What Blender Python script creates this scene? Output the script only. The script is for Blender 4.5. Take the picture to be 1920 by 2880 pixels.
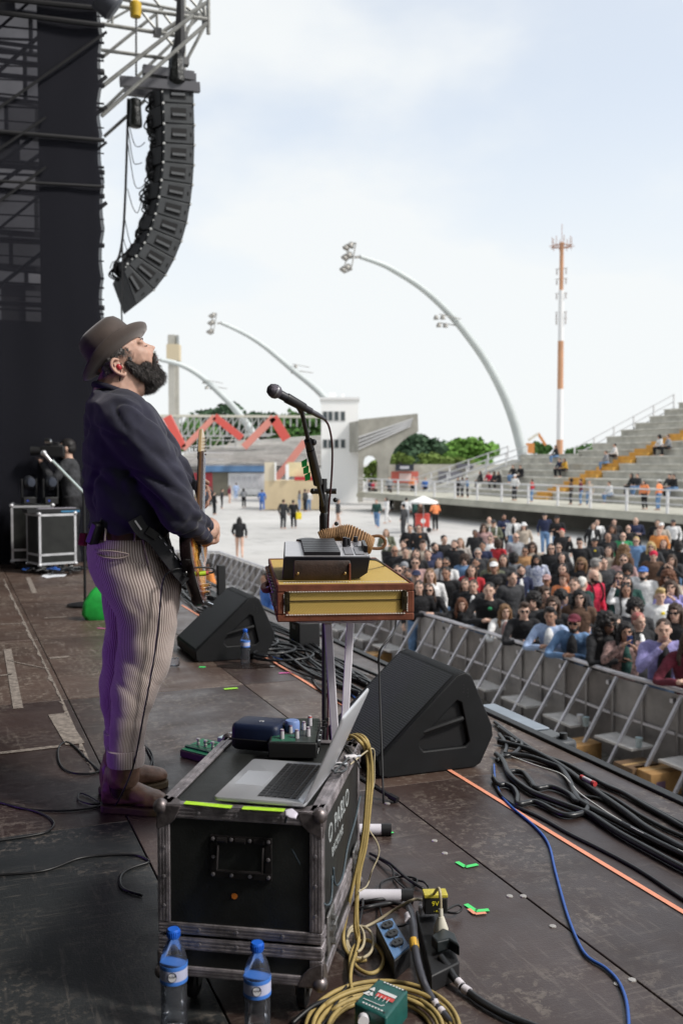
import bpy, bmesh, math, random
from mathutils import Vector, Matrix, noise
random.seed(7)
R = math.radians
S = bpy.context.scene
for o in list(bpy.data.objects): bpy.data.objects.remove(o, do_unlink=True)

# ---------------------------------------------------------------- camera
EYE = 1.30                                   # metres above the stage deck (deck is z = 0)
PITCH = math.atan(138.0/2800.0)
cam = bpy.data.cameras.new('camera'); camo = bpy.data.objects.new('camera', cam)
S.collection.objects.link(camo); S.camera = camo
cam.sensor_fit = 'VERTICAL'; cam.sensor_height = 36.0; cam.sensor_width = 24.0; cam.lens = 35.0
cam.clip_start = 0.05; cam.clip_end = 3000
camo.location = (0, 0, EYE); camo.rotation_euler = (math.pi/2 - PITCH, 0, 0)
cam.dof.use_dof = True; cam.dof.focus_distance = 3.3; cam.dof.aperture_fstop = 4.0

# ---------------------------------------------------------------- sky
W = bpy.data.worlds.new('World'); S.world = W; W.use_nodes = True
nt = W.node_tree; nt.nodes.clear()
def wn(t, **k):
    n = nt.nodes.new(t)
    for a, b in k.items(): setattr(n, a, b)
    return n
sky = wn('ShaderNodeTexSky', sky_type='NISHITA', sun_disc=False)
SUN_EL, SUN_AZ = R(46), R(112)                # azimuth clockwise from +Y, towards the audience
sky.sun_elevation = SUN_EL; sky.sun_rotation = SUN_AZ; sky.air_density = 1.0; sky.dust_density = 2.0
tc = wn('ShaderNodeTexCoord'); sep = wn('ShaderNodeSeparateXYZ')
nt.links.new(tc.outputs['Generated'], sep.inputs[0])
mp = wn('ShaderNodeMapping'); mp.inputs['Scale'].default_value = (1.0, 1.0, 1.9); mp.inputs['Location'].default_value = (0.35, 0.1, 0.0)
nt.links.new(tc.outputs['Generated'], mp.inputs[0])
nz = wn('ShaderNodeTexNoise'); nz.inputs['Scale'].default_value = 2.3; nz.inputs['Detail'].default_value = 6; nz.inputs['Roughness'].default_value = 0.5
nt.links.new(mp.outputs[0], nz.inputs['Vector'])
r1 = wn('ShaderNodeMapRange'); r1.inputs['From Min'].default_value = 0.40; r1.inputs['From Max'].default_value = 0.60; r1.interpolation_type='SMOOTHSTEP'
nt.links.new(nz.outputs['Fac'], r1.inputs['Value'])
r2 = wn('ShaderNodeMapRange'); r2.inputs['From Min'].default_value = 0.12; r2.inputs['From Max'].default_value = 0.36
r2.inputs['To Min'].default_value = 0.80; r2.inputs['To Max'].default_value = 0.0; r2.interpolation_type='SMOOTHSTEP'
nt.links.new(sep.outputs['Z'], r2.inputs['Value'])
ad = wn('ShaderNodeMath', operation='ADD', use_clamp=True)
nt.links.new(r1.outputs[0], ad.inputs[0]); nt.links.new(r2.outputs[0], ad.inputs[1])
mr = wn('ShaderNodeMapRange'); mr.inputs['To Min'].default_value = 0.62; mr.inputs['To Max'].default_value = 0.97
nt.links.new(ad.outputs[0], mr.inputs['Value'])
mx = wn('ShaderNodeMix', data_type='RGBA')
nt.links.new(mr.outputs[0], mx.inputs['Factor'])
vs2 = wn('ShaderNodeVectorMath', operation='SCALE'); vs2.inputs['Scale'].default_value = 1.6; nt.links.new(sky.outputs[0], vs2.inputs[0]); nt.links.new(vs2.outputs[0], mx.inputs['A']); mx.inputs['B'].default_value = (6.6, 6.8, 6.85, 1)
bg = wn('ShaderNodeBackground'); bg.inputs['Strength'].default_value = 0.10
out = wn('ShaderNodeOutputWorld')
nt.links.new(mx.outputs['Result'], bg.inputs['Color']); nt.links.new(bg.outputs[0], out.inputs[0])

# ---------------------------------------------------------------- sun behind thin cloud
sl = bpy.data.lights.new('sun', 'SUN'); sl.energy = 2.4; sl.angle = R(9); sl.color = (1.0, 0.96, 0.90)
so = bpy.data.objects.new('sun', sl); S.collection.objects.link(so)
sd = Vector((math.sin(SUN_AZ)*math.cos(SUN_EL), math.cos(SUN_AZ)*math.cos(SUN_EL), math.sin(SUN_EL)))
so.rotation_euler = sd.to_track_quat('Z', 'Y').to_euler(); so.location = (20, 10, 30)

S.view_settings.view_transform = 'Standard'; S.view_settings.look = 'None'
S.view_settings.exposure = 0.50; S.view_settings.gamma = 1.0; S.view_settings.use_curve_mapping = False
S.render.engine = 'CYCLES'
S.cycles.use_denoising = True
S.cycles.max_bounces = 6; S.cycles.transparent_max_bounces = 12; S.cycles.caustics_reflective = False; S.cycles.caustics_refractive = False

# ---------------------------------------------------------------- survey helpers
cp, sp_ = math.cos(PITCH), math.sin(PITCH)
CAM = Vector((0, 0, EYE))
def ray(u, v):
    x = (u-960)/2800.0; y = -(v-1440)/2800.0
    return Vector((x, cp + y*sp_, -sp_ + y*cp))
def onz(u, v, z=0.0):
    d = ray(u, v); return CAM + d*((z-EYE)/d.z)
def atd(u, v, y):
    d = ray(u, v); return CAM + d*(y/d.y)
ANG = R(21.4)                                # stage axis is turned 21.4 degrees left of the lens axis
RV = Vector((math.cos(ANG), math.sin(ANG), 0)); SV = Vector((-math.sin(ANG), math.cos(ANG), 0))
def sg(c, a, z=0.0): return RV*c + SV*a + Vector((0, 0, z))   # across, along, height
def toS(p): return Vector((p.dot(RV), p.dot(SV), p.z))
def atalong(u, v, a):
    d = ray(u, v); return CAM + d*(a/d.dot(SV))
def atacross(u, v, c):
    d = ray(u, v); return CAM + d*(c/d.dot(RV))
STAGE_ROT = ANG
GZ = -2.6                                    # avenue level

# ---------------------------------------------------------------- mesh helpers
class MB:
    def __init__(s): s.v = []; s.f = []; s.uv = None; s.fuv = []; s.mi = []; s.cur = 0
    def add(s, vs, fs, uvs=None):
        n = len(s.v); s.v += [tuple(p) for p in vs]
        for i, f in enumerate(fs):
            s.f.append(tuple(n+k for k in f)); s.mi.append(s.cur)
            s.fuv.append(uvs[i] if uvs else None)
        return s
    def mesh(s, name='m'):
        me = bpy.data.meshes.new(name); me.from_pydata(s.v, [], s.f)
        if any(s.fuv):
            ul = me.uv_layers.new(name='UVMap'); k = 0
            for i, f in enumerate(s.f):
                for j in range(len(f)):
                    if s.fuv[i]: ul.data[k].uv = s.fuv[i][j]
                    k += 1
        if any(s.mi): me.polygons.foreach_set('material_index', s.mi)
        me.update(); return me

def frame_of(t, ref=None):
    t = t.normalized()
    ref = ref or (Vector((0, 0, 1)) if abs(t.z) < .95 else Vector((1, 0, 0)))
    a = ref.cross(t).normalized(); b = t.cross(a); return a, b

def box(mb, c, s, rot=None, taper=None):
    c = Vector(c); h = Vector(s)/2; vs = []
    for z in (-1, 1):
        for x, y in ((-1, -1), (1, -1), (1, 1), (-1, 1)):
            k = (taper if (taper and z > 0) else 1.0)
            p = Vector((x*h.x*k, y*h.y*k, z*h.z))
            if rot is not None: p = rot @ p
            vs.append(c+p)
    return mb.add(vs, [(3, 2, 1, 0), (4, 5, 6, 7), (0, 1, 5, 4), (1, 2, 6, 5), (2, 3, 7, 6), (3, 0, 4, 7)])

def rz(a): return Matrix.Rotation(a, 3, 'Z')
def ry(a): return Matrix.Rotation(a, 3, 'Y')
def rx(a): return Matrix.Rotation(a, 3, 'X')

def bar(mb, a, b, w, h=None, up=None):
    a = Vector(a); b = Vector(b); h = h or w
    x, y = frame_of(b-a, Vector(up) if up else None)
    q = [(-w/2, -h/2), (w/2, -h/2), (w/2, h/2), (-w/2, h/2)]
    vs = [a+x*i+y*j for i, j in q]+[b+x*i+y*j for i, j in q]
    return mb.add(vs, [(3, 2, 1, 0), (4, 5, 6, 7), (0, 1, 5, 4), (1, 2, 6, 5), (2, 3, 7, 6), (3, 0, 4, 7)])

def smooth_path(pts, n=6):
    pts = [Vector(p) for p in pts]
    if len(pts) < 3 or n < 2: return pts
    o = []
    for i in range(len(pts)-1):
        p0 = pts[max(i-1, 0)]; p1 = pts[i]; p2 = pts[i+1]; p3 = pts[min(i+2, len(pts)-1)]
        for k in range(n):
            t = k/n
            o.append(0.5*((2*p1)+(p2-p0)*t+(2*p0-5*p1+4*p2-p3)*t*t+(3*p1-p0-3*p2+p3)*t**3))
    o.append(pts[-1]); return o

def tube(mb, pts, r, n=8, smooth=0, cap=True, closed=False):
    pts = [Vector(p) for p in pts]
    if smooth:
        if not isinstance(r, (int, float)):
            rr = smooth_path([Vector((x, 0, 0)) for x in r], smooth); r = [max(x.x, 1e-4) for x in rr]
        pts = smooth_path(pts, smooth)
    m = len(pts); rs = [r]*m if isinstance(r, (int, float)) else list(r)
    tang = []
    for i in range(m):
        if closed: t = pts[(i+1) % m]-pts[i-1]
        else: t = pts[min(i+1, m-1)]-pts[max(i-1, 0)]
        tang.append(t.normalized() if t.length > 1e-9 else Vector((0, 0, 1)))
    a, b = frame_of(tang[0]); vs = []; L = 0; lens = []
    for i in range(m):
        t = tang[i]
        a = (a-t*a.dot(t)); a = a.normalized() if a.length > 1e-6 else frame_of(t)[0]
        b = t.cross(a)
        for k in range(n):
            w = 2*math.pi*k/n
            vs.append(pts[i]+(a*math.cos(w)+b*math.sin(w))*rs[i])
        if i: L += (pts[i]-pts[i-1]).length
        lens.append(L)
    fs = []; uv = []
    for i in range(m if closed else m-1):
        j = (i+1) % m
        for k in range(n):
            l = (k+1) % n
            fs.append((i*n+k, i*n+l, j*n+l, j*n+k))
            uv.append(((k/n, lens[i]), ((k+1)/n, lens[i]), ((k+1)/n, lens[j]), (k/n, lens[j])))
    if cap and not closed:
        fs.append(tuple(range(n-1, -1, -1))); uv.append([(0, 0)]*n)
        fs.append(tuple((m-1)*n+k for k in range(n))); uv.append([(0, L)]*n)
    return mb.add(vs, fs, uv)

def cyl(mb, a, b, r, n=12, r2=None): return tube(mb, [a, b], [r, r if r2 is None else r2], n)

def lathe(mb, prof, c=(0, 0, 0), n=16, axis=None, rot=None):
    c = Vector(c); vs = []; fs = []; uv = []
    for i, (r, z) in enumerate(prof):
        for k in range(n):
            w = 2*math.pi*k/n; p = Vector((r*math.cos(w), r*math.sin(w), z))
            if rot is not None: p = rot @ p
            vs.append(c+p)
    for i in range(len(prof)-1):
        for k in range(n):
            l = (k+1) % n; fs.append((i*n+k, i*n+l, (i+1)*n+l, (i+1)*n+k))
            uv.append(((k/n, prof[i][1]), ((k+1)/n, prof[i][1]), ((k+1)/n, prof[i+1][1]), (k/n, prof[i+1][1])))
    fs.append(tuple(range(n-1, -1, -1))); uv.append([(0, prof[0][1])]*n)
    fs.append(tuple((len(prof)-1)*n+k for k in range(n))); uv.append([(0, prof[-1][1])]*n)
    return mb.add(vs, fs, uv)

def loft(mb, rings, cap=True, us=1.0):
    n = len(rings[0]); m = len(rings); vs = [p for r in rings for p in r]; fs = []; uv = []; ar = []
    for r in rings:
        q = [0.0]
        for k in range(n): q.append(q[-1]+(r[(k+1) % n]-r[k]).length)
        ar.append([us*x/max(q[-1], 1e-9) for x in q])
    for i in range(m-1):
        for k in range(n):
            l = (k+1) % n; fs.append((i*n+k, i*n+l, (i+1)*n+l, (i+1)*n+k))
            uv.append(((ar[i][k], i/(m-1)), (ar[i][k+1], i/(m-1)), (ar[i+1][k+1], (i+1)/(m-1)), (ar[i+1][k], (i+1)/(m-1))))
    if cap:
        fs.append(tuple(range(n-1, -1, -1))); uv.append([(0, 0)]*n)
        fs.append(tuple((m-1)*n+k for k in range(n))); uv.append([(0, 1)]*n)
    return mb.add(vs, fs, uv)

def ell(mb, c, r, rot=None, nu=14, nv=9):
    c = Vector(c); r = Vector(r) if not isinstance(r, (int, float)) else Vector((r, r, r))
    vs = []; fs = []
    for i in range(1, nv):
        f = math.pi*i/nv
        for k in range(nu):
            w = 2*math.pi*k/nu
            p = Vector((r.x*math.sin(f)*math.cos(w), r.y*math.sin(f)*math.sin(w), -r.z*math.cos(f)))
            if rot is not None: p = rot @ p
            vs.append(c+p)
    a = Vector((0, 0, -r.z)); b = Vector((0, 0, r.z))
    if rot is not None: a = rot @ a; b = rot @ b
    vs += [c+a, c+b]; B = len(vs)-2
    for i in range(nv-2):
        for k in range(nu):
            l = (k+1) % nu; fs.append((i*nu+k, i*nu+l, (i+1)*nu+l, (i+1)*nu+k))
    for k in range(nu):
        l = (k+1) % nu; fs.append((B, l, k)); fs.append((B+1, (nv-2)*nu+k, (nv-2)*nu+l))
    return mb.add(vs, fs)

def prism(mb, poly, ex):
    """extrude the 3-D polygon by the vector ex"""
    n = len(poly); ex = Vector(ex); P = [Vector(p) for p in poly]
    vs = P+[p+ex for p in P]
    fs = [tuple(range(n-1, -1, -1)), tuple(range(n, 2*n))]
    for k in range(n):
        l = (k+1) % n; fs.append((k, l, n+l, n+k))
    return mb.add(vs, fs)

def fuse(mb, voxel, it=6, fac=.5):
    """weld overlapping closed shapes into one continuous skin"""
    me = mb.mesh('tmp'); ob = bpy.data.objects.new('tmp', me); S.collection.objects.link(ob)
    m = ob.modifiers.new('r', 'REMESH'); m.mode = 'VOXEL'; m.voxel_size = voxel; m.use_smooth_shade = True
    if it:
        s = ob.modifiers.new('s', 'SMOOTH'); s.iterations = it; s.factor = fac
    dg = bpy.context.evaluated_depsgraph_get()
    me2 = bpy.data.meshes.new_from_object(ob.evaluated_get(dg))
    bpy.data.objects.remove(ob); bpy.data.meshes.remove(me)
    return me2

def displace(me, fn):
    me.update()
    nr = [v.normal.copy() for v in me.vertices]
    for v, n in zip(me.vertices, nr): v.co = v.co + n*fn(v.co, n)
    me.update(); return me

def obj(name, mb, m, parent=None, bevel=0, sharp=38, loc=None, rot=None, fixn=True, seg=2):
    me = mb if isinstance(mb, bpy.types.Mesh) else mb.mesh(name)
    me.name = name
    if not isinstance(mb, bpy.types.Mesh) and fixn:
        bm = bmesh.new(); bm.from_mesh(me); bmesh.ops.recalc_face_normals(bm, faces=bm.faces); bm.to_mesh(me); bm.free()
    o = bpy.data.objects.new(name, me); S.collection.objects.link(o)
    for k in (m if isinstance(m, (list, tuple)) else [m]): me.materials.append(k)
    me.shade_smooth()
    if sharp and hasattr(me, 'set_sharp_from_angle'): me.set_sharp_from_angle(angle=R(sharp))
    if bevel:
        b = o.modifiers.new('bevel', 'BEVEL'); b.width = bevel; b.segments = seg; b.limit_method = 'ANGLE'; b.angle_limit = R(40)
        b.harden_normals = False
    if parent is not None: o.parent = parent
    elif loc is None:
        c = sum((Vector(q) for q in o.bound_box), Vector())/8; c.z = min(q[2] for q in o.bound_box)
        me.transform(Matrix.Translation(-c)); o.location = c
    if loc is not None: o.location = loc
    if rot is not None: o.rotation_euler = rot
    return o

def tag(o, label=None, cat=None, group=None, kind=None):
    if label: o['label'] = label
    if cat: o['category'] = cat
    if group: o['group'] = group
    if kind: o['kind'] = kind
    return o

def thing(name, label, cat, loc=(0, 0, 0), rotz=0, group=None):
    o = bpy.data.objects.new(name, None); S.collection.objects.link(o)
    o.location = loc; o.rotation_euler = (0, 0, rotz); o.empty_display_size = .1
    return tag(o, label, cat, group)

def inv(t):
    """world -> local of a thing that is placed and turned about z"""
    return (Matrix.Translation(t.location) @ t.rotation_euler.to_matrix().to_4x4()).inverted()

def dup(root, loc, rotz=None, label=None, group=None, scale=None):
    r = root.copy(); S.collection.objects.link(r); r.location = loc
    if rotz is not None: r.rotation_euler = (0, 0, rotz)
    if label: r['label'] = label
    if group: r['group'] = group
    if scale: r.scale = (scale,)*3 if isinstance(scale, (int, float)) else scale
    for ch in list(root.children):
        c = ch.copy(); S.collection.objects.link(c); c.parent = r
        for g in ch.children:
            d = g.copy(); S.collection.objects.link(d); d.parent = c
    return r

# ---------------------------------------------------------------- materials
MATS = {}
def mat(name, col, rough=.6, metal=0.0, nz=None, bump=None, coat=0, spec=.5, trans=0, ior=1.45, col2=None, rnd=0, sheen=0, rvar=0, sss=0):
    """nz=(scale, amount) colour mottling; bump=(scale, strength, distance)"""
    if name in MATS: return MATS[name]
    m = bpy.data.materials.new(name); MATS[name] = m; m.use_nodes = True
    t = m.node_tree; b = t.nodes['Principled BSDF']; L = t.links
    c = (col[0], col[1], col[2], 1); m.diffuse_color = c
    b.inputs['Base Color'].default_value = c; b.inputs['Roughness'].default_value = rough; b.inputs['Metallic'].default_value = metal
    b.inputs['Specular IOR Level'].default_value = spec; b.inputs['IOR'].default_value = ior
    if coat: b.inputs['Coat Weight'].default_value = coat
    if trans: b.inputs['Transmission Weight'].default_value = trans
    if sheen: b.inputs['Sheen Weight'].default_value = sheen; b.inputs['Sheen Roughness'].default_value = .5
    if sss:
        b.inputs['Subsurface Weight'].default_value = sss; b.inputs['Subsurface Radius'].default_value = (.012, .005, .003); b.inputs['Subsurface Scale'].default_value = 1
    tcn = t.nodes.new('ShaderNodeTexCoord'); cur = None
    if nz:
        n = t.nodes.new('ShaderNodeTexNoise'); n.inputs['Scale'].default_value = nz[0]; n.inputs['Detail'].default_value = 5; n.inputs['Roughness'].default_value = .62
        L.new(tcn.outputs['Object'], n.inputs['Vector'])
        mr = t.nodes.new('ShaderNodeMapRange'); mr.inputs['From Min'].default_value = .3; mr.inputs['From Max'].default_value = .7
        L.new(n.outputs['Fac'], mr.inputs['Value'])
        x = t.nodes.new('ShaderNodeMix'); x.data_type = 'RGBA'; L.new(mr.outputs[0], x.inputs['Factor'])
        a = nz[1]; c2 = col2 or [k*(1+a) for k in col]
        x.inputs['A'].default_value = tuple(k*(1-a) for k in col)+(1,); x.inputs['B'].default_value = tuple(min(k, 1) for k in c2[:3])+(1,)
        L.new(x.outputs['Result'], b.inputs['Base Color']); cur = x.outputs['Result']
        if rvar:
            rr = t.nodes.new('ShaderNodeMapRange'); L.new(n.outputs['Fac'], rr.inputs['Value']); rr.inputs['From Min'].default_value = .3; rr.inputs['From Max'].default_value = .7
            rr.inputs['To Min'].default_value = rough-rvar; rr.inputs['To Max'].default_value = rough+rvar; L.new(rr.outputs[0], b.inputs['Roughness'])
    if rnd:
        oi = t.nodes.new('ShaderNodeObjectInfo'); h = t.nodes.new('ShaderNodeHueSaturation')
        q = t.nodes.new('ShaderNodeMapRange'); q.inputs['To Min'].default_value = 1-rnd; q.inputs['To Max'].default_value = 1+rnd
        L.new(oi.outputs['Random'], q.inputs['Value']); L.new(q.outputs[0], h.inputs['Value'])
        if cur: L.new(cur, h.inputs['Color'])
        else: h.inputs['Color'].default_value = c
        L.new(h.outputs[0], b.inputs['Base Color']); cur = h.outputs[0]
    if bump:
        n2 = t.nodes.new('ShaderNodeTexNoise'); n2.inputs['Scale'].default_value = bump[0]; n2.inputs['Detail'].default_value = 4
        L.new(tcn.outputs['Object'], n2.inputs['Vector'])
        bp = t.nodes.new('ShaderNodeBump'); bp.inputs['Strength'].default_value = bump[1]; bp.inputs['Distance'].default_value = bump[2] if len(bump) > 2 else .003
        L.new(n2.outputs['Fac'], bp.inputs['Height']); L.new(bp.outputs[0], b.inputs['Normal'])
    return m

BLACK = mat('black_plastic', (.012, .012, .013), .5, bump=(220, .25, .002))
BLACKP = mat('black_paint', (.014, .015, .017), .55, nz=(9, .3), bump=(260, .5, .002))
RUBBER = mat('rubber', (.012, .012, .013), .42, nz=(14, .35))
STEEL = mat('galvanised_steel', (.42, .43, .44), .42, .85, nz=(6, .22), rvar=.1)
ALU = mat('aluminium', (.55, .55, .56), .36, .9, nz=(18, .2), rvar=.1, bump=(60, .1, .001))
CHROME = mat('chrome', (.7, .7, .7), .18, 1.0)
CONC = mat('concrete', (.42, .41, .38), .85, nz=(.9, .22), bump=(12, .2, .01))
WHITEP = mat('white_paint', (.84, .84, .83), .5, nz=(.3, .03))
# ================================================================ avenue and stage
def ground_mat():
    m = mat('avenue_concrete', (.47, .46, .445), .85, nz=(.10, .13)); t = m.node_tree; b = t.nodes['Principled BSDF']; N = t.nodes.new; L = t.links
    src = b.inputs['Base Color'].links[0].from_socket; tcn = N('ShaderNodeTexCoord'); bk = N('ShaderNodeTexBrick'); bk.inputs['Scale'].default_value = 1.0; bk.inputs['Brick Width'].default_value = 7.0; bk.inputs['Row Height'].default_value = 3.5; bk.inputs['Mortar Size'].default_value = .035
    bk.inputs['Color1'].default_value = (1, 1, 1, 1); bk.inputs['Color2'].default_value = (.93, .93, .92, 1); bk.inputs['Mortar'].default_value = (.62, .61, .6, 1)
    mp_ = N('ShaderNodeMapping'); mp_.inputs['Rotation'].default_value = (0, 0, -R(21.4)); L.new(tcn.outputs['Object'], mp_.inputs[0]); L.new(mp_.outputs[0], bk.inputs['Vector'])
    n2 = N('ShaderNodeTexNoise'); n2.inputs['Scale'].default_value = .9; n2.inputs['Detail'].default_value = 6; L.new(tcn.outputs['Object'], n2.inputs['Vector']); r2_ = N('ShaderNodeMapRange'); r2_.inputs['From Min'].default_value = .55; r2_.inputs['From Max'].default_value = .75; r2_.inputs['To Min'].default_value = 1; r2_.inputs['To Max'].default_value = .72; L.new(n2.outputs['Fac'], r2_.inputs['Value'])
    for other in (bk.outputs['Color'], r2_.outputs[0]):
        x = N('ShaderNodeMix'); x.data_type = 'RGBA'; x.blend_type = 'MULTIPLY'; x.inputs['Factor'].default_value = 1; L.new(src, x.inputs['A']); L.new(other, x.inputs['B']); src = x.outputs['Result']
    L.new(src, b.inputs['Base Color'])
    return m
g = MB(); g.add([(-1500, -600, GZ), (1500, -600, GZ), (1500, 2400, GZ), (-1500, 2400, GZ)], [(0, 1, 2, 3)])
tag(obj('ground', g, ground_mat(), loc=(0, 0, 0)), kind='structure')

def deck_mat(name, dark, lite, wear, rough):
    m = bpy.data.materials.new(name); m.use_nodes = True; t = m.node_tree; L = t.links; b = t.nodes['Principled BSDF']
    N = t.nodes.new
    tcn = N('ShaderNodeTexCoord'); oi = N('ShaderNodeObjectInfo')
    cmb = N('ShaderNodeVectorMath'); cmb.operation = 'ADD'
    sc = N('ShaderNodeMath'); sc.operation = 'MULTIPLY'; sc.inputs[1].default_value = 37.0
    L.new(oi.outputs['Random'], sc.inputs[0]); L.new(tcn.outputs['Object'], cmb.inputs[0]); L.new(sc.outputs[0], cmb.inputs[1])
    def noise_(scale, detail=5, rough_=.6, vec=None, dist=0):
        n = N('ShaderNodeTexNoise'); n.inputs['Scale'].default_value = scale; n.inputs['Detail'].default_value = detail
        n.inputs['Roughness'].default_value = rough_; n.inputs['Distortion'].default_value = dist
        L.new(vec or cmb.outputs[0], n.inputs['Vector']); return n.outputs['Fac']
    def rng(f, a, c, lo=0, hi=1):
        r = N('ShaderNodeMapRange'); r.inputs['From Min'].default_value = a; r.inputs['From Max'].default_value = c
        r.inputs['To Min'].default_value = lo; r.inputs['To Max'].default_value = hi; L.new(f, r.inputs['Value']); return r.outputs[0]
    def mixc(f, A, B):
        x = N('ShaderNodeMix'); x.data_type = 'RGBA'; L.new(f, x.inputs['Factor'])
        for s_, v in (('A', A), ('B', B)):
            if isinstance(v, tuple): x.inputs[s_].default_value = v+(1,)
            else: L.new(v, x.inputs[s_])
        return x.outputs['Result']
    def mul(a, c):
        x = N('ShaderNodeMath'); x.operation = 'MULTIPLY'; L.new(a, x.inputs[0])
        if isinstance(c, (int, float)): x.inputs[1].default_value = c
        else: L.new(c, x.inputs[1])
        return x.outputs[0]
    big = rng(noise_(1.3, 3), .35, .65)
    col = mixc(big, dark, lite)
    # scuffs: broken patches where the film is worn to the grey wood
    sc1 = mul(rng(noise_(34, 8, .75, dist=.4), .52, .585), rng(noise_(2.2, 4, .6), .44, .60))
    mpp = N('ShaderNodeMapping'); mpp.inputs['Scale'].default_value = (3.0, 40, 1); mpp.inputs['Rotation'].default_value = (0, 0, .5); L.new(cmb.outputs[0], mpp.inputs[0])
    sc2 = mul(rng(noise_(1.4, 6, .7, mpp.outputs[0]), .56, .615), rng(noise_(1.7, 2), .42, .55))
    mp2 = N('ShaderNodeMapping'); mp2.inputs['Scale'].default_value = (26, 2.0, 1); mp2.inputs['Rotation'].default_value = (0, 0, .25); L.new(cmb.outputs[0], mp2.inputs[0])
    sc3 = mul(rng(noise_(1.6, 6, .7, mp2.outputs[0]), .565, .62), rng(noise_(2.9, 2), .44, .56))
    col = mixc(mul(sc1, wear), col, (.26, .22, .18)); col = mixc(mul(sc2, wear*.42), col, (.30, .26, .22)); col = mixc(mul(sc3, wear*.42), col, (.27, .23, .2))
    L.new(col, b.inputs['Base Color'])
    L.new(rng(noise_(5, 5), .3, .7, rough-.08, rough+.14), b.inputs['Roughness'])
    b.inputs['Specular IOR Level'].default_value = .5
    bp = N('ShaderNodeBump'); bp.inputs['Strength'].default_value = .35; bp.inputs['Distance'].default_value = .002
    L.new(noise_(150, 3), bp.inputs['Height']); L.new(bp.outputs[0], b.inputs['Normal'])
    return m
DECK = deck_mat('film_faced_plywood', (.029, .017, .0145), (.052, .032, .027), .38, .36)
DECKW = deck_mat('worn_plywood', (.048, .028, .020), (.090, .057, .043), .8, .44)
DECKB = deck_mat('black_deck', (.012, .014, .015), (.022, .024, .025), .35, .46)

stage = bpy.data.objects.new('stage', None); S.collection.objects.link(stage); stage.rotation_euler = (0, 0, ANG); tag(stage, kind='structure')
EDGE = 2.56
cs = [-5.42+i for i in range(8)]+[EDGE]                # across seams ... -.42 .58 1.58 2.56
al = [-2.4, -.4, 1.6, 3.6, 5.6, 7.6, 9.6, 11.6, 13.6]
def bmx(mb, c0, c1, a0, a1, z0, z1): return box(mb, ((c0+c1)/2, (a0+a1)/2, (z0+z1)/2), (c1-c0, a1-a0, z1-z0))
pn = 0
for i in range(len(cs)-1):
    for j in range(len(al)-1):
        c0, c1, a0, a1 = cs[i], cs[i+1], al[j], al[j+1]
        if a1 < 1: continue
        q = .0025
        m = MB(); dz = random.uniform(-.0016, .0008); box(m, (0, 0, -.0105), (c1-c0-2*q, a1-a0-2*q, .021))
        mt = DECK
        if c1 < .7 and a1 < 3.7: mt = DECKB
        elif c1 < .7 and a0 > 5: mt = DECKW
        elif (c0 > 1.5 and a0 > 3 and a1 < 6): mt = DECKW
        elif c1 > .7 and a0 > 5 and c0 < 1: mt = DECKW
        obj('deck_panel', m, mt, stage, bevel=.0022, loc=((c0+c1)/2, (a0+a1)/2, dz)); pn += 1
m = MB(); bmx(m, -5.5, EDGE-.03, .5, 13.6, -.16, -.022); obj('deck_frame', m, mat('dark_seam', (.03, .024, .02), .8), stage)
m = MB(); bmx(m, EDGE+.002, EDGE+.05, -2, 13.6, -.34, .012); obj('edge_strip', m, BLACK, stage, bevel=.004)
m = MB(); bmx(m, EDGE-.05, EDGE-.02, -2, 13.6, GZ, -.17); obj('skirt', m, mat('skirt_cloth', (.012, .012, .013), .9, nz=(6, .3)), stage)
m = MB()
for a in (1.1, 4.1, 6.4, 8.6): bmx(m, EDGE-.44, EDGE-.02, a, a+.9, -.0005, .0035)
# bolts in the deck
bolt = MB()
for (u, v) in ((1432, 2521), (1470, 2521), (1553, 2606), (1776, 2757), (1735, 2769), (1221, 2365), (1089, 2260), (1250, 2400), (470, 2374)):
    p = onz(u, v); q = toS(p); lathe(bolt, [(.011, .0), (.010, .0035), (.004, .0045)], (q.x, q.y, -.001), 8)
obj('deck_bolts', bolt, mat('worn_steel', (.5, .47, .44), .5, .7), stage)

# roof and upstage cloth shading the deck (above and left of the picture)
roof = thing('stage_roof', 'dark stage roof high over the deck, above the picture', 'roof', sg(0, 0, 9.3), ANG)
m = MB(); bmx(m, -11, 2.2, -8, 14.4, 0, .25); obj('roof_skin', m, mat('roof_cloth', (.02, .02, .022), .8), roof)
m = MB()
for c in (-8, -3, 2.0): bmx(m, c, c+.2, -8, 14.4, -.35, -.02)
obj('roof_truss', m, STEEL, roof)
def sheet0():
    m = MB(); n = 60; vs = []
    for k in range(n+1):
        c = -6.5+8.2*k/n; y = -3.0+.08*math.sin(c*9)
        vs += [(c, y, -.2), (c, y, 9.2)]
    return m.add(vs, [(2*k, 2*k+2, 2*k+3, 2*k+1) for k in range(n)])
back = tag(obj('backdrop', bmx(MB(), -6.6, -6.5, -8, 9.6, -2.5, 9.2), mat('stage_cloth', (.012, .012, .014), .9, nz=(2, .3)), loc=(0, 0, 0), rot=(0, 0, ANG)), 'black upstage curtain hung along the rear of the stage', 'curtain')  # far end left open so skylight reaches the camera operator

near = tag(obj('near_drape', sheet0(), mat('stage_cloth', (.012, .012, .014), .9), loc=(0, 0, 0), rot=(0, 0, ANG)), 'unseen black wing drape behind the viewer, added to darken the stage', 'curtain')  # added out of view to cut light from behind the camera
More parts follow.
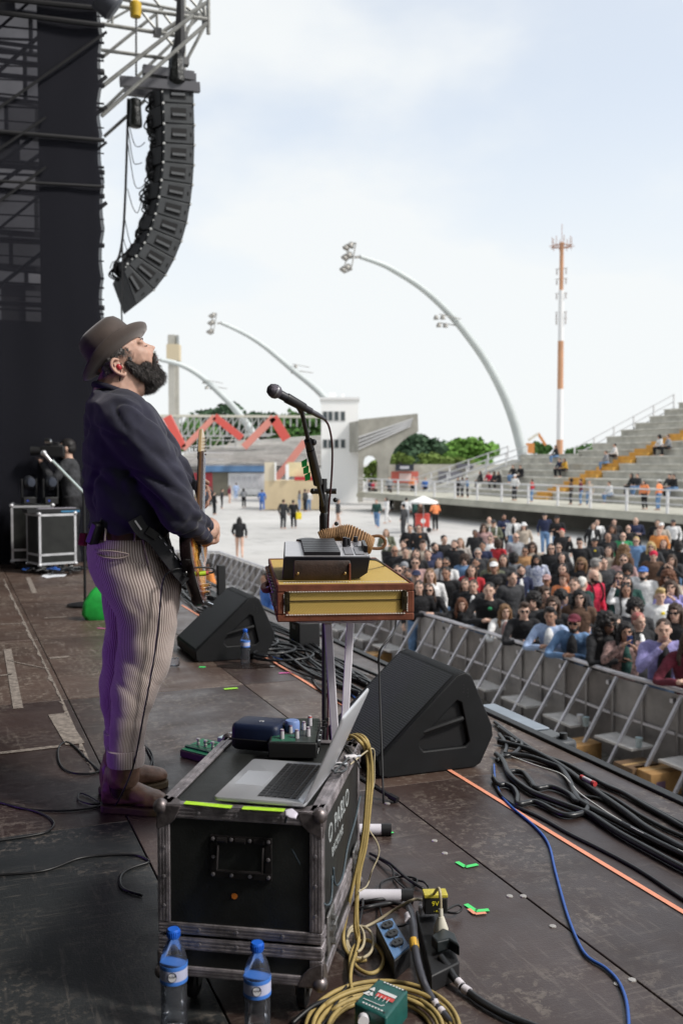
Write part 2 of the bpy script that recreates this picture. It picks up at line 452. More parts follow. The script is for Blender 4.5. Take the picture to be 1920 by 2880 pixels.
# ---------------------------------------------------------------- scrim wall at the far wing
AW = 13.4
cR = 1.93
def scrim_mat(name, col, tr):
    m = bpy.data.materials.new(name); m.use_nodes = True; t = m.node_tree; L = t.links; N = t.nodes.new; b = t.nodes['Principled BSDF']
    b.inputs['Base Color'].default_value = col+(1,); b.inputs['Roughness'].default_value = .8; b.inputs['Specular IOR Level'].default_value = .15
    tr_ = N('ShaderNodeBsdfTransparent'); mx_ = N('ShaderNodeMixShader'); tcn = N('ShaderNodeTexCoord')
    n = N('ShaderNodeTexNoise'); n.inputs['Scale'].default_value = .9; n.inputs['Detail'].default_value = 4; L.new(tcn.outputs['Object'], n.inputs['Vector'])
    r = N('ShaderNodeMapRange'); r.inputs['To Min'].default_value = tr*.75; r.inputs['To Max'].default_value = tr*1.2; L.new(n.outputs['Fac'], r.inputs['Value'])
    L.new(r.outputs[0], mx_.inputs[0]); L.new(b.outputs[0], mx_.inputs[1]); L.new(tr_.outputs[0], mx_.inputs[2])
    L.new(mx_.outputs[0], t.nodes['Material Output'].inputs[0]); return m
SCR = scrim_mat('scrim_mesh', (.012, .0125, .018), .15)
DRP = scrim_mat('wing_drape', (.010, .011, .016), .0)
wall = thing('scrim_wall', 'black mesh scrim with scalloped tied edge closing the far wing', 'scrim', sg(0, AW, 0), ANG)
def sheet(c0, c1, z0, z1, y, scallop=False, nx=60, nzz=110, amp=.03, seed=0):
    m = MB(); vs = []; fs = []
    for j in range(nzz+1):
        z = z0+(z1-z0)*j/nzz
        for i in range(nx+1):
            f = i/nx; ce = c1
            if scallop:
                k = (z/.62) % 1.0; ce = c1-.035*(4*k*(1-k))+.012*math.sin(z*3)
            c = c0+(ce-c0)*f
            yy = y+amp*noise.noise((c*.9+seed, z*.35, seed))+amp*.6*noise.noise((c*3.1, z*.8, seed+5))
            vs.append((c, yy, z))
    for j in range(nzz):
        for i in range(nx):
            a = j*(nx+1)+i; fs.append((a, a+1, a+nx+2, a+nx+1))
    return m.add(vs, fs)
obj('mesh_screen', sheet(-7, cR, -.3, 9.2, 0, True), SCR, wall, sharp=0)
def zat(v, a=AW, u=150): return atalong(u, v, a).z
obj('drape', sheet(-7, cR-.05, -.3, zat(905), .06, False, 30, 40, seed=3), DRP, wall, sharp=0)
cD = toS(atalong(112, 500, AW)).x
obj('drape', sheet(cD, cR-.03, zat(905)-.15, 9.2, .07, True, 16, 110, seed=8), DRP, wall, sharp=0)
# wing scaffold that shows through the scrim: tubes laid against its rear and stage side
scf = thing('wing_scaffold', 'dark tube scaffold behind the black mesh scrim', 'scaffold', sg(0, AW, 0), ANG)
Li = inv(scf)
DK = mat('dark_tube', (.02, .02, .022), .5, .3)
def stube(u0, v0, u1, v1, off=.12, r=.03, mt=DK):
    a = Li @ atalong(u0, v0, AW+off); b = Li @ atalong(u1, v1, AW+off)
    d = (b-a)*.0; m_ = MB(); cyl(m_, a-d, b+d, r, 8); return obj('tube', m_, mt, scf)
H = [(-60, -10, 294, 25), (-60, 28, 294, 72), (-60, 112, 294, 158), (-60, 162, 294, 205), (-60, 205, 294, 240), (-60, 272, 294, 305), (-60, 365, 294, 395), (-60, 462, 294, 485), (-60, 506, 294, 525), (-60, 535, 294, 552), (-60, 668, 294, 690), (-60, 850, 294, 866)]
for a in H: stube(*a, off=random.choice((-.05, .16)), r=random.choice((.02, .028, .034)))
rg0 = random.Random(8)
DG = [(-60, 250, 230, 0), (-60, 345, 300, 90), (-60, 512, 300, 215), (-60, 560, 300, 300), (-60, 690, 300, 400), (-60, 850, 300, 570), (-60, 460, 130, 330), (-60, 610, 130, 470), (-60, 130, 90, 0)]
H2 = [(-60, v, 293, v+rg0.uniform(12, 34)) for v in range(30, 880, 38)]
for a in H2: stube(*a, off=random.choice((.2, .35)), r=random.choice((.010, .014, .018)))
for a in DG: stube(*a, off=random.choice((-.06, .2)), r=random.choice((.018, .026)))
# added tower: pale panels stand in for daylight patches behind the scrim
patch_tower = thing('light_patch_tower', 'added tower of pale panels standing in for daylight patches behind the scrim', 'building', sg(-.62, 17.5, GZ), ANG)
m = MB(); box(m, (0, 1.2, 6.6), (4.4, 2, 13.2)); obj('core', m, mat('tower_core', (.05, .05, .055), .8), patch_tower)
rh = random.Random(2); PC = [mat('clad_%s' % n, c, .6, nz=(.8, .3)) for n, c in (('pale', (.62, .62, .68)), ('grey', (.34, .34, .38)), ('blue', (.30, .40, .55)), ('dim', (.16, .16, .18)))]  # panel tones imitate brighter and dimmer daylight patches
z = 4.4
while z < 12.6:
    h = rh.uniform(.3, .8); x = -2.1
    while x < 2.05:
        w = min(rh.uniform(.25, .8), 2.15-x)
        if rh.random() < .80: obj('clad_panel', box(MB(), (x+w/2, .12-rh.random()*.06, z+h/2), (w-.07, .06, h-.10)), PC[2 if (z > 11.3 and rh.random() < .6) else rh.choice((0, 0, 1, 1, 3))], patch_tower)
        x += w
    z += h
# ================================================================ beyond the barrier
CONC2 = mat('stand_concrete', (.42, .405, .355), .85, nz=(.9, .28), bump=(5, .2, .01))
CONCS = mat('slab_concrete', (.40, .39, .33), .85, nz=(.5, .22))
RAILP = mat('pale_rail_paint', (.62, .62, .63), .5)
def local(t): return inv(t)

# ---- right-hand grandstand: raised walkway, rail, seat rows, orange stair
gsd = thing('grandstand', 'grey concrete grandstand with orange stair and long pale railing at right', 'grandstand', sg(33.5, 60, GZ), ANG)
GL = local(gsd)
def gl(c, a, z): return Vector((c-33.5, a-60, z-GZ))
ZW = -1.10
A0, A1 = 22, 76.5
def gbox(mb, c0, c1, a0, a1, z0, z1): p = gl((c0+c1)/2, (a0+a1)/2, (z0+z1)/2); return box(mb, p, (c1-c0, a1-a0, z1-z0))
m = MB(); gbox(m, 31.4, 37.2, A0, A1, ZW-.34, ZW); obj('walkway_slab', m, CONCS, gsd)
m = MB(); gbox(m, 31.32, 31.4, A0, A1, ZW-.42, ZW-.12); obj('slab_lip', m, CONCS, gsd)
m = MB(); gbox(m, 34.2, 37, A0, A1-1, GZ, ZW-.345); obj('base_wall', m, mat('dark_concrete', (.13, .125, .11), .9, nz=(.4, .3)), gsd)  # shade under the walkway slab is put into this darker colour
m = MB()
P = MB()
a = A0+1
while a < A1:
    pm = MB(); p0 = gl(31.55, a, ZW); box(pm, p0+Vector((0, 0, .55)), (.09, .13, 1.1)); obj('rail_post', pm, RAILP, gsd); a += 3.05
for zz, w in ((1.12, .075), (.78, .045), (.45, .045)):
    rm = MB(); gbox(rm, 31.55-w/2, 31.55+w/2, A0, A1, ZW+zz-w/2, ZW+zz+w/2); obj('handrail', rm, RAILP, gsd)
NR = 15; RH = .475; RD = .86
def rowend(c): return 66.5 if c < 41.6 else 60.3-(c-41.6)*.55
for i in range(NR):
    c0 = 36.6+i*RD; e = rowend(c0); z1 = ZW+RH*(i+1)
    rm = MB(); gbox(rm, c0, c0+RD+.05, A0, e, z1-RH-.06, z1-.10); obj('seat_riser', rm, CONC2, gsd)
    rm = MB(); gbox(rm, c0-.06, c0+RD+.05, A0, e+.02, z1-.097, z1); obj('seat_row', rm, mat('seat_slab', (.53, .515, .465), .8, nz=(1.4, .30)), gsd)
ORG = mat('orange_step_paint', (.55, .30, .06), .7, nz=(1.5, .25))
for i in range(NR):
    c0 = 36.6+i*RD; z1 = ZW+RH*(i+1); a_ = 56.2-(c0-37)*.68
    for k in range(2):
        rm = MB(); gbox(rm, c0-.07-(.40 if k == 0 else 0), c0+(.0 if k == 0 else RD*.5), a_-.9, a_+.9, z1-RH+.003, z1-RH*.5+.002 if k == 0 else z1+.004)
        obj('stair_step', rm, ORG, gsd)
# end block and the raking rails
m = MB(); gbox(m, 41.4, 49.4, 59.8, 67.5, ZW, 1.95); obj('end_block', m, CONC2, gsd)
def rake(pts, name='rake_rail', posts=5):
    rm = MB()
    for dz in (1.05, .55, .12): bar(rm, pts[0]+Vector((0, 0, dz)), pts[1]+Vector((0, 0, dz)), .07)
    obj(name, rm, RAILP, gsd)
    for k in range(posts+1):
        p = pts[0].lerp(pts[1], k/posts); pm = MB(); bar(pm, p, p+Vector((0, 0, 1.1)), .09); obj('rail_post', pm, RAILP, gsd)
rake((gl(37.0, 74.5, ZW), gl(41.6, 66.8, ZW+RH*5.6)))
rake((gl(37.0, 77.5, ZW), gl(41.6, 69.6, ZW+RH*5.6)))
rake((gl(41.7, 60.6, 1.3), gl(47.6, 57.2, ZW+RH*13)))
bm_ = MB(); prism(bm_, [gl(37.0, 67, ZW), gl(37.0, 76.5, ZW), gl(41.6, 69.0, ZW+RH*5.6), gl(41.6, 67, ZW+RH*5.6)], (0.02, 0, -.3)); obj('end_ramp', bm_, CONC2, gsd)

# ---- arched floodlight masts over the avenue
MAST = mat('mast_paint', (.50, .54, .54), .45, nz=(.2, .12))
LAMPC = mat('lamp_grey', (.30, .29, .27), .5, .3)
def arch(pts, along, r0, r1, label, heads, head2):
    base = atalong(pts[-1][0], pts[-1][1], along); base.z = GZ
    t = thing('floodlight_mast', label, 'lamp mast', base, ANG, 'arched floodlight masts over the avenue'); IL = local(t)
    W_ = [IL @ atalong(u, v, along) for u, v in pts]
    W_.append(Vector((W_[-1].x+.35, 0, 0)))
    n = len(W_); m_ = MB(); tube(m_, W_, [r1+(r0-r1)*k/(n-1) for k in range(n)], 10, smooth=5); obj('arch_pole', m_, MAST, t)
    s = r0/.58
    def head(p, kk):
        fr = MB(); rng_ = .95*s
        c = p+Vector((-.5*s, 0, -.1*s))
        for z_ in (-1.3, -.1, 1.1):
            bar(fr, c+Vector((-.5*s+.35*z_*s*.4, -rng_, z_*s)), c+Vector((-.5*s+.35*z_*s*.4, rng_, z_*s)), .09*s)
        for y_ in (-rng_, rng_): bar(fr, c+Vector((-.75*s, y_, -1.3*s)), c+Vector((-.3*s, y_, 1.1*s)), .09*s)
        bar(fr, p, c, .2*s)
        obj('lamp_frame', fr, LAMPC, t)
        for z_ in (-1.0, .1, 1.0):
            for y_ in (-.55, .55):
                lm = MB(); q = c+Vector((-.75*s+.15*z_*s, y_*s, z_*s))
                lathe(lm, [(.12*s, .25*s), (.2*s, .2*s), (.36*s, -.18*s), (.36*s, -.22*s), (.3*s, -.2*s)], q, 10, rot=ry(R(30)))
                obj('floodlight', lm, LAMPC, t)
    head(W_[0], 1)
    p = IL @ atalong(head2[0], head2[1], along)
    m_ = MB(); bar(m_, p+Vector((.9*s, 0, -.1*s)), p+Vector((-1.9*s, 0, .15*s)), .09*s); bar(m_, p+Vector((.2*s, -.5*s, .55*s)), p+Vector((-2.1*s, -.5*s, .9*s)), .07*s); obj('side_bracket', m_, LAMPC, t)
    for x_, z_ in ((-1.9, .15), (-1.2, .15), (-2.2, .85), (-1.5, .9)):
        lm = MB(); lathe(lm, [(.1*s, .2*s), (.2*s, .1*s), (.28*s, -.2*s), (.2*s, -.18*s)], p+Vector((x_*s, 0, z_*s-.2*s)), 8); obj('floodlight', lm, LAMPC, t)
    return t
arch([(1012, 722), (1060, 738), (1100, 756), (1180, 806), (1250, 868), (1310, 938), (1365, 1015), (1410, 1098), (1440, 1172), (1460, 1240), (1470, 1290)], 68, .46, .16, 'tallest arched floodlight mast curving over the avenue before the right grandstand', 1, (1283, 915))
arch([(622, 908), (655, 922), (700, 945), (745, 975), (790, 1012), (830, 1046), (868, 1076), (900, 1105), (922, 1132), (940, 1180), (946, 1230)], 106, .50, .20, 'middle arched floodlight mast rising behind the white tower building', 1, (862, 1046))
arch([(452, 1012), (490, 1020), (530, 1036), (575, 1066), (620, 1108), (652, 1140), (685, 1180), (708, 1215), (722, 1260)], 140, .62, .30, 'farthest arched floodlight mast crossing the red zigzag sign', 1, (620, 1090))

# ---- striped radio mast
DM = 150
am = thing('radio_mast', 'tall orange and white striped radio mast with antenna crown', 'antenna mast', atd(1572, 1302, DM)*1.0, 0); am.location.z = GZ
def hz_(v): return EYE+(1302-v)*DM/2800-GZ
WM = mat('mast_white', (.74, .74, .74), .5); OM = mat('mast_orange', (.50, .27, .155), .6, nz=(.3, .15))
for i, (v0, v1, mt, w) in enumerate(((1425, 1237, OM, .5), (1237, 1096, WM, .48), (1096, 962, OM, .44), (962, 822, WM, .40), (822, 690, OM, .30))):
    m = MB(); z0, z1 = hz_(v0), hz_(v1); cyl(m, (0, 0, z0), (0, 0, z1), w, 14, w*.97); obj('mast_section', m, mt, am)
m = MB()
for v in (700, 706): tube(m, [(1.3*math.cos(k*.524), 1.3*math.sin(k*.524), hz_(v)+(.3 if v > 702 else 0)) for k in range(12)], .07, 6, closed=True)
for k in range(8):
    w = k*math.pi/4; cyl(m, (0, 0, hz_(706)), (1.9*math.cos(w), 1.9*math.sin(w), hz_(700)), .05, 5); cyl(m, (1.4*math.cos(w), 1.4*math.sin(w), hz_(710)), (1.45*math.cos(w), 1.45*math.sin(w), hz_(676)), .05, 5)
cyl(m, (0, 0, hz_(700)), (0, 0, hz_(640)), .045, 5)
obj('antenna_ring', m, mat('antenna_rust', (.35, .19, .13), .7), am)
m = MB()
for v in (762, 790, 830, 882, 900): cyl(m, (-.8, .4, hz_(v)), (.8, -.4, hz_(v)), .06, 5); box(m, (.62, -.3, hz_(v)-.4), (.16, .2, .9)); box(m, (-.62, .3, hz_(v)-.5), (.16, .2, .7))
obj('antenna_arm', m, mat('antenna_grey', (.42, .38, .36), .6), am)

# ---- white tower building
def frontbox(mb, u0, u1, v0, v1, d, dep, t):
    """box facing the stage whose face spans the given outline at depth d"""
    I = local(t); a_ = I @ atd(u0, v1, d); b_ = I @ atd(u1, v0, d)
    return box(mb, ((a_.x+b_.x)/2, (a_.y+b_.y)/2+dep/2, (a_.z+b_.z)/2), (abs(b_.x-a_.x), dep, abs(b_.z-a_.z)))
DT = 97
tw = thing('tower_building', 'narrow white tower building with two rows of windows', 'building', Vector((0, DT, GZ)))
m = MB(); frontbox(m, 903, 1007, 1122, 1416, DT, 6, tw); obj('wall', m, WHITEP, tw)
m = MB(); frontbox(m, 899, 1011, 1117, 1124, DT-.15, 6.4, tw); obj('roof', m, mat('roof_white', (.7, .7, .7), .7), tw)
GLS = mat('dark_glass', (.06, .075, .08), .15, spec=.6)
for (v0, v1) in ((1156, 1184), (1235, 1261)):
    for u0 in (907, 922, 939, 957):
        f = MB(); frontbox(f, u0, u0+14, v0, v1, DT-.05, .1, tw); fo = obj('window', f, mat('window_frame', (.5, .5, .5), .5), tw)
        g_ = MB(); frontbox(g_, u0+2, u0+12, v0+2, v1-2, DT-.08, .05, tw); obj('pane', g_, GLS, fo)
m = MB(); frontbox(m, 925, 945, 1104, 1117, DT+1, 1.5, tw); frontbox(m, 960, 968, 1108, 1117, DT+1, 1, tw); obj('roof_hatch', m, WHITEP, tw)

# ---- cantilevered end of the far stand, with its arch
DCs = 92
cs_ = thing('cantilever_stand', 'grey concrete stand end with curved soffit and arched opening', 'grandstand', Vector((0, DCs, GZ))); IC = local(cs_)
def cpt(u, v, d=DCs): return IC @ atd(u, v, d)
prof = [(1008, 1180), (1174, 1163), (1176, 1214), (1150, 1226), (1128, 1243), (1110, 1262), (1099, 1285), (1094, 1310), (1092, 1412), (1062, 1412), (1062, 1305), (1058, 1292), (1048, 1283), (1036, 1281), (1026, 1287), (1022, 1300), (1020, 1412), (1006, 1412)]
m = MB(); prism(m, [cpt(u, v) for u, v in prof], (0, 1.2, 0)); CAC = mat('cantilever_concrete', (.30, .29, .255), .88, nz=(.5, .28)); obj('frame_wall', m, CAC, cs_, sharp=60)
m = MB(); prism(m, [cpt(u, v)+Vector((0, 1.25, 0)) for u, v in ((1008, 1182), (1174, 1165), (1175, 1200), (1120, 1235), (1008, 1270))], (-3, 14, 0)); obj('seating_deck', m, CAC, cs_)
for k in range(7):
    m = MB(); u0, v0 = 1008, 1236+k*5.5-6; u1, v1 = 1120+k*-1+40, 1184+k*3.2-6
    bar(m, cpt(u0, v0)+Vector((0, -.08, 0)), cpt(u1, v1)+Vector((0, -.08, 0)), .16, .10); obj('stair_rail', m, RAILP if k % 2 == 0 else mat('rail_grey', (.25, .25, .25), .6), cs_)
# ---- grey boundary wall with banners
bw = thing('boundary_wall', 'long grey boundary wall with red banner and black sign', 'wall', Vector((0, 105, GZ)))
m = MB(); frontbox(m, 1060, 1500, 1306, 1405, 105, .5, bw); obj('wall_face', m, CONC2, bw)
m = MB(); frontbox(m, 1100, 1176, 1326, 1358, 104.6, .12, bw); obj('red_banner', m, mat('red_banner', (.55, .13, .10), .6), bw)
m = MB(); frontbox(m, 1122, 1156, 1331, 1353, 104.55, .04, bw); obj('banner_print', m, mat('banner_pale', (.72, .55, .52), .6), bw)
m = MB(); frontbox(m, 1112, 1163, 1306, 1324, 104, .5, bw); obj('black_sign', m, mat('black_sign', (.03, .035, .05), .5), bw)
m = MB(); frontbox(m, 1124, 1150, 1311, 1319, 103.95, .04, bw); obj('sign_print', m, mat('sign_pale', (.5, .5, .55), .5), bw)
m = MB(); frontbox(m, 1232, 1300, 1325, 1360, 104.6, .1, bw); obj('dark_poster', m, mat('poster_grey', (.12, .12, .14), .6, nz=(.7, .5)), bw)
m = MB(); frontbox(m, 1285, 1330, 1303, 1318, 104.5, 1.5, bw); obj('wall_box', m, mat('wall_box', (.1, .1, .12), .6), bw)

# ---- left stand with the red zigzag
DL = 118
ls = thing('far_stand', 'far grey stand with blue fascia above white and red kiosks', 'grandstand', Vector((0, DL, GZ))); IL_ = local(ls)
nrow = 13
for k in range(nrow):
    # concave rows climbing away; right end rises towards the tower
    d = DL+k*1.0; vL = 1308-k*5.6; vR = 1303-k*6.6
    m = MB(); a_ = IL_ @ atd(400+max(0, k-1)*24, vL, d); b_ = IL_ @ atd(910, vR, d)
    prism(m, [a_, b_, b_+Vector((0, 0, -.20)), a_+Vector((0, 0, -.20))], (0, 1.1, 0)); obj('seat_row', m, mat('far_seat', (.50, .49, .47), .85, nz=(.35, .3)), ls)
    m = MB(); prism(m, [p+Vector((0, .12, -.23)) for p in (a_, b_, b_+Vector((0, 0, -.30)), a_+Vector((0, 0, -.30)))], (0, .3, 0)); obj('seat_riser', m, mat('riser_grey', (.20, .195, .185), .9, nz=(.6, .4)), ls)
    if k % 3 == 0: m = MB(); bar(m, a_+Vector((0, -.1, .9)), a_.lerp(b_, .45)+Vector((0, -.1, .55)), .10); obj('rake_rail', m, RAILP, ls)
m = MB(); frontbox(m, 380, 905, 1306, 1420, DL+3.2, .4, ls); obj('back_wall', m, mat('white_wall_dirty', (.6, .6, .6), .7, nz=(.4, .15)), ls)
m = MB(); frontbox(m, 572, 744, 1310, 1327, DL-.6, 1.6, ls); obj('fascia', m, mat('blue_fascia', (.10, .20, .36), .6, nz=(.6, .2)), ls)
for (u0, u1, v0, v1, n_, c_) in ((540, 598, 1330, 1390, 'red_booth', (.33, .04, .05)), (598, 642, 1328, 1392, 'dark_doorway', (.14, .13, .10)), (642, 745, 1330, 1396, 'white_kiosk', (.66, .66, .67))):
    m = MB(); frontbox(m, u0, u1, v0, v1, DL-.1, 2.0, ls); ko = obj(n_, m, mat(n_, c_, .7, nz=(.5, .2)), ls)
    if n_ == 'white_kiosk':
        for k in range(6):
            w_ = MB(); frontbox(w_, 650+k*15, 661+k*15, 1340, 1372, DL-.16, .08, ls); obj('kiosk_shutter', w_, mat('shutter', (.48, .48, .5), .6), ko)
m = MB(); frontbox(m, 660, 745, 1393, 1400, DL-1.2, 1.0, ls); obj('planter', m, mat('dark_planter', (.04, .06, .05), .8), ls)
# truss rail on top
tr = thing('roof_truss', 'long grey steel truss along the top of the far stand', 'truss', Vector((0, DL+6, GZ))); IT = local(tr)
def tpt(u, v): return IT @ atd(u, v, DL+6)
m = MB(); bar(m, tpt(380, 1169), tpt(905, 1172), .3); obj('top_chord', m, mat('truss_cream', (.55, .54, .46), .6), tr)
TG = mat('truss_grey', (.38, .39, .38), .6)
m = MB(); bar(m, tpt(380, 1226), tpt(760, 1226), .22); obj('bottom_chord', m, TG, tr)
for k in range(29):
    u = 385+k*18; m = MB(); bar(m, tpt(u, 1170), tpt(u, 1226 if u < 770 else 1200), .16); obj('truss_post', m, TG, tr)
    if u < 740: m = MB(); bar(m, tpt(u, 1226), tpt(u+34, 1172), .12); obj('brace', m, TG, tr)
    if u < 660 and k % 2: m = MB(); bar(m, tpt(u, 1226)+Vector((0, 3, 0)), tpt(u, 1290)+Vector((0, 3, 0)), .2); obj('truss_leg', m, TG, tr); m = MB(); bar(m, tpt(u+30, 1226)+Vector((0, 3, 0)), tpt(u-6, 1282)+Vector((0, 3, 0)), .13); obj('brace', m, mat('truss_cream', (0, 0, 0)), tr)
zz = thing('zigzag_sign', 'giant red zigzag steel sign standing across the far stand', 'sign', Vector((0, DL-1.5, GZ))); IZ = local(zz)
RED1 = mat('sign_red', (.62, .10, .08), .5); RED2 = mat('sign_red_pale', (.66, .26, .21), .5)
for (u0, v0, u1, v1, w, mt) in ((470, 1172, 514, 1260, 1.0, RED1), (516, 1262, 604, 1172, .62, RED2), (604, 1172, 680, 1232, .8, RED1), (686, 1258, 770, 1174, .8, RED2), (768, 1174, 806, 1236, 1.05, RED1), (775, 1350, 858, 1242, .8, RED2)):
    m = MB(); bar(m, IZ @ atd(u0, v0, DL-1.5), IZ @ atd(u1, v1, DL-1.5), w, .7, up=(0, 1, 0)); obj('sign_bar', m, mt, zz)
# ---- beige kiosk on the plaza
kq = thing('plywood_kiosk', 'beige plywood kiosk block on the pale plaza', 'kiosk', Vector((0, 82, GZ)))
m = MB(); frontbox(m, 744, 912, 1352, 1433, 82, 5, kq); obj('body', m, mat('plywood_beige', (.62, .50, .32), .7, nz=(.6, .08)), kq)
m = MB(); frontbox(m, 744, 775, 1300, 1352, 82, .3, kq); obj('side_board', m, mat('board_cream', (.62, .55, .42), .7), kq)
m = MB(); frontbox(m, 808, 882, 1300, 1340, 83, 1, kq); obj('menu_board', m, mat('menu_cream', (.66, .58, .36), .7, nz=(1.2, .15)), kq)
m = MB(); frontbox(m, 828, 886, 1341, 1351, 82.3, 1, kq); obj('red_counter', m, mat('counter_red', (.45, .04, .05), .6), kq)
m = MB(); frontbox(m, 772, 776, 1300, 1352, 81.8, .3, kq); frontbox(m, 803, 812, 1306, 1350, 81.8, .3, kq); obj('kiosk_post', m, WHITEP, kq)
# ---- chimney-like water tower
wt = thing('water_tower', 'pale concrete water tower with ladder cage beside the singer', 'tower', atd(486, 1302, 150)); wt.location.z = GZ
def wz(v): return EYE+(1302-v)*150/2800-GZ
m = MB(); box(m, (0, 0, wz(1180)/2+wz(1020)/2), (.95, .95, wz(1020)-wz(1180)+8)); box(m, (.75, .3, wz(1180)/2+wz(1020)/2), (.5, .6, wz(1020)-wz(1180)+8)); obj('shaft', m, mat('tower_concrete', (.42, .41, .37), .8, nz=(.3, .2)), wt)
m = MB(); box(m, (.3, 0, wz(995)), (1.9, 1.9, 2.4)); obj('tank', m, mat('tank_beige', (.55, .47, .33), .8), wt)
m = MB()
for x_ in (-.4, 0, .9): box(m, (x_, 0, wz(962)), (.35, .35, 1.5))
obj('aerial_box', m, mat('aerial_grey', (.3, .32, .32), .6), wt)

# ---- trees
def leafmat(n, c): return mat(n, c, .75, nz=(1.2, .35), spec=.25, rnd=0)
LV = [leafmat('leaf_dark', (.045, .085, .045)), leafmat('leaf_mid', (.07, .15, .04)), leafmat('leaf_bright', (.13, .26, .05)), leafmat('leaf_grey', (.22, .24, .21)), leafmat('leaf_olive', (.14, .20, .05))]
BARK = mat('bark', (.09, .07, .05), .9, nz=(2, .3))
def tree(u, vtop, vbase, w, d, lm, label, seed, lumps=9, n=1500, size=.5, name='broadleaf_tree'):
    rnd = random.Random(seed); base = atd(u, 1302, d); base.z = GZ
    t = thing(name, label, 'tree', base, rnd.random()*0, 'trees beyond the avenue')
    def zz_(v): return EYE+(1302-v)*d/2800-GZ
    W2 = w*d/2800/2; zt = zz_(vtop); zb = max(zz_(vbase), 1.0); H2 = (zt-zb)
    tm = MB(); tube(tm, [(0, 0, 0), (.1, 0, zb*.6), (0, .1, zb+H2*.45)], [.35, .26, .12], 7, smooth=3)
    lc = []
    for k in range(lumps):
        f = (k+.5)/lumps*2-1; x = f*W2*.8+rnd.uniform(-.1, .1)*W2
        hh = math.sqrt(max(0, 1-f*f*.8)); z = zb+H2*(.25+.52*hh*rnd.uniform(.55, 1.05)); r = rnd.uniform(.24, .40)*min(W2, H2*1.1)
        lc.append((Vector((x, rnd.uniform(-.5, .5)*W2*.6, z)), r))
        tube(tm, [(0, 0, zb*.6), (x*.5, 0, (z+zb*.6)/2), (x, lc[-1][0].y, z)], [.16, .1, .04], 5, smooth=2)
    for k in range(lumps):
        f = rnd.uniform(-.8, .8); lc.append((Vector((f*W2, rnd.uniform(-.6, .6)*W2*.6, zb+H2*rnd.uniform(.2, .45))), rnd.uniform(.25, .4)*min(W2, H2)))
    obj('trunk', tm, BARK, t)
    m_ = MB(); per = n//len(lc)
    for c, r in lc:
        for k in range(per):
            v_ = Vector((rnd.gauss(0, 1), rnd.gauss(0, 1), rnd.gauss(0, 1))).normalized()*r*(rnd.uniform(.45, 1.0)**.5)
            p = c+Vector((v_.x*1.15, v_.y, v_.z*.85)); 
            if p.z > zt+.3: continue
            nn = (v_.normalized()+Vector((rnd.gauss(0, .6), rnd.gauss(0, .6), rnd.gauss(0, .6)))).normalized(); a_, b_ = frame_of(nn)
            s = size*rnd.uniform(.6, 1.3)
            m_.add([p+a_*s, p+b_*s*.7+nn*.15*s, p-a_*s, p-b_*s*.7+nn*.15*s], [(0, 1, 2, 3)])
    cr = obj('crown', m_, lm, t, sharp=0, fixn=False); return t
tree(655, 1130, 1280, 250, 190, LV[0], 'broad dark green tree above the far stand, left of the microphone', 1, 12, 2200, .7)
tree(545, 1165, 1290, 150, 182, LV[1], 'mid green tree peeping over the far stand beside the water tower', 2, 7, 900, .7)
tree(760, 1150, 1250, 130, 186, LV[0], 'dark tree between the two red sign peaks', 9, 7, 900, .7)
tree(850, 1152, 1250, 170, 176, LV[1], 'mid green tree right behind the microphone head', 3, 9, 1300, .6)
tree(1165, 1215, 1312, 160, 150, LV[0], 'tall dark green tree right of the cantilever stand', 4, 10, 2200, .5)
tree(1122, 1270, 1318, 70, 128, LV[4], 'small olive bush in front of the dark green tree', 5, 5, 700, .35)
tree(1205, 1262, 1320, 60, 130, LV[4], 'olive shrub at the foot of the dark green tree', 11, 5, 600, .35)
tree(1310, 1230, 1312, 165, 165, LV[2], 'bright lime green tree before the arched mast', 6, 10, 2300, .45)
tree(1255, 1238, 1300, 110, 200, LV[3], 'pale leafless grey tree between the green trees', 7, 8, 700, .45)
tree(1270, 1285, 1318, 130, 140, LV[4], 'low olive hedge tree below the lime green tree', 12, 8, 900, .35)
tree(1518, 1238, 1290, 60, 170, LV[1], 'small green tree beside the orange crane', 8, 5, 700, .45)
tree(1660, 1250, 1300, 150, 170, LV[1], 'green tree top behind the grandstand railing', 10, 8, 1000, .45)
tree(1050, 1285, 1400, 60, 115, LV[4], 'olive tree seen through the arched opening', 13, 6, 900, .4)

# ---- orange boom lift
bl = thing('boom_lift', 'orange boom lift parked behind the right grandstand', 'lift', atd(1492, 1302, 120)); bl.location.z = GZ; IB = local(bl)
def bp_(u, v): return IB @ atd(u, v, 120)
ORB = mat('lift_orange', (.55, .22, .06), .5)
m = MB(); box(m, bp_(1488, 1256)+Vector((0, 0, -.2)), (1.0, 1.0, 1.2)); obj('cab', m, ORB, bl)
m = MB(); bar(m, bp_(1485, 1238), bp_(1512, 1220), .3); obj('lower_boom', m, mat('boom_white', (.6, .58, .5), .5), bl)
m = MB(); bar(m, bp_(1512, 1219), bp_(1533, 1252), .28); obj('upper_boom', m, ORB, bl)
m = MB(); box(m, (bp_(1488, 1256).x, 0, 1.0), (2.2, 1.6, 2.0)); obj('chassis', m, mat('lift_grey', (.2, .2, .2), .6), bl)

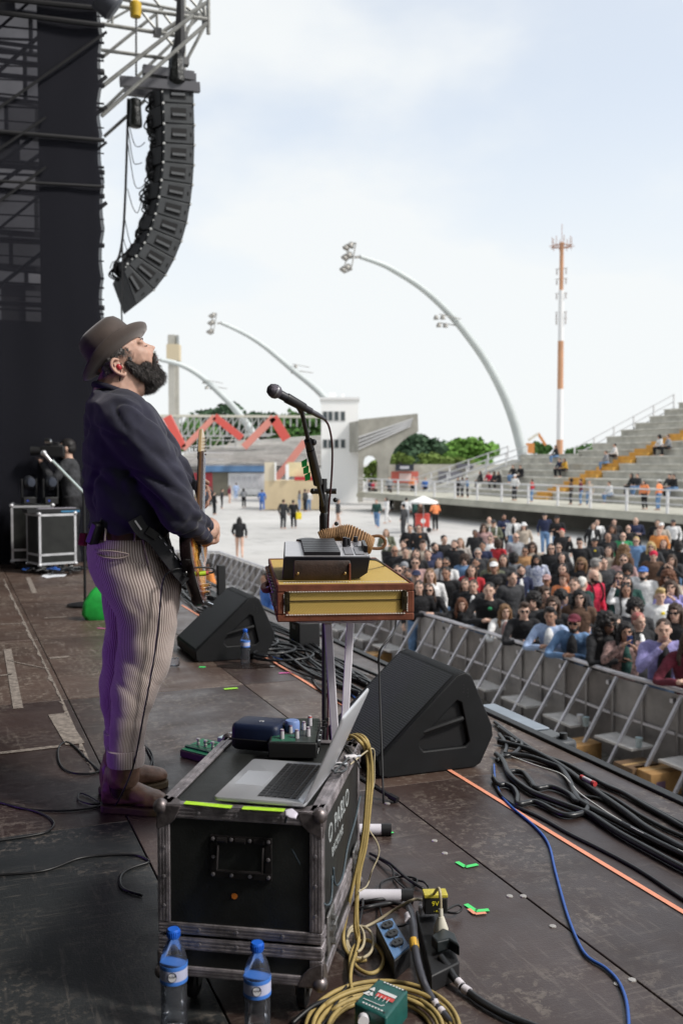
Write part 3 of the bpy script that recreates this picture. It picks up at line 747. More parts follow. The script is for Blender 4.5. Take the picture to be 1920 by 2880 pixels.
# ---- vendor umbrella and red cart
up = onz(1190, 1500, GZ)
ub = thing('vendor_umbrella', 'white vendor parasol open over the plaza left of the grandstand', 'parasol', up)
m = MB(); n = 12; vs = [(0, 0, 2.10)]
for k in range(n):
    w = 2*math.pi*k/n; vs.append((.80*math.cos(w), .80*math.sin(w), 1.76))
for k in range(n):
    w = 2*math.pi*k/n; vs.append((.82*math.cos(w), .82*math.sin(w), 1.66))
m.add(vs, [(0, 1+k, 1+(k+1) % n) for k in range(n)]+[(1+k, 1+n+k, 1+n+(k+1) % n, 1+(k+1) % n) for k in range(n)]); obj('canopy', m, mat('parasol_white', (.74, .73, .71), .8, nz=(2, .1)), ub)
m = MB(); cyl(m, (0, 0, 0), (0, 0, 2.05), .025, 6); obj('pole', m, STEEL, ub)
rc = thing('vendor_cart', 'red vendor ice box with white round logo on the plaza', 'cart', onz(1187, 1497, GZ))
m = MB(); box(m, (0, 0, .62), (.78, .5, .66)); obj('box', m, mat('cart_red', (.62, .08, .06), .5), rc, bevel=.06)
m = MB(); lathe(m, [(.14, 0), (.14, .01)], (.02, -.25, .65), 12, rot=rx(R(90))); obj('logo', m, WHITEP, rc)
m = MB(); box(m, (0, 0, 1.0), (.8, .52, .1)); obj('lid', m, mat('cart_red', (.6, .07, .06), .5), rc, bevel=.03)
for x_ in (-.35, .35):
    m = MB(); lathe(m, [(.15, -.03), (.15, .03)], (x_, -.2, .15), 10, rot=rx(R(90))); obj('wheel', m, RUBBER, rc)
    m = MB(); bar(m, (x_*.9, 0, .1), (x_*.9, 0, .3), .05); obj('leg', m, STEEL, rc)
# ================================================================ flown loudspeaker array and its scaffold tower
AP = 14.2
k_ = 640/1568.0
pa = thing('line_array', 'curved black line array of twelve loudspeaker cabinets hanging beside the stage', 'loudspeaker', sg(3.0, AP, 0), ANG)
IP = inv(pa)
def pp(cx, cy, off=0.0): return IP @ atalong(cx*k_, cy*k_, AP+off)
Rr = [(1338, 578), (1340, 718), (1344, 860), (1344, 998), (1341, 1136), (1332, 1272), (1316, 1406), (1293, 1536), (1257, 1662), (1208, 1784), (1148, 1897), (1068, 2000), (938, 2102)]
Ll = [(1112, 566), (1122, 704), (1128, 846), (1128, 982), (1124, 1112), (1112, 1236), (1096, 1352), (1072, 1468), (1040, 1572), (998, 1668), (942, 1762), (880, 1815), (852, 1868)]
CABM = mat('cabinet_grey', (.040, .044, .048), .55, nz=(5, .25), bump=(150, .4, .002))
for i in range(12):
    a, b, c, d = pp(*Ll[i]), pp(*Rr[i]), pp(*Rr[i+1]), pp(*Ll[i+1])
    ce = (a+b+c+d)/4
    q = [ce+(p-ce)*.972 for p in (a, b, c, d)]
    # real cabinets taper to the rear: side cheek, 1.05 m wide body behind it
    m = MB(); prism(m, q, (0, 1.05, 0)); cb = obj('speaker_cabinet', m, CABM, pa, bevel=.012)
    def inner(f, g): return q[0]+(q[1]-q[0])*f+((q[3]+(q[2]-q[3])*f)-(q[0]+(q[1]-q[0])*f))*g
    hp = [inner(.24, .22), inner(.74, .22), inner(.74, .80), inner(.24, .80)]
    m = MB(); prism(m, [p+Vector((0, -.006, 0)) for p in hp], (0, .02, 0)); obj('handle_recess', m, mat('recess_black', (.004, .004, .005), .7), cb)
    m = MB(); bar(m, inner(.27, .58)+Vector((0, -.014, 0)), inner(.71, .58)+Vector((0, -.014, 0)), .025, .035); obj('handle', m, mat('handle_grey', (.10, .105, .11), .4), cb)
    m = MB(); prism(m, [inner(.86, .42)+Vector((0, -.008, 0)), inner(.92, .42)+Vector((0, -.008, 0)), inner(.91, .60)+Vector((0, -.008, 0)), inner(.88, .60)+Vector((0, -.008, 0))], (0, .012, 0)); obj('badge', m, mat('recess_black', (0, 0, 0)), cb)
    # rear trapezoid with its cables
    da = (a-b).normalized(); dd = (d-c).normalized(); L = .07+.05*(i % 2)
    q2 = [a+Vector((0, .10, 0)), d+Vector((0, .10, 0)), d+dd*L*.9+Vector((0, .30, 0)), a+da*L+Vector((0, .30, 0))]
    ce = sum(q2, Vector())/4; m = MB(); prism(m, [ce+(p-ce)*.96 for p in q2], (0, .35, 0)); obj('rear_panel', m, mat('cab_rear', (.008, .008, .009), .6), cb, bevel=.01)
    m = MB()
    for kk in range(5):
        s = random.random(); p0 = a.lerp(d, s)+da*L*random.uniform(.7, 1.05)+Vector((0, .3, 0)); tube(m, [p0, p0+Vector((-.05, 0, -.03)), p0+Vector((random.uniform(-.12, -.03), .05, -.12)), p0+Vector((.03, 0, -.2))], .012, 5, smooth=3)
    obj('link_cable', m, RUBBER, cb)
    for p, r in ((inner(-.01, .05), .018), (inner(1.0, .02), .016), (inner(-.015, .5), .011)): obj('rigging_pin', cyl(MB(), p+Vector((0, -.03, 0)), p+Vector((0, .01, 0)), r, 6), mat('pin_steel', (.5, .5, .48), .4, .7), cb)
m = MB()
bar(m, pp(985, 480), pp(1335, 528), .10, .12); bar(m, pp(985, 500, .5), pp(1335, 548, .5), .10, .12)
bar(m, pp(828, 560), pp(1375, 605), .09, .13); bar(m, pp(860, 620, .5), pp(1100, 650, .5), .09, .13)
for x in (1170, 1330): bar(m, pp(x, 510), pp(x, 590), .08)
obj('fly_frame', m, mat('fly_frame_grey', (.09, .09, .10), .5, .3), pa)
m = MB(); lathe(m, [(.05, .19), (.085, .17), (.085, .05), (.10, -.14), (.095, -.19), (.05, -.21)], pp(932, 775), 12); obj('chain_bag', m, mat('bag_black', (.010, .011, .010), .35, bump=(20, .8, .02)), pa)
m = MB()
for j in range(44):
    y = 105+j*10; a = pp(940+(j % 2)*3-2, y); cyl(m, a, pp(940+((j+1) % 2)*3-2, y+9), .011 if j % 2 else .018, 5)
obj('hoist_chain', m, mat('chain_steel', (.16, .16, .16), .4, .8), pa)
m = MB(); c_ = pp(935, 65); lathe(m, [(.03, -.12), (.075, -.1), (.085, .08), (.04, .12)], c_, 10); obj('chain_hoist', m, mat('hoist_yellow', (.55, .36, .03), .5, nz=(4, .3)), pa)
m = MB(); tube(m, [pp(884, 680), pp(876, 1000), pp(862, 1400), pp(845, 1640), pp(820, 1770), pp(790, 1810)], .018, 6, smooth=5); tube(m, [pp(843, 1660), pp(846, 1900), pp(838, 2090), pp(842, 2240), pp(840, 2420)], .012, 5, smooth=4)
for x0, y0, x1, y1, sag in ((890, 860, 1000, 980, 90), (886, 900, 980, 1120, 120), (884, 1000, 1010, 1250, 170), (880, 1300, 990, 1320, 150), (860, 1500, 960, 1560, 160), (850, 1640, 930, 1650, 100), (760, 1850, 800, 1820, -30)):
    tube(m, [pp(x0, y0), pp((x0*2+x1)/3, (y0+y1)/2+sag*.8), pp((x0+2*x1)/3, (y0+y1)/2+sag), pp(x1, y1)], .006, 4, smooth=5)
obj('feed_cable', m, RUBBER, pa)
m = MB(); lathe(m, [(.03, .3), (.10, .1), (.13, -.25), (.05, -.3)], pp(1215, 440), 8); obj('sling_wrap', m, mat('bag_black', (0, 0, 0)), pa)
m = MB(); tube(m, [pp(1242, -20), pp(1240, 200), pp(1235, 350), pp(1225, 420), pp(1190, 500)], [.05, .07, .09, .05, .05], 6, smooth=3); tube(m, [pp(1235, 400), pp(1250, 500)], .05, 6); obj('steel_sling', m, mat('sling_black', (.02, .02, .022), .6), pa)

# scaffold tower
st = thing('scaffold_tower', 'silver tube scaffold tower bracing overhead beside the black scrim', 'scaffold', sg(3.2, 15, GZ), ANG)
IS = inv(st)
TUB = mat('scaffold_tube', (.26, .26, .245), .5, .6, nz=(8, .25))
def sct(cx0, cy0, cx1, cy1, off=0.6, r=.027, off2=None):
    m_ = MB(); cyl(m_, IS @ atalong(cx0*k_, cy0*k_, AP+off), IS @ atalong(cx1*k_, cy1*k_, AP+(off if off2 is None else off2)), r, 8); return obj('tube', m_, TUB, st)
TB = [(800, 40, 1440, 135, .2, .028), (760, -20, 1440, 110, 1.4, .027), (700, 165, 1260, 252, .3, .03), (700, 345, 1280, 420, .3, .027), (700, 600, 1330, 105, -.25, .028), (700, 800, 1425, 160, -.25, .027), (700, 770, 1420, 70, 1.3, .024),
      (720, 940, 1000, 690, .9, .024), (700, 400, 1120, 60, 1.0, .024), (1090, 240, 1420, 20, .5, .03), (1435, -40, 1436, 235, .2, .03), (1400, 20, 1420, 160, .8, .03), (1270, -40, 1268, 500, .9, .03), (1245, -40, 1243, 260, .5, .05), (1420, 160, 1280, 430, .5, .024), (1280, 250, 1400, -30, .9, .022),
      (960, 60, 1100, 235, .9, .02), (1100, 60, 1245, 250, 1.2, .02), (860, -30, 1000, 80, 1.2, .02), (740, 150, 900, 60, 1.2, .018), (775, 60, 775, 170, .7, .02), (1080, 80, 1085, 230, .7, .02), (1060, -10, 1100, 40, .7, .02), (1110, 220, 1290, 420, .9, .02), (1190, -20, 1430, 160, .9, .022), (1290, -30, 1440, 140, 1.2, .02)]
for t_ in TB: sct(*t_)
m = MB()
for cx, cy in ((1260, 110), (1265, 250), (1420, 150), (1275, 428), (1085, 225), (1250, 140)): 
    p = IS @ atalong(cx*k_, cy*k_, AP+.3); obj('coupler', box(MB(), p, (.10, .12, .10)), mat('coupler_steel', (.12, .12, .12), .5, .5), st)
fx = thing('stage_lamp_can', 'dark cylindrical stage lamp poking out at the top of the scrim edge', 'stage light', atalong(785*k_, 60*k_, 12.0), ANG)
m = MB(); IF = inv(fx); a_ = IF @ atalong(690*k_, -30*k_, 12.0); b_ = IF @ atalong(800*k_, 70*k_, 12.0); tube(m, [a_, b_.lerp(a_, .15), b_], [.16, .16, .13], 12); obj('body', m, mat('lamp_slate', (.06, .065, .08), .45), fx)
# ================================================================ the singer
SP = onz(372, 2262); SP = Vector((SP.x, SP.y, 0))
sing = thing('person', 'bearded man in brown hat, navy sweater and striped trousers singing with guitar', 'person', SP, R(18))
IS_ = inv(sing); ISr = IS_.to_3x3()
CL = IS_ @ CAM
def sl(u, v, y=0.0):
    """point of the singer's own frame (x forward, y to his left, z up) seen at pixel (u,v) in his plane y"""
    d = ISr @ ray(u, v); return CL + d*((y-CL.y)/d.y)
SKIN = mat('skin', (.47, .285, .215), .52, nz=(40, .10), bump=(240, .25, .001), sss=.12)
SKIN_SHADED = mat('skin_hand', (.26, .135, .095), .55, nz=(50, .15), bump=(240, .3, .001), sss=.08)  # left hand only: its shade is put into a darker skin colour
def knit():
    m = mat('navy_knit', (.012, .012, .027), .85, nz=(16, .25), bump=(420, .5, .001), sheen=.15); return m
NAVY = knit()
NS = 28
def sec(v, ub, uf, hw, y=0.0, e=2.3, tilt=0.0, yoff=0.0):
    """horizontal section between the back (ub) and front (uf) outline at image row v"""
    a = sl(ub, v, y); b = sl(uf, v, y); cx = (a.x+b.x)/2; rx_ = abs(b.x-a.x)/2; z = (a.z+b.z)/2; o = []
    for k in range(NS):
        w = 2*math.pi*k/NS; c, s = math.cos(w), math.sin(w)
        x = cx+rx_*math.copysign(abs(c)**(2/e), c); yy = y+yoff+hw*math.copysign(abs(s)**(2/e), s)
        o.append(Vector((x, yy, z+tilt*(x-cx))))
    return o
# ---- sweater: trunk, right arm across the near side, left arm reaching to the neck of the guitar
m = MB()
loft(m, [sec(1098, 268, 372, .075, tilt=-.35), sec(1118, 258, 405, .12, tilt=-.30), sec(1140, 250, 432, .19, tilt=-.2), sec(1172, 240, 455, .225, tilt=-.12), sec(1215, 233, 474, .235), sec(1265, 229, 490, .235), sec(1310, 230, 502, .235), sec(1360, 234, 508, .235), sec(1410, 240, 506, .235), sec(1455, 246, 496, .23), sec(1488, 252, 480, .222), sec(1502, 258, 470, .21)])
RS = sl(372, 1188, -.20); RE = sl(508, 1442, -.275); RW = sl(566, 1492, -.10)
tube(m, [sl(330, 1150, -.08), RS+Vector((-.02, 0, 0)), RS.lerp(RE, .35), RS.lerp(RE, .7), RE, RE.lerp(RW, .5), RW], [.085, .100, .095, .082, .074, .064, .056], 16, smooth=4)
LS = Vector((.06, .20, sl(400, 1190, 0).z)); LE = Vector((.30, .36, 1.15)); LW = sl(556, 1398, .30)
tube(m, [LS+Vector((-.06, -.08, .03)), LS, LS.lerp(LE, .5), LE, LE.lerp(LW, .6), LW+Vector((-.03, 0, -.02))], [.09, .095, .08, .066, .052, .046], 14, smooth=4)
me = fuse(m, .0095, 7)
armA, armB = RS, RE
def wr(co, n):
    d = 0
    # drapery: oblique pulls from the shoulder across the arm and back
    q = co.x*.75+co.z*.95
    d += .008*noise.noise((q*11, co.y*4, (co.x-co.z)*2.2))
    d += .007*noise.noise((q*26+3, co.y*8, (co.x-co.z)*5))
    g = noise.noise((q*5.5+2, co.y*2.5, (co.x-co.z)*1.6)); d -= .012*max(0, 1-abs(g)*7)
    g = noise.noise((q*9-4, co.y*3, (co.x-co.z)*2.6)); d -= .010*max(0, 1-abs(g)*6)
    # rings of cloth pushed up the forearm
    if co.x > .02 and co.z < 1.22 and co.y < -.02:
        t = (co-RE).dot((RW-RE).normalized()); d += .0060*math.sin(t*95+4*noise.noise(co*9))*max(0, min(1, (t+.10)*8))
    # slack folds above the waistband
    if co.z < 1.16: d += .005*math.sin(co.z*70+5*noise.noise(co*6))*min(1, (1.16-co.z)*9)
    return d
displace(me, wr)
obj('sweater', me, NAVY, sing, sharp=0)
# crew neck and shirt yoke seam
m = MB(); ring = sec(1102, 267, 380, .080, tilt=-.35); tube(m, ring, .0125, 8, closed=True); obj('collar', m, mat('navy_rib', (.012, .012, .024), .85, bump=(300, .6, .001)), sing, sharp=0)
# ---- trousers
def stripe():
    m_ = bpy.data.materials.new('striped_cotton'); m_.use_nodes = True; t = m_.node_tree; L = t.links; N = t.nodes.new; b = t.nodes['Principled BSDF']
    tcn = N('ShaderNodeTexCoord'); sp3 = N('ShaderNodeSeparateXYZ'); L.new(tcn.outputs['UV'], sp3.inputs[0])
    f = N('ShaderNodeMath'); f.operation = 'MULTIPLY'; f.inputs[1].default_value = 80*2*math.pi; L.new(sp3.outputs['X'], f.inputs[0])
    s = N('ShaderNodeMath'); s.operation = 'SINE'; L.new(f.outputs[0], s.inputs[0])
    r = N('ShaderNodeMapRange'); r.inputs['From Min'].default_value = -.25; r.inputs['From Max'].default_value = .45; L.new(s.outputs[0], r.inputs['Value'])
    x = N('ShaderNodeMix'); x.data_type = 'RGBA'; x.inputs['A'].default_value = (.22, .165, .15, 1); x.inputs['B'].default_value = (.62, .53, .49, 1); L.new(r.outputs[0], x.inputs['Factor'])
    L.new(x.outputs['Result'], b.inputs['Base Color']); b.inputs['Roughness'].default_value = .85; b.inputs['Sheen Weight'].default_value = .2
    n = N('ShaderNodeTexNoise'); n.inputs['Scale'].default_value = 300; L.new(tcn.outputs['Object'], n.inputs['Vector'])
    bp = N('ShaderNodeBump'); bp.inputs['Strength'].default_value = .4; bp.inputs['Distance'].default_value = .001; L.new(n.outputs['Fac'], bp.inputs['Height']); L.new(bp.outputs[0], b.inputs['Normal']); return m_
STR = stripe()
NS = 72
def fold(ring, amp, seed, z0=0):
    o = []
    c = sum(ring, Vector())/len(ring)
    for p in ring:
        r = p-c; r.z = 0; n = r.normalized()
        q = p.z*17+3*noise.noise((p.x*5+seed, p.y*5, p.z*3)); 
        g = noise.noise((p.x*4+seed*2, p.y*4, p.z*9+p.x*5)); d = amp*(math.sin(q)*.5+1.1*noise.noise((p.x*14+seed, p.y*12, p.z*16))-.65*max(0, 1-abs(g)*4))
        o.append(p+n*d)
    return o
def dense(keys, n):
    """keys: rows (v, ub, uf, hw, y) -> smooth rows"""
    o = []
    K = len(keys)
    for i in range(K-1):
        p0, p1, p2, p3 = keys[max(i-1, 0)], keys[i], keys[i+1], keys[min(i+2, K-1)]
        for k in range(n):
            t = k/n; o.append([.5*(2*b+(c-a)*t+(2*a-5*b+4*c-d)*t*t+(3*b-a-3*c+d)*t**3) for a, b, c, d in zip(p0, p1, p2, p3)])
    o.append(list(keys[-1])); return o
tr_ = MB()
hipk = [(1492, 256, 470, .195, 0), (1520, 248, 478, .205, 0), (1560, 242, 490, .215, 0), (1600, 250, 500, .215, 0), (1640, 266, 507, .21, 0), (1672, 290, 500, .20, 0)]
loft(tr_, [fold(sec(*k[:4], y=k[4], e=2.4), .004, 1) for k in dense(hipk, 5)], us=1.62)
neark = [(1540, 262, 488, .10, -.10), (1600, 272, 500, .112, -.108), (1650, 290, 508, .116, -.112), (1700, 312, 505, .112, -.115), (1738, 326, 500, .106, -.115), (1785, 330, 496, .100, -.115), (1830, 328, 489, .095, -.115), (1880, 322, 474, .090, -.115), (1917, 319, 460, .086, -.115), (1962, 314, 438, .082, -.115), (2006, 312, 424, .078, -.115), (2051, 307, 414, .076, -.115), (2096, 304, 408, .074, -.115), (2140, 306, 402, .072, -.115)]
rings = [fold(sec(*k[:4], y=k[4], e=2.2), .006*min(1, (k[0]-1530)/160), 3) for k in dense(neark, 5)]
loft(tr_, rings)
fark = [(1540, 260, 480, .10, .10), (1600, 268, 480, .11, .108), (1650, 284, 486, .112, .112), (1700, 291, 470, .108, .115), (1738, 295, 460, .102, .115), (1800, 290, 452, .095, .115), (1872, 286, 430, .088, .115), (1939, 281, 405, .082, .115), (2006, 288, 392, .078, .115), (2060, 296, 384, .074, .115), (2092, 299, 380, .072, .115)]
loft(tr_, [fold(sec(*k[:4], y=k[4], e=2.2), .007*min(1, (k[0]-1530)/160), 9) for k in dense(fark, 4)])
obj('trousers', tr_, STR, sing, sharp=0)
for ks_, n_ in ((neark[-1], 'cuff'), (fark[-1], 'cuff')):
    m = MB(); v, ub, uf, hw, y = ks_
    loft(m, [sec(v-38, ub-3, uf+3, hw+.004, y), sec(v-36, ub-7, uf+6, hw+.008, y), sec(v-2, ub-6, uf+5, hw+.008, y), sec(v+8, ub-4, uf+3, hw+.006, y), sec(v+9, ub+4, uf-5, hw-.004, y)]); obj(n_, m, STR, sing, sharp=60)
# pocket welt, belt loops, belt
def skin_pt(u, v, y): return sl(u, v, y)
def hipsurf(u, v, off=.004):
    """near-side surface point of the hips seen at (u,v)"""
    ks = dense(hipk, 10); k = min(ks, key=lambda q: abs(q[0]-v)); a = sl(k[1], v, 0).x; b = sl(k[2], v, 0).x; y = -.2
    for _ in range(6):
        x = sl(u, v, y).x; f = max(-1, min(1, (x-(a+b)/2)/((b-a)/2))); y = -(k[3])*(max(0, 1-abs(f)**2.4))**(1/2.4)-off
    return sl(u, v, y)
m = MB(); tube(m, [hipsurf(u, v, .006) for u, v in ((272, 1556), (290, 1551), (320, 1551), (350, 1556), (364, 1560))], .0035, 6, smooth=4); tube(m, [hipsurf(u, v, .006) for u, v in ((274, 1560), (290, 1567), (320, 1571), (345, 1569), (364, 1562))], .0032, 6, smooth=4); obj('pocket_welt', m, mat('trouser_trim', (.42, .34, .30), .85), sing, sharp=0)
m = MB(); tube(m, [hipsurf(u, v, .005) for u, v in ((402, 1512), (412, 1560), (424, 1610), (430, 1642))], .0025, 6, smooth=4); tube(m, [hipsurf(u, v, .005) for u, v in ((462, 1540), (452, 1590), (432, 1642))], .0025, 6, smooth=4); obj('side_pocket', m, mat('trouser_trim', (0, 0, 0)), sing, sharp=0)
NS = 40
m = MB(); loft(m, [sec(1484, 252, 468, .196), sec(1484, 249, 472, .203), sec(1508, 247, 474, .206), sec(1509, 252, 468, .198)]); obj('belt', m, mat('belt_leather', (.05, .018, .010), .5, nz=(20, .3)), sing)
for u in (300, 384):
    m = MB(); bar(m, hipsurf(u-2, 1483, .012), hipsurf(u-5, 1522, .012), .010, .006); obj('belt_loop', m, STR, sing, bevel=.001)
# radio packs on the belt
m = MB(); a_ = hipsurf(282, 1470, .03); b_ = hipsurf(262, 1528, .03); bar(m, a_, b_, .060, .030); obj('radio_pack', m, mat('pack_black', (.010, .010, .012), .45), sing, bevel=.006)
m = MB(); cyl(m, a_, a_+(a_-b_)*.45+Vector((.005, 0, 0)), .004, 6); obj('pack_antenna', m, RUBBER, sing)
m = MB(); a_ = hipsurf(268, 1490, .05); bar(m, a_, a_+Vector((-.004, 0, -.02)), .014, .004); obj('pack_label', m, mat('label_lilac', (.45, .38, .6), .5), sing)
m = MB(); bar(m, hipsurf(262, 1500, .012)+Vector((-.03, 0, 0)), hipsurf(256, 1534, .012)+Vector((-.03, 0, 0)), .03, .02); obj('pack_pouch', m, mat('pouch_red', (.22, .02, .03), .6), sing, bevel=.004)
# ---- boots
BOOT = mat('boot_leather', (.185, .105, .072), .42, nz=(18, .45), bump=(90, .5, .002), rvar=.08)
SOLE = mat('boot_sole', (.07, .045, .02), .65, nz=(30, .3))
def boot(heel, toe, z0, y, ank):
    hx, tx = heel, toe; d = (tx-hx).normalized(); n = Vector((-d.y, d.x, 0)); L = (tx-hx).length; m = MB()
    def ringx(f, w, h, zb=.022):
        c = hx+d*(f*L); o = []
        for k in range(16):
            a = 2*math.pi*k/16; cs_, sn = math.cos(a), math.sin(a); o.append(c+n*(w*cs_)+Vector((0, 0, zb+h*(.5+.5*math.copysign(abs(sn)**.8, sn)))))
        return o
    loft(m, [ringx(.0, .026, .09), ringx(.04, .036, .11), ringx(.2, .041, .13), ringx(.38, .042, .115), ringx(.55, .046, .085), ringx(.72, .051, .067), ringx(.87, .047, .056), ringx(.96, .034, .046), ringx(1.0, .018, .034)])
    tube(m, [hx+d*(L*.22)+Vector((0, 0, .07)), hx+d*(L*.22)+Vector((0, 0, .14)), ank+Vector((0, 0, .0)), ank+Vector((0, 0, .09))], [.052, .050, .055, .058], 14, smooth=2)
    me = fuse(m, .0065, 5); displace(me, lambda c, q: .0022*noise.noise(c*22)+.0016*noise.noise(c*55)); b_ = obj('boot', me, BOOT, sing, sharp=0)
    m = MB(); pts = []
    for f, w in ((-.01, .027), (.04, .040), (.2, .044), (.42, .043), (.6, .050), (.75, .055), (.9, .050), (.98, .036), (1.015, .016)): pts.append((f, w))
    poly = [hx+d*(f*L)+n*w for f, w in pts]+[hx+d*(f*L)-n*w for f, w in reversed(pts)]
    for p in poly: p.z = 0
    prism(m, poly, (0, 0, .026)); 
    obj('sole', m, SOLE, b_, bevel=.004)
    m = MB(); s_ = -1; e_ = hx+d*(L*.30)-n*.051
    ring = [e_+d*(.030*math.cos(a))+Vector((0, 0, .115+.055*math.sin(a)))+n*(-.004+.006*abs(math.cos(a))) for a in [2*math.pi*k/14 for k in range(14)]]
    tube(m, ring, .0022, 5, closed=True); prism(m, ring, n*.012); obj('elastic_gore', m, mat('boot_elastic', (.05, .028, .02), .8, bump=(300, 1, .001)), b_, sharp=0)
def fl(u, v): p = IS_ @ onz(u, v); return p
h_ = fl(292, 2277); t_ = fl(468, 2286); boot(h_, t_, 0, 0, sl(352, 2186, -.115))
h_ = fl(284, 2236); t_ = fl(468, 2206); h_.z = t_.z = 0; boot(h_, t_, 0, 0, sl(336, 2130, .115))
# ---- neck and head (one continuous skin), tipped back
C0 = sl(352, 1011, 0); HT = R(31)
HM = Matrix.Rotation(-HT, 3, 'Y') @ Matrix.Rotation(R(4), 3, 'X')
def hd(x, y, z): return C0 + HM @ Vector((x, y, z))
m = MB()
ell(m, hd(-.012, 0, .028), (.100, .079, .088), HM); ell(m, hd(.035, 0, -.015), (.068, .064, .085), HM); ell(m, hd(.045, 0, -.075), (.046, .050, .040), HM)
ell(m, hd(.020, 0, -.06), (.055, .062, .045), HM); ell(m, hd(.066, 0, .030), (.026, .052, .022), HM)
for s in (-1, 1):
    ell(m, hd(.066, s*.030, -.018), (.026, .024, .022), HM); ell(m, hd(.079, s*.031, .012), (.013, .017, .011), HM); ell(m, hd(.072, s*.032, .030), (.018, .026, .010), HM)
    ell(m, hd(.094, s*.013, -.023), (.012, .009, .009), HM)
tube(m, [hd(.080, 0, .022), hd(.094, 0, .004), hd(.108, 0, -.014), hd(.112, 0, -.021)], [.010, .011, .013, .014], 10, smooth=3)
ell(m, hd(.088, 0, -.043), (.016, .026, .009), HM); ell(m, hd(.084, 0, -.068), (.015, .023, .009), HM); ell(m, hd(.078, 0, -.09), (.018, .024, .016), HM)
tube(m, [sl(300, 1120, 0)+Vector((.03, 0, -.03)), sl(335, 1085, 0), hd(-.015, 0, -.03)], [.098, .080, .072], 16, smooth=3)
ell(m, sl(380, 1092, 0), (.05, .055, .04), HM)
me = fuse(m, .0042, 5, .5); displace(me, lambda c, q: .0008*noise.noise(c*60)); obj('body', me, SKIN, sing, sharp=0)
# ears
for s in (-1, 1):
    m = MB(); E = lambda a, b, c=0: hd(-.044+a, s*(.079+c), -.010+b)
    tube(m, [E(.012, .022), E(-.004, .034, .010), E(-.022, .022, .016), E(-.024, .0, .016), E(-.014, -.020, .012), E(.0, -.034, .008), E(.010, -.026, .004)], [.005, .006, .0065, .006, .0055, .008, .005], 8, smooth=4)
    ell(m, E(-.007, .002, .001), (.020, .006, .027), HM); tube(m, [E(-.010, .018, .008), E(-.014, .002, .010), E(-.004, -.012, .009)], .0035, 6, smooth=3)
    ell(m, E(.010, -.004, .004), (.006, .006, .008), HM)
    er = obj('ear', fuse(m, .0025, 3), SKIN, sing, sharp=0)
    m = MB(); ell(m, E(-.002, .0, .010), (.010, .007, .012), HM); obj('earpiece', m, mat('earpiece_red', (.45, .03, .04), .35), er)
m = MB(); tube(m, [hd(-.03, -.088, .0), hd(-.055, -.086, -.035), hd(-.085, -.07, -.085)], .002, 5, smooth=3); obj('earpiece_wire', m, RUBBER, sing, sharp=0)
# closed eyes, brows, lips
for s in (-1, 1):
    m = MB(); tube(m, [hd(.0905, s*.018, .0085), hd(.0928, s*.026, .006), hd(.0900, s*.036, .0055), hd(.0820, s*.046, .0085)], [.0012, .0018, .0020, .0012], 6, smooth=3); obj('eyelash', m, mat('lash', (.02, .012, .01), .6), sing, sharp=0)
    m = MB(); tube(m, [hd(.0925, s*.014, .031), hd(.0920, s*.028, .037), hd(.082, s*.043, .036), hd(.070, s*.053, .030)], [.0016, .0022, .0020, .001], 6, smooth=3); obj('eyebrow', m, mat('brow_hair', (.10, .06, .045), .8), sing, sharp=0)
LIP = mat('lip', (.34, .12, .10), .4)
m = MB(); tube(m, [hd(.088, -.022, -.0505), hd(.1005, -.010, -.047), hd(.1025, 0, -.0480), hd(.1005, .010, -.047), hd(.088, .022, -.0505)], [.002, .0045, .0048, .0045, .002], 8, smooth=4); obj('upper_lip', m, LIP, sing, sharp=0)
m = MB(); tube(m, [hd(.086, -.021, -.0545), hd(.0965, -.010, -.0635), hd(.0985, 0, -.0650), hd(.0965, .010, -.0635), hd(.086, .021, -.0545)], [.002, .0048, .0055, .0048, .002], 8, smooth=4); obj('lower_lip', m, LIP, sing, sharp=0)
m = MB(); ell(m, hd(.092, 0, -.056), (.007, .015, .006), HM); obj('mouth', m, mat('mouth_dark', (.05, .012, .012), .5), sing)
# beard and hair: tufted masses plus short strands
BRD = mat('beard_hair', (.022, .017, .016), .6, nz=(55, .6), bump=(160, 1, .004), col2=(.15, .135, .13))
HR = mat('grey_hair', (.03, .025, .024), .6, nz=(70, .6), bump=(160, 1, .004), col2=(.24, .22, .21))
def strands(mb, seeds, L, grav, n, r=.0011, rnd=random.Random(5)):
    for c, out in seeds:
        d = (out+Vector((rnd.gauss(0, .35), rnd.gauss(0, .35), rnd.gauss(0, .35)))).normalized(); l = L*rnd.uniform(.6, 1.2)
        p1 = c+d*l*.5+grav*l*.2; p2 = c+d*l*.8+grav*l*.7
        a, b = frame_of(d); mb.add([c+a*r*1.6, c-a*r*1.6, p1-a*r, p1+a*r, p2], [(0, 1, 2, 3), (3, 2, 4)])
m = MB()
jaw = [(-.008, .070, -.018, .014), (.004, .069, -.045, .022), (.020, .062, -.068, .026), (.040, .050, -.090, .030), (.058, .034, -.105, .032), (.072, .016, -.112, .032), (.070, 0, -.112, .030)]
for s in (-1, 1):
    for i in range(len(jaw)-1):
        for f in (0, .5):
            a, b = jaw[i], jaw[i+1]; x, y, z, r = [p*(1-f)+q*f for p, q in zip(a, b)]; ell(m, hd(x, s*y, z), (r*.86, r*.74, r*.86), HM, 10, 7)
    ell(m, hd(.040, s*.045, -.062), (.028, .022, .030), HM, 10, 7); ell(m, hd(.028, s*.02, -.118), (.045, .03, .028), HM, 10, 7)
    tube(m, [hd(.100, s*.004, -.0375), hd(.0985, s*.014, -.040), hd(.089, s*.026, -.050), hd(.079, s*.032, -.070), hd(.074, s*.032, -.092)], [.006, .0075, .0085, .010, .013], 8, smooth=3)
ell(m, hd(.092, 0, -.083), (.009, .010, .010), HM); ell(m, hd(.062, 0, -.110), (.024, .028, .022), HM)
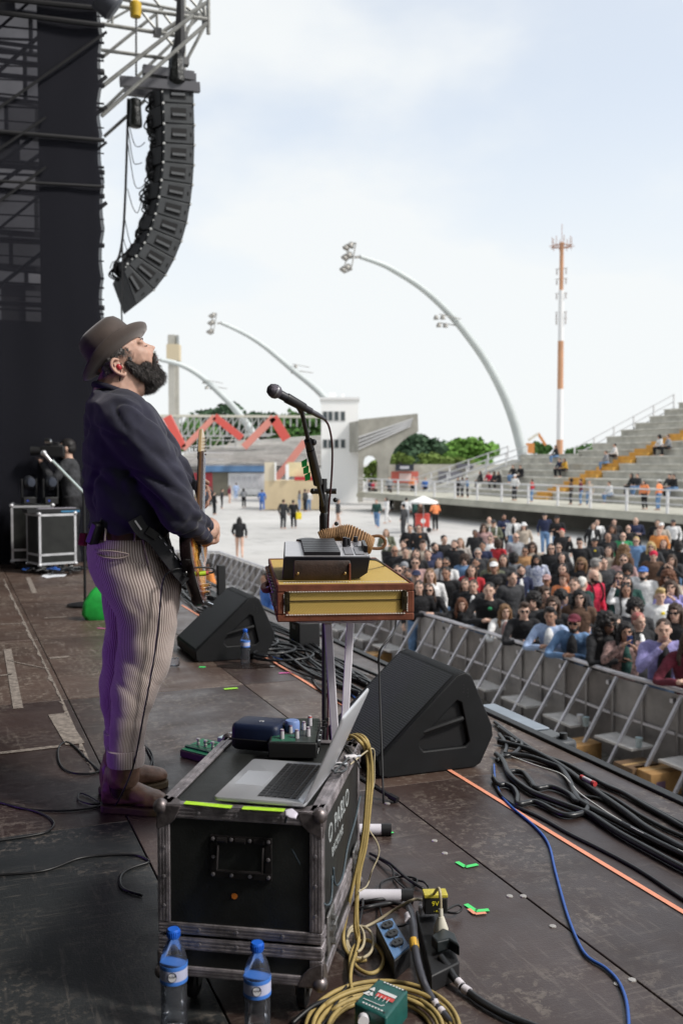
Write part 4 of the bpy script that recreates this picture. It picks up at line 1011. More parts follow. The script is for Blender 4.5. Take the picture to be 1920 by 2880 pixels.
me = fuse(m, .0036, 3); displace(me, lambda c, q: .0022*noise.noise(c*60)+.0012*noise.noise(c*150)); obj('beard', me, BRD, sing, sharp=0)
rb = random.Random(3); vs = [(v.co.copy(), v.normal.copy()) for v in me.vertices]; m = MB(); gv = (HM @ Vector((.2, 0, -1)))
strands(m, [rb.choice(vs) for k in range(15000)], .013, gv, 0, .0006); st_ = obj('beard_strands', m, BRD, sing, sharp=0, fixn=False)
st_['kind'] = 'stuff'
m = MB()
for s in (-1, 1):
    for x, y, z, r in ((-.008, .071, .035, .016), (.010, .068, .030, .013), (.018, .065, .012, .010), (.006, .068, -.002, .010), (-.03, .072, .045, .018), (-.06, .066, .03, .020), (-.078, .054, .005, .022), (-.086, .04, -.02, .024), (-.09, .018, -.035, .026), (-.045, .072, .028, .011)): ell(m, hd(x, s*y, z), (r, r*.7, r*1.15), HM, 10, 7)
me = fuse(m, .0040, 3); displace(me, lambda c, q: .0035*noise.noise(c*80)); obj('hair', me, HR, sing, sharp=0)
vs = [(v.co.copy(), v.normal.copy()) for v in me.vertices]; m = MB(); strands(m, [rb.choice(vs) for k in range(3500)], .009, gv, 0, .0009); st_ = obj('hair_strands', m, HR, sing, sharp=0, fixn=False); st_['kind'] = 'stuff'
# ---- hat
HATM = mat('felt_hat', (.052, .035, .028), .72, nz=(9, .35), bump=(120, .4, .001), sheen=.4)
HC = sl(334, 1001, 0); HA = R(41); QM = Matrix.Rotation(-HA, 3, 'Y') @ Matrix.Rotation(R(-10), 3, 'X')
def ht(x, y, z): return HC + QM @ Vector((x, y, z))
def hring(rx_, ry_, z, curl=0, front=0, n=48):
    o = []
    for k in range(n):
        w = 2*math.pi*k/n; c, s = math.cos(w), math.sin(w); o.append(ht(rx_*c, ry_*s, z+curl*abs(s)**1.6-front*max(0, c)**3))
    return o
m = MB()
loft(m, [hring(.106, .088, .0), hring(.112, .094, .004), hring(.130, .114, .004, .010, .0), hring(.146, .130, .006, .018, -.002), hring(.155, .138, .012, .030, -.006), hring(.157, .140, .016, .034, -.008), hring(.153, .136, .017, .033, -.008), hring(.141, .125, .012, .022, -.004), hring(.124, .107, .010, .012, .0), hring(.110, .092, .012), hring(.106, .089, .02)], cap=False)
obj('hat_brim', m, HATM, sing, sharp=0)
m = MB(); loft(m, [hring(.110, .092, .004), hring(.107, .090, .03), hring(.101, .085, .065), hring(.096, .080, .098), hring(.087, .072, .120), hring(.068, .053, .132), hring(.042, .028, .132), hring(.02, .012, .124)]); me = m.mesh(); displace(me, lambda c, q: .003*noise.noise(c*14)); obj('hat_crown', me, HATM, sing, sharp=0)
m = MB(); loft(m, [hring(.1125, .0945, .006), hring(.1145, .0965, .008), hring(.1135, .0955, .030), hring(.111, .093, .031)], cap=False); obj('hat_band', m, mat('hat_band', (.022, .014, .012), .6), sing, sharp=40)
# ---- right hand (strumming) and left hand (fretting)
def hand(mb, wrist, palm, across, up, s=1.0, curl=1.0, side=1):
    """wrist->palm direction, across = index-to-little direction, up = back of the hand"""
    d = palm.normalized(); a = across.normalized(); n = up.normalized()
    tube(mb, [wrist-d*.06, wrist, wrist+d*.03], [.034, .029, .030], 12)
    for k in range(4):
        o = (k-1.5)*.0195; base = wrist+d*.03+a*o*.8; kn = wrist+d*(.098-.005*abs(k-1))+a*o+n*.004
        tube(mb, [base, wrist+d*.065+a*o, kn], [.016, .0145, .0115], 8)
    ell(mb, wrist+d*.055, (.03, .03, .017))
def finger(mb, pts, r=.0092): tube(mb, pts, [r*1.15, r*1.08, r, r*.85][:len(pts)], 9, smooth=3); ell(mb, pts[-1], r*.86, nu=9, nv=6)
W0 = sl(572, 1496, -.10); m = MB()
tube(m, [RE.lerp(RW, .8), W0, sl(588, 1496, -.055)], [.044, .037, .034], 14, smooth=3)
pd = (sl(606, 1488, -.01)-sl(582, 1496, -.07)).normalized()
ell(m, sl(592, 1486, -.04), (.037, .045, .040)); ell(m, sl(582, 1500, -.06), (.034, .035, .030))
kn = [(598, 1462, .01), (606, 1474, -.008), (609, 1488, -.026), (607, 1501, -.042)]
for k, (u, v, y) in enumerate(kn):
    p0 = sl(u-8, v+1, y); p1 = sl(u+1, v+3, y); p2 = sl(u+3, v+20, y-.004); p3 = sl(u-9, v+31-2*k, y-.004); finger(m, [p0, p1, p2, p3], .0100)
finger(m, [sl(586, 1508, -.055), sl(592, 1518, -.05), sl(586, 1528, -.04), sl(576, 1533, -.03)], .0115)
obj('hand', fuse(m, .0032, 3, .45), SKIN, sing, sharp=0)
m = MB()
yl = .34
tube(m, [LW+Vector((-.05, 0, -.03)), LW, sl(564, 1388, .33)], [.036, .031, .030], 12, smooth=3); ell(m, sl(562, 1392, yl), (.024, .040, .042))
finger(m, [sl(560, 1362, .31), sl(568, 1352, .31), sl(577, 1354, .31), sl(584, 1358, .31)], .0115)
for (u, v, dy) in ((570, 1372, .03), (574, 1384, .02), (576, 1397, .0), (570, 1412, -.02)):
    finger(m, [sl(562, v-3, yl+dy+.02), sl(u+6, v-5, yl+dy), sl(u+14, v+3, yl+dy-.02), sl(u+6, v+14, yl+dy-.025)], .0098)
obj('hand', fuse(m, .0032, 3, .45), SKIN_SHADED, sing, sharp=0)

# ---- electric guitar held against the belly: seen almost edge-on
gt = thing('electric_guitar', 'sunburst electric guitar with maple neck slung at the singer\'s hip', 'guitar', sing.location, R(18))
butt = sl(541, 1650, -.24); hst = sl(560, 1212, .52)
gl_ = (hst-butt); GLn = gl_.normalized(); GN = Vector((1, -.12, .28)); GN = (GN-GLn*GN.dot(GLn)).normalized(); GB = GN.cross(GLn).normalized()
SC_ = gl_.length/.98
def gp(l, b, n): return butt+(GLn*l+GB*b+GN*n)*SC_
bo = [(.0, .0), (.005, .07), (.03, .125), (.09, .155), (.16, .145), (.215, .118), (.26, .118), (.31, .140), (.365, .150), (.41, .125), (.42, .09), (.395, .055), (.385, .03), (.385, -.03), (.36, -.05), (.345, -.075), (.36, -.105), (.385, -.12), (.39, -.14), (.36, -.155), (.30, -.15), (.25, -.128), (.20, -.125), (.14, -.150), (.08, -.162), (.03, -.135), (.006, -.075)]
bsm = smooth_path([Vector((a, b, 0)) for a, b in bo+[bo[0]]], 3)[:-1]
def burst():
    m_ = bpy.data.materials.new('sunburst_lacquer'); m_.use_nodes = True; t = m_.node_tree; L = t.links; N = t.nodes.new; b = t.nodes['Principled BSDF']
    a = N('ShaderNodeAttribute'); a.attribute_name = 'edge'; r = N('ShaderNodeValToRGB'); L.new(a.outputs['Fac'], r.inputs[0])
    e = r.color_ramp.elements; e[0].position = .0; e[0].color = (.010, .006, .006, 1); e[1].position = .75; e[1].color = (.75, .36, .06, 1)
    k = e.new(.30); k.color = (.10, .015, .008, 1); k = e.new(.5); k.color = (.50, .14, .02, 1)
    L.new(r.outputs[0], b.inputs['Base Color']); b.inputs['Roughness'].default_value = .18; b.inputs['Coat Weight'].default_value = .6; return m_
m = MB(); n = len(bsm); rings = []
cen = Vector((.2, 0, 0))
def off(k, n_): return [gp(*( (p-cen)*k+cen ).to_tuple()[:2], n_) for p in bsm]
ks = [(.93, -.022, 0), (.985, -.020, 0), (1, -.012, 0), (1, .012, 0), (.985, .020, 0), (.95, .0215, .1), (.85, .022, .35), (.7, .022, .65), (.4, .022, 1), (.05, .022, 1)]
loft(m, [off(a, b) for a, b, c in ks]); me = m.mesh(); at = me.attributes.new('edge', 'FLOAT', 'POINT'); at.data.foreach_set('value', [c for a, b, c in ks for _ in range(n)])
bm = bmesh.new(); bm.from_mesh(me); bmesh.ops.recalc_face_normals(bm, faces=bm.faces); bm.to_mesh(me); bm.free()
obj('guitar_body', me, burst(), gt, sharp=50)
MAP = mat('maple_neck', (.22, .115, .055), .3, nz=(12, .15), coat=.4); ROS = mat('rosewood', (.05, .024, .016), .5)
m = MB(); loft(m, [[gp(l, w*math.cos(t_), .020+max(-.0, 0)+(-.020*abs(math.sin(t_)) if True else 0)) for t_ in [math.pi*k/8 for k in range(9)]] for l, w in ((.345, .028), (.6, .025), (.80, .022))]); obj('neck', m, MAP, gt)
m = MB(); loft(m, [[gp(l, -w, .0205), gp(l, w, .0205), gp(l, w*.9, .027), gp(l, -w*.9, .027)] for l, w in ((.33, .028), (.80, .0215))]); obj('fingerboard', m, ROS, gt)
m = MB()
for k in range(21): l = .80-.62*(1-2**(-(k+1)/12)); bar(m, gp(l, -.026, .0275), gp(l, .026, .0275), .0018, .002)
obj('frets', m, CHROME, gt)
hs = [(.795, -.022), (.82, -.030), (.90, -.040), (.965, -.040), (.985, -.02), (.98, .01), (.955, .022), (.84, .026), (.81, .026), (.795, .022)]
m = MB(); prism(m, [gp(a, b, .004) for a, b in hs], GN*.015*SC_); obj('headstock', m, mat('maple_pale', (.40, .28, .14), .3, coat=.4), gt, bevel=.002)
for k in range(6):
    l = .83+k*.024; m = MB(); cyl(m, gp(l, -.034, .004), gp(l, -.034, -.010), .008, 8); cyl(m, gp(l, -.036, -.004), gp(l, -.058, -.004), .003, 6); ell(m, gp(l, -.064, -.004), (.006, .008, .006)); obj('tuner', m, mat('tuner_nickel', (.20, .20, .21), .25, .9), gt)
    m = MB(); cyl(m, gp(l, -.022, .018), gp(l, -.022, .032), .004, 8); obj('tuning_peg', m, CHROME, gt)
m = MB()
for k in range(6): b = (k-2.5)*.0072; cyl(m, gp(.115, b*1.4, .036), gp(.80, b*.95, .029), .0006, 4)
obj('strings', m, CHROME, gt)
m = MB(); prism(m, [gp(.095, -.042, .022), gp(.135, -.042, .022), gp(.135, .042, .022), gp(.095, .042, .022)], GN*.013); obj('bridge', m, CHROME, gt, bevel=.002)
for l in (.165, .27): m = MB(); prism(m, [gp(l, -.04, .022), gp(l+.022, -.04, .022), gp(l+.022, .04, .022), gp(l, .04, .022)], GN*.012); obj('pickup', m, BLACK, gt, bevel=.002)
for l, b in ((.06, -.10), (.115, -.115)): m = MB(); cyl(m, gp(l, b, .021), gp(l, b, .046), .011, 12); obj('control_knob', m, CHROME, gt)
m = MB(); cyl(m, gp(.03, -.115, .02), gp(.02, -.13, .05), .008, 8); obj('jack_plate', m, CHROME, gt)
# strap: from the horn behind the back; the near end runs down from the hip to the butt
m = MB(); STP = mat('strap_black', (.008, .008, .010), .6, bump=(200, .5, .001))
def ribbon(mb, pts, w, upv, th=.004, sm=5):
    pts = smooth_path(pts, sm); n_ = len(pts); rings = []
    for i in range(n_):
        t = (pts[min(i+1, n_-1)]-pts[max(i-1, 0)]).normalized(); s = t.cross(upv).normalized(); nn = s.cross(t)
        rings.append([pts[i]+s*w/2+nn*th/2, pts[i]-s*w/2+nn*th/2, pts[i]-s*w/2-nn*th/2, pts[i]+s*w/2-nn*th/2])
    loft(mb, rings)
sp1 = [sl(378, 1458, -.243), sl(400, 1492, -.245), sl(432, 1512, -.24), sl(470, 1560, -.245), sl(505, 1606, -.26), sl(528, 1632, -.26)]
ribbon(m, sp1, .052, Vector((0, -1, .1))); obj('strap', m, STP, gt, bevel=.001)
m = MB(); ribbon(m, [sl(380, 1464, -.247), sl(398, 1490, -.25)], .006, Vector((0, -1, .1)), .002, 2); obj('strap_label', m, mat('label_white', (.7, .7, .7), .6), gt)
m = MB(); box(m, sl(428, 1500, -.25), (.045, .008, .03), rot=ry(R(35))); obj('strap_buckle', m, mat('buckle_black', (.015, .015, .015), .25), gt, bevel=.002)
m = MB()
for f in range(5):
    a_ = sp1[2].lerp(sp1[4], f/5+.02)+Vector((.018, -.006, .008)); b_ = sp1[2].lerp(sp1[4], f/5+.11)+Vector((.018, -.006, .008)); bar(m, a_, b_, .0025, .002)
obj('strap_stitch', m, mat('label_white', (0, 0, 0)), gt)
m = MB(); cyl(m, sl(521, 1616, -.268), sl(521, 1616, -.275), .008, 10); obj('strap_button', m, CHROME, gt)
# jack plug and the instrument cable
m = MB(); cyl(m, sl(578, 1612, -.22), sl(560, 1614, -.22), .010, 10); pj = obj('jack_plug', m, mat('plug_lime', (.45, .65, .03), .45), gt)
m = MB(); cyl(m, sl(586, 1611, -.22), sl(578, 1612, -.22), .0085, 10); obj('plug_band', m, mat('plug_red', (.45, .10, .08), .5), gt)
m = MB(); tube(m, [sl(586, 1611, -.22), sl(598, 1610, -.22), sl(602, 1602, -.22), sl(590, 1597, -.225), sl(560, 1596, -.24), sl(520, 1598, -.262), sl(480, 1606, -.27), sl(458, 1640, -.262), sl(446, 1760, -.245), sl(432, 1860, -.235), sl(408, 1990, -.22), sl(384, 2120, -.20), sl(370, 2170, -.19), sl(345, 2230, -.19)]+[IS_ @ onz(u, v, .006) for u, v in ((318, 2272), (290, 2262), (250, 2238), (225, 2232), (222, 2250), (260, 2262), (288, 2255))], .0034, 7, smooth=6); obj('instrument_cable', m, RUBBER, gt, sharp=0)
# purple wash lamp standing upstage, low and behind him
pl = thing('wash_light', 'small black stage wash lamp glowing purple upstage, left of the picture', 'stage light', (-3.4, 3.0, 0), 0)
m = MB(); lathe(m, [(.05, -.12), (.11, -.10), (.13, .08), (.13, .10)], (0, 0, .55), 14, rot=ry(R(90))); obj('lamp_body', m, BLACK, pl)
m = MB(); lathe(m, [(.118, .095), (.115, .097)], (0, 0, .55), 14, rot=ry(R(90))); em = bpy.data.materials.new('purple_lens'); em.use_nodes = True; eb = em.node_tree.nodes['Principled BSDF']; eb.inputs['Emission Color'].default_value = (.35, .08, 1, 1); eb.inputs['Emission Strength'].default_value = 3; obj('lens', m, em, pl)
m = MB(); cyl(m, (0, 0, 0), (0, 0, .45), .02, 8); box(m, (0, 0, .012), (.3, .3, .02)); obj('lamp_stand', m, BLACK, pl)
ld = bpy.data.lights.new('purple_wash', 'SPOT'); ld.energy = 44; ld.color = (.36, .10, 1.0); ld.spot_size = R(52); ld.spot_blend = .6; ld.shadow_soft_size = .10
lo = bpy.data.objects.new('purple_wash', ld); S.collection.objects.link(lo); lo.parent = pl; lo.location = (.13, 0, .55)
tgt = Vector((-.75, 3.75, .75)); dirv = tgt-(pl.location+Vector(lo.location)); lo.rotation_euler = dirv.to_track_quat('-Z', 'Y').to_euler()
# ================================================================ gear on the deck
# ---- wedge monitors
def honey_mat():
    m = bpy.data.materials.new('grille_mesh'); m.use_nodes = True; t = m.node_tree; L = t.links; N = t.nodes.new; b = t.nodes['Principled BSDF']
    tcn = N('ShaderNodeTexCoord'); v = N('ShaderNodeTexVoronoi'); v.inputs['Scale'].default_value = 92; v.inputs['Randomness'].default_value = .0
    mp_ = N('ShaderNodeMapping'); mp_.inputs['Scale'].default_value = (1, 1.15, 1); L.new(tcn.outputs['UV'], mp_.inputs[0]); L.new(mp_.outputs[0], v.inputs['Vector'])
    r = N('ShaderNodeMapRange'); r.inputs['From Min'].default_value = .25; r.inputs['From Max'].default_value = .42; L.new(v.outputs['Distance'], r.inputs['Value'])
    x = N('ShaderNodeMix'); x.data_type = 'RGBA'; x.inputs['A'].default_value = (.002, .002, .003, 1); x.inputs['B'].default_value = (.05, .054, .06, 1); L.new(r.outputs[0], x.inputs['Factor']); L.new(x.outputs['Result'], b.inputs['Base Color'])
    b.inputs['Roughness'].default_value = .38
    bp = N('ShaderNodeBump'); bp.inputs['Strength'].default_value = .9; bp.inputs['Distance'].default_value = .002; L.new(r.outputs[0], bp.inputs['Height']); L.new(bp.outputs[0], b.inputs['Normal'])
    return m
GRILLE = honey_mat()
WED = mat('wedge_paint', (.008, .0085, .0095), .58, nz=(7, .3), bump=(330, .8, .0015), spec=.32)
# profile in (across, z); x grows towards the audience, y = width along the stage edge
WP = [(-.005, .012), (-.012, .075), (.355, .405), (.395, .415), (.425, .395), (.525, .175), (.53, .13), (.47, .015), (.44, .0), (.04, .0)]
WW = .585
def wedge(c, a, label, rot=0):
    t = thing('stage_monitor', label, 'loudspeaker', sg(c, a, 0), ANG+rot, 'black wedge monitors on the deck')
    # side cheeks carry a triangular handle pocket: cheek built as frame round the pocket
    m = MB(); prism(m, [Vector((x, .022, z)) for x, z in WP], (0, WW-.044, 0)); obj('cabinet', m, WED, t, bevel=.004)
    H = [(.20, .095), (.395, .095), (.415, .115), (.375, .285), (.355, .295), (.185, .145), (.182, .115)]
    for y0, s in ((0, 1), (WW, -1)):
        hs = []
        bm = bmesh.new()
        o_ = [bm.verts.new((x, y0, z)) for x, z in WP]; i_ = [bm.verts.new((x, y0, z)) for x, z in H]
        eo = [bm.edges.new((o_[k], o_[(k+1) % len(o_)])) for k in range(len(o_))]; ei = [bm.edges.new((i_[k], i_[(k+1) % len(i_)])) for k in range(len(i_))]
        bmesh.ops.triangle_fill(bm, use_beauty=True, edges=eo+ei)
        g = bmesh.ops.extrude_face_region(bm, geom=list(bm.faces)); ev = [e for e in g['geom'] if isinstance(e, bmesh.types.BMVert)]
        bmesh.ops.translate(bm, verts=ev, vec=(0, .0215*s, 0)); bmesh.ops.recalc_face_normals(bm, faces=bm.faces)
        me = bpy.data.meshes.new('side_cheek'); bm.to_mesh(me); bm.free(); ck = obj('side_cheek', me, WED, t, bevel=.006, sharp=30)
        m = MB(); prism(m, [Vector((x, y0+.0212*s, z)) for x, z in H], (0, .0006*s, 0)); obj('handle_pocket', m, mat('pocket_black', (.004, .004, .005), .7), ck)
        m = MB(); tube(m, [(.20, y0+.010*s, .175), (.30, y0+.004*s, .20), (.385, y0+.010*s, .215)], .0125, 8, smooth=3); obj('handle', m, WED, ck)
        m = MB()
        for z in (.33, .345, .36): cyl(m, (.385, y0-.001*s, z), (.385, y0+.002*s, z), .004, 6); cyl(m, (.405, y0-.001*s, z-.02), (.405, y0+.002*s, z-.02), .004, 6)
        obj('screw', m, BLACK, ck)
    p0 = Vector(WP[1]+(0,)); a_ = Vector((WP[1][0], 0, WP[1][1])); b_ = Vector((WP[2][0], 0, WP[2][1])); d_ = (b_-a_); nn = Vector((-d_.z, 0, d_.x)).normalized()
    m = MB(); e = .026; L_ = d_.length
    q = [a_+d_*.03+nn*.004+Vector((0, e, 0)), b_-d_*.015+nn*.004+Vector((0, e, 0)), b_-d_*.015+nn*.004+Vector((0, WW-e, 0)), a_+d_*.03+nn*.004+Vector((0, WW-e, 0))]
    m.add(q, [(0, 1, 2, 3)], [((0, 0), (L_, 0), (L_, WW), (0, WW))]); 
    m.add([p-nn*.008 for p in q], [(3, 2, 1, 0)])
    obj('grille', m, GRILLE, t, fixn=False)
    m = MB(); box(m, (.475, WW*.55, .30), (.02, .09, .05), rot=ry(R(-24))); obj('rear_handle', m, BLACK, t, bevel=.004)
    return t
w2 = wedge(1.62, 3.70, 'large black wedge monitor in front, right of the suitcase stand')
w1 = wedge(1.47, 6.32, 'farther black wedge monitor beside the water bottle')

# ---- microphone stand
MSP = atd(911, 2040, 3.97); MSP.z = 0
ms = thing('microphone_stand', 'black boom microphone stand behind the tan suitcase', 'microphone stand', MSP, 0)
IM = inv(ms)
def mp3(u, v, d): return IM @ atd(u, v, d)
BM = mat('stand_black', (.010, .010, .011), .35, nz=(20, .3))
zc = mp3(909, 1466, 3.97).z
m = MB(); cyl(m, (0, 0, .10), (0, 0, zc), .0092, 12); obj('pole', m, BM, ms)
m = MB()
pv = mp3(911, 1433, 3.97); be = mp3(848, 1156, 3.68)
def onb(f): return pv.lerp(be, f)
lathe(m, [(.012, -.05), (.018, -.045), (.018, .03), (.013, .045)], (0, 0, zc-.01), 12); obj('height_clutch', m, BM, ms)
m = MB(); lathe(m, [(.011, -.045), (.019, -.03), (.019, .03), (.013, .04)], (0, 0, zc+.075), 12); cyl(m, (-.045, 0, zc+.12), (.05, 0, zc+.12), .011, 8); ell(m, (-.043, 0, zc+.12), .012); ell(m, (.046, 0, zc+.085), .010); ell(m, (.05, 0, zc-.01), .009); cyl(m, (0, 0, zc+.03), (0, 0, zc+.17), .013, 8); obj('boom_clamp', m, BM, ms)
m = MB(); cyl(m, pv-(be-pv)*.14, be, .0085, 10); obj('boom_arm', m, BM, ms)
m = MB(); cyl(m, onb(.28), onb(.63), .019, 12, .017); obj('boom_sleeve', m, BM, ms)
m = MB(); cyl(m, onb(.64), onb(.72), .017, 10); ell(m, onb(.70)+Vector((.018, 0, 0)), .013); obj('boom_collar', m, BM, ms)
m = MB()
for k in range(3):
    w = R(-38)+k*2*math.pi/3; e_ = Vector((.36*math.cos(w), .36*math.sin(w), .012)); cyl(m, (0, 0, .11), e_, .009, 8); cyl(m, e_*.9+Vector((0, 0, .0105)), e_, .013, 8)
lathe(m, [(.02, .08), (.022, .09), (.022, .14), (.014, .16)], (0, 0, 0), 12)
obj('tripod_base', m, BM, ms)
m = MB()
for f in (.40, .47, .54): p = onb(f)+Vector((-.02, -.005, 0)); prism(m, [p, p+Vector((-.022, 0, -.012)), p+Vector((-.02, 0, -.035)), p+Vector((0, 0, -.03))], (0, .004, 0))
obj('setlist_clip', m, mat('clip_green', (.02, .42, .08), .5), ms)
mc = thing('microphone', 'black handheld vocal microphone with silver grille clipped on the boom', 'microphone', atd(850, 1150, 3.66), 0); IMc = inv(mc)
h0 = IMc @ atd(757, 1092, 3.60); h1 = IMc @ atd(909, 1176, 3.70); ax = (h1-h0).normalized()
m = MB(); q = ax.to_track_quat('Z', 'Y').to_matrix(); lathe(m, [(.0135, .035), (.0165, .05), (.0155, .09), (.0125, .165), (.0125, .185)], h0, 16, rot=q); obj('handle', m, mat('mic_body', (.02, .02, .028), .42), mc)
m = MB(); lathe(m, [(.006, -.006), (.018, .0), (.0252, .014), (.0262, .026), (.0245, .036), (.0165, .046)], h0, 18, rot=q); obj('grille', m, mat('mic_grille', (.11, .10, .12), .35, .8, bump=(700, 1, .002)), mc)
m = MB(); lathe(m, [(.0268, .022), (.0268, .028)], h0, 18, rot=q); obj('grille_band', m, mat('mic_band', (.25, .25, .26), .3, .9), mc)
m = MB(); L_ = (h1-h0).length; lathe(m, [(.0098, .183), (.0102, L_-.03), (.007, L_), (.004, L_+.015)], h0, 12, rot=q); obj('connector', m, mat('xlr_steel', (.10, .10, .11), .3, .8), mc)
m = MB(); lathe(m, [(.0185, .075), (.019, .08), (.0165, .15), (.016, .155)], h0, 14, rot=q); bc = IMc @ (Matrix.Translation(ms.location) @ be); cyl(m, h0+ax*.12, bc, .012, 8); obj('clip', m, BM, mc)
def cable(name, pts, r, mt, label, group=None, smooth=6, cat='cable', n=7):
    m_ = MB(); tube(m_, pts, r, n, smooth=smooth); return tag(obj(name, m_, mt, sharp=0), label, cat, group)
MAR = mat('maroon_cable', (.05, .012, .02), .4)
cable('microphone_cable', [atd(909, 1176, 3.70), atd(924, 1198, 3.74), atd(933, 1245, 3.8), atd(934, 1300, 3.86), atd(930, 1370, 3.9), atd(925, 1420, 3.93), atd(922, 1500, 3.95), atd(921, 1620, 4.0), atd(922, 1900, 4.0), atd(918, 2120, 4.0), onz(900, 2225, .01)], .0042, MAR, 'thin dark red cable looping from the microphone down its stand')

# ---- keyboard stand (white square tubes) and the tweed case on it
ks = thing('folding_stand', 'white folding keyboard stand under the tan suitcase', 'stand', Vector((.0, 3.52, 0)), 0); IK = inv(ks)
WT = mat('stand_white', (.62, .60, .64), .4, nz=(12, .1), rvar=.08)
CZ = .815
m = MB(); a_ = IK @ atd(922, 1752, 3.45); b_ = IK @ atd(948, 2168, 3.50); b2 = a_+(b_-a_)*1.23; bar(m, a_, b2, .028, .028); obj('leg', m, WT, ks, bevel=.003)
m = MB(); a_ = IK @ atd(985, 1752, 3.62); b_ = IK @ atd(966, 2090, 3.55); b3 = a_+(b_-a_)*1.4; bar(m, a_, b3, .028, .028); obj('leg', m, WT, ks, bevel=.003)
for v_, d_ in ((1752, 3.3), (1742, 3.75)): obj('top_bar', bar(MB(), IK @ atd(840, v_-14, d_), IK @ atd(1060, v_-14, d_), .03), WT, ks)
for (u0, u1, v, zz_) in ((905, 1072, 2330, .02), (985, 1128, 2517, .02)):
    a_ = IK @ onz(u0, v+3, zz_); b_ = IK @ onz(u1, v, zz_); b_.y = a_.y
    m = MB(); cyl(m, a_, b_, .0195, 12); fb = obj('foot_bar', m, WT, ks)
    m = MB(); cyl(m, b_, b_+Vector((.034, 0, 0)), .021, 12); obj('rubber_cap', m, RUBBER, fb)
def weave_mat():
    m = bpy.data.materials.new('tweed_cloth'); m.use_nodes = True; t = m.node_tree; L = t.links; N = t.nodes.new; b = t.nodes['Principled BSDF']
    tcn = N('ShaderNodeTexCoord'); mp_ = N('ShaderNodeMapping'); mp_.inputs['Rotation'].default_value = (0, R(-40), R(40)); L.new(tcn.outputs['Object'], mp_.inputs[0])
    w = N('ShaderNodeTexWave'); w.inputs['Scale'].default_value = 62; w.inputs['Distortion'].default_value = .8; w.inputs['Detail'].default_value = 1; L.new(mp_.outputs[0], w.inputs['Vector'])
    n = N('ShaderNodeTexNoise'); n.inputs['Scale'].default_value = 160; L.new(tcn.outputs['Object'], n.inputs['Vector'])
    x = N('ShaderNodeMix'); x.data_type = 'RGBA'; x.inputs['A'].default_value = (.30, .18, .03, 1); x.inputs['B'].default_value = (.66, .47, .13, 1)
    q = N('ShaderNodeMath'); q.operation = 'MULTIPLY_ADD'; q.inputs[1].default_value = .55; L.new(w.outputs['Fac'], q.inputs[0]); 
    q2 = N('ShaderNodeMath'); q2.operation = 'MULTIPLY'; q2.inputs[1].default_value = .6; L.new(n.outputs['Fac'], q2.inputs[0]); L.new(q2.outputs[0], q.inputs[2])
    L.new(q.outputs[0], x.inputs['Factor']); L.new(x.outputs['Result'], b.inputs['Base Color']); b.inputs['Roughness'].default_value = .75
    bp = N('ShaderNodeBump'); bp.inputs['Strength'].default_value = .5; bp.inputs['Distance'].default_value = .001; L.new(w.outputs['Fac'], bp.inputs['Height']); L.new(bp.outputs[0], b.inputs['Normal']); return m
TWEED = weave_mat()
LEA = mat('brown_leather', (.17, .055, .030), .66, nz=(14, .35), bump=(120, .5, .002), spec=.3)
STI = mat('cream_thread', (.80, .74, .66), .7)
BRS = mat('aged_brass', (.30, .21, .09), .4, .85, nz=(40, .3))
y0 = 3.12; cl = atd(779, 1642, y0); cr_ = atd(1166, 1642, y0)
SWd = (cr_-cl).length; SH = .118; SD = .86
sc_ = thing('tweed_suitcase', 'tan tweed suitcase with brown leather edges on the keyboard stand', 'suitcase', Vector(((cl.x+cr_.x)/2, y0, cl.z-SH)), R(6))
m = MB(); box(m, (0, SD/2, SH/2), (SWd-.01, SD-.001, SH-.008)); obj('shell', m, TWEED, sc_, bevel=.004)
# leather binding: front and rear rims, and the long edges
def rim(y, out):
    e = .024; h = SWd/2; r_ = MB()
    for z0, z1 in ((0, e), (SH-e, SH)): box(r_, (0, y, (z0+z1)/2), (SWd, .012, z1-z0))
    for s in (-1, 1): box(r_, (s*(h-e/2), y, SH/2), (e, .0118, SH-2*e-.0005))
    for s in (-1, 1):
        for z_, q_ in ((e*1.15, 1), (SH-e*1.15, -1)):
            prism(r_, [Vector((s*(h-e), y-.0064, z_-.004*q_)), Vector((s*(h-e-.016), y-.0064, z_-.004*q_)), Vector((s*(h-e), y-.0064, z_+.016*q_))], (0, .01, 0))
    return obj('leather_rim', r_, LEA, sc_, bevel=.0035)
rf = rim(.002, -1); rim(SD-.002, 1)
m = MB()
for s in (-1, 1):
    for z_ in (.007, SH-.007): box(m, (s*(SWd/2-.004), SD/2, z_), (.010, SD-.02, .014))
obj('leather_edge', m, LEA, sc_, bevel=.005)
m = MB(); e = .0275
def st_line(p, q, n_):
    p = Vector(p); q = Vector(q)
    for k in range(n_):
        a_ = p.lerp(q, (k+.15)/n_); b_ = p.lerp(q, (k+.78)/n_); bar(m, a_, b_, .0044, .0026)
h = SWd/2; fy = -.0052
st_line((-h+e, fy, SH-e*.83), (h-e, fy, SH-e*.83), 44); st_line((-h+e, fy, e*.83), (h-e, fy, e*.83), 44)
st_line((-h+e*.8, fy, e), (-h+e*.8, fy, SH-e), 10); st_line((h-e*.8, fy, e), (h-e*.8, fy, SH-e), 10)
st_line((-h+.02, .02, SH+.0035), (h-.02, .02, SH+.0035), 44)
obj('stitching', m, STI, rf)
m = MB(); box(m, (0, -.0005, SH*.56), (SWd-.05, .004, .0022)); obj('lid_seam', m, mat('seam_dark', (.03, .02, .01), .8), sc_)
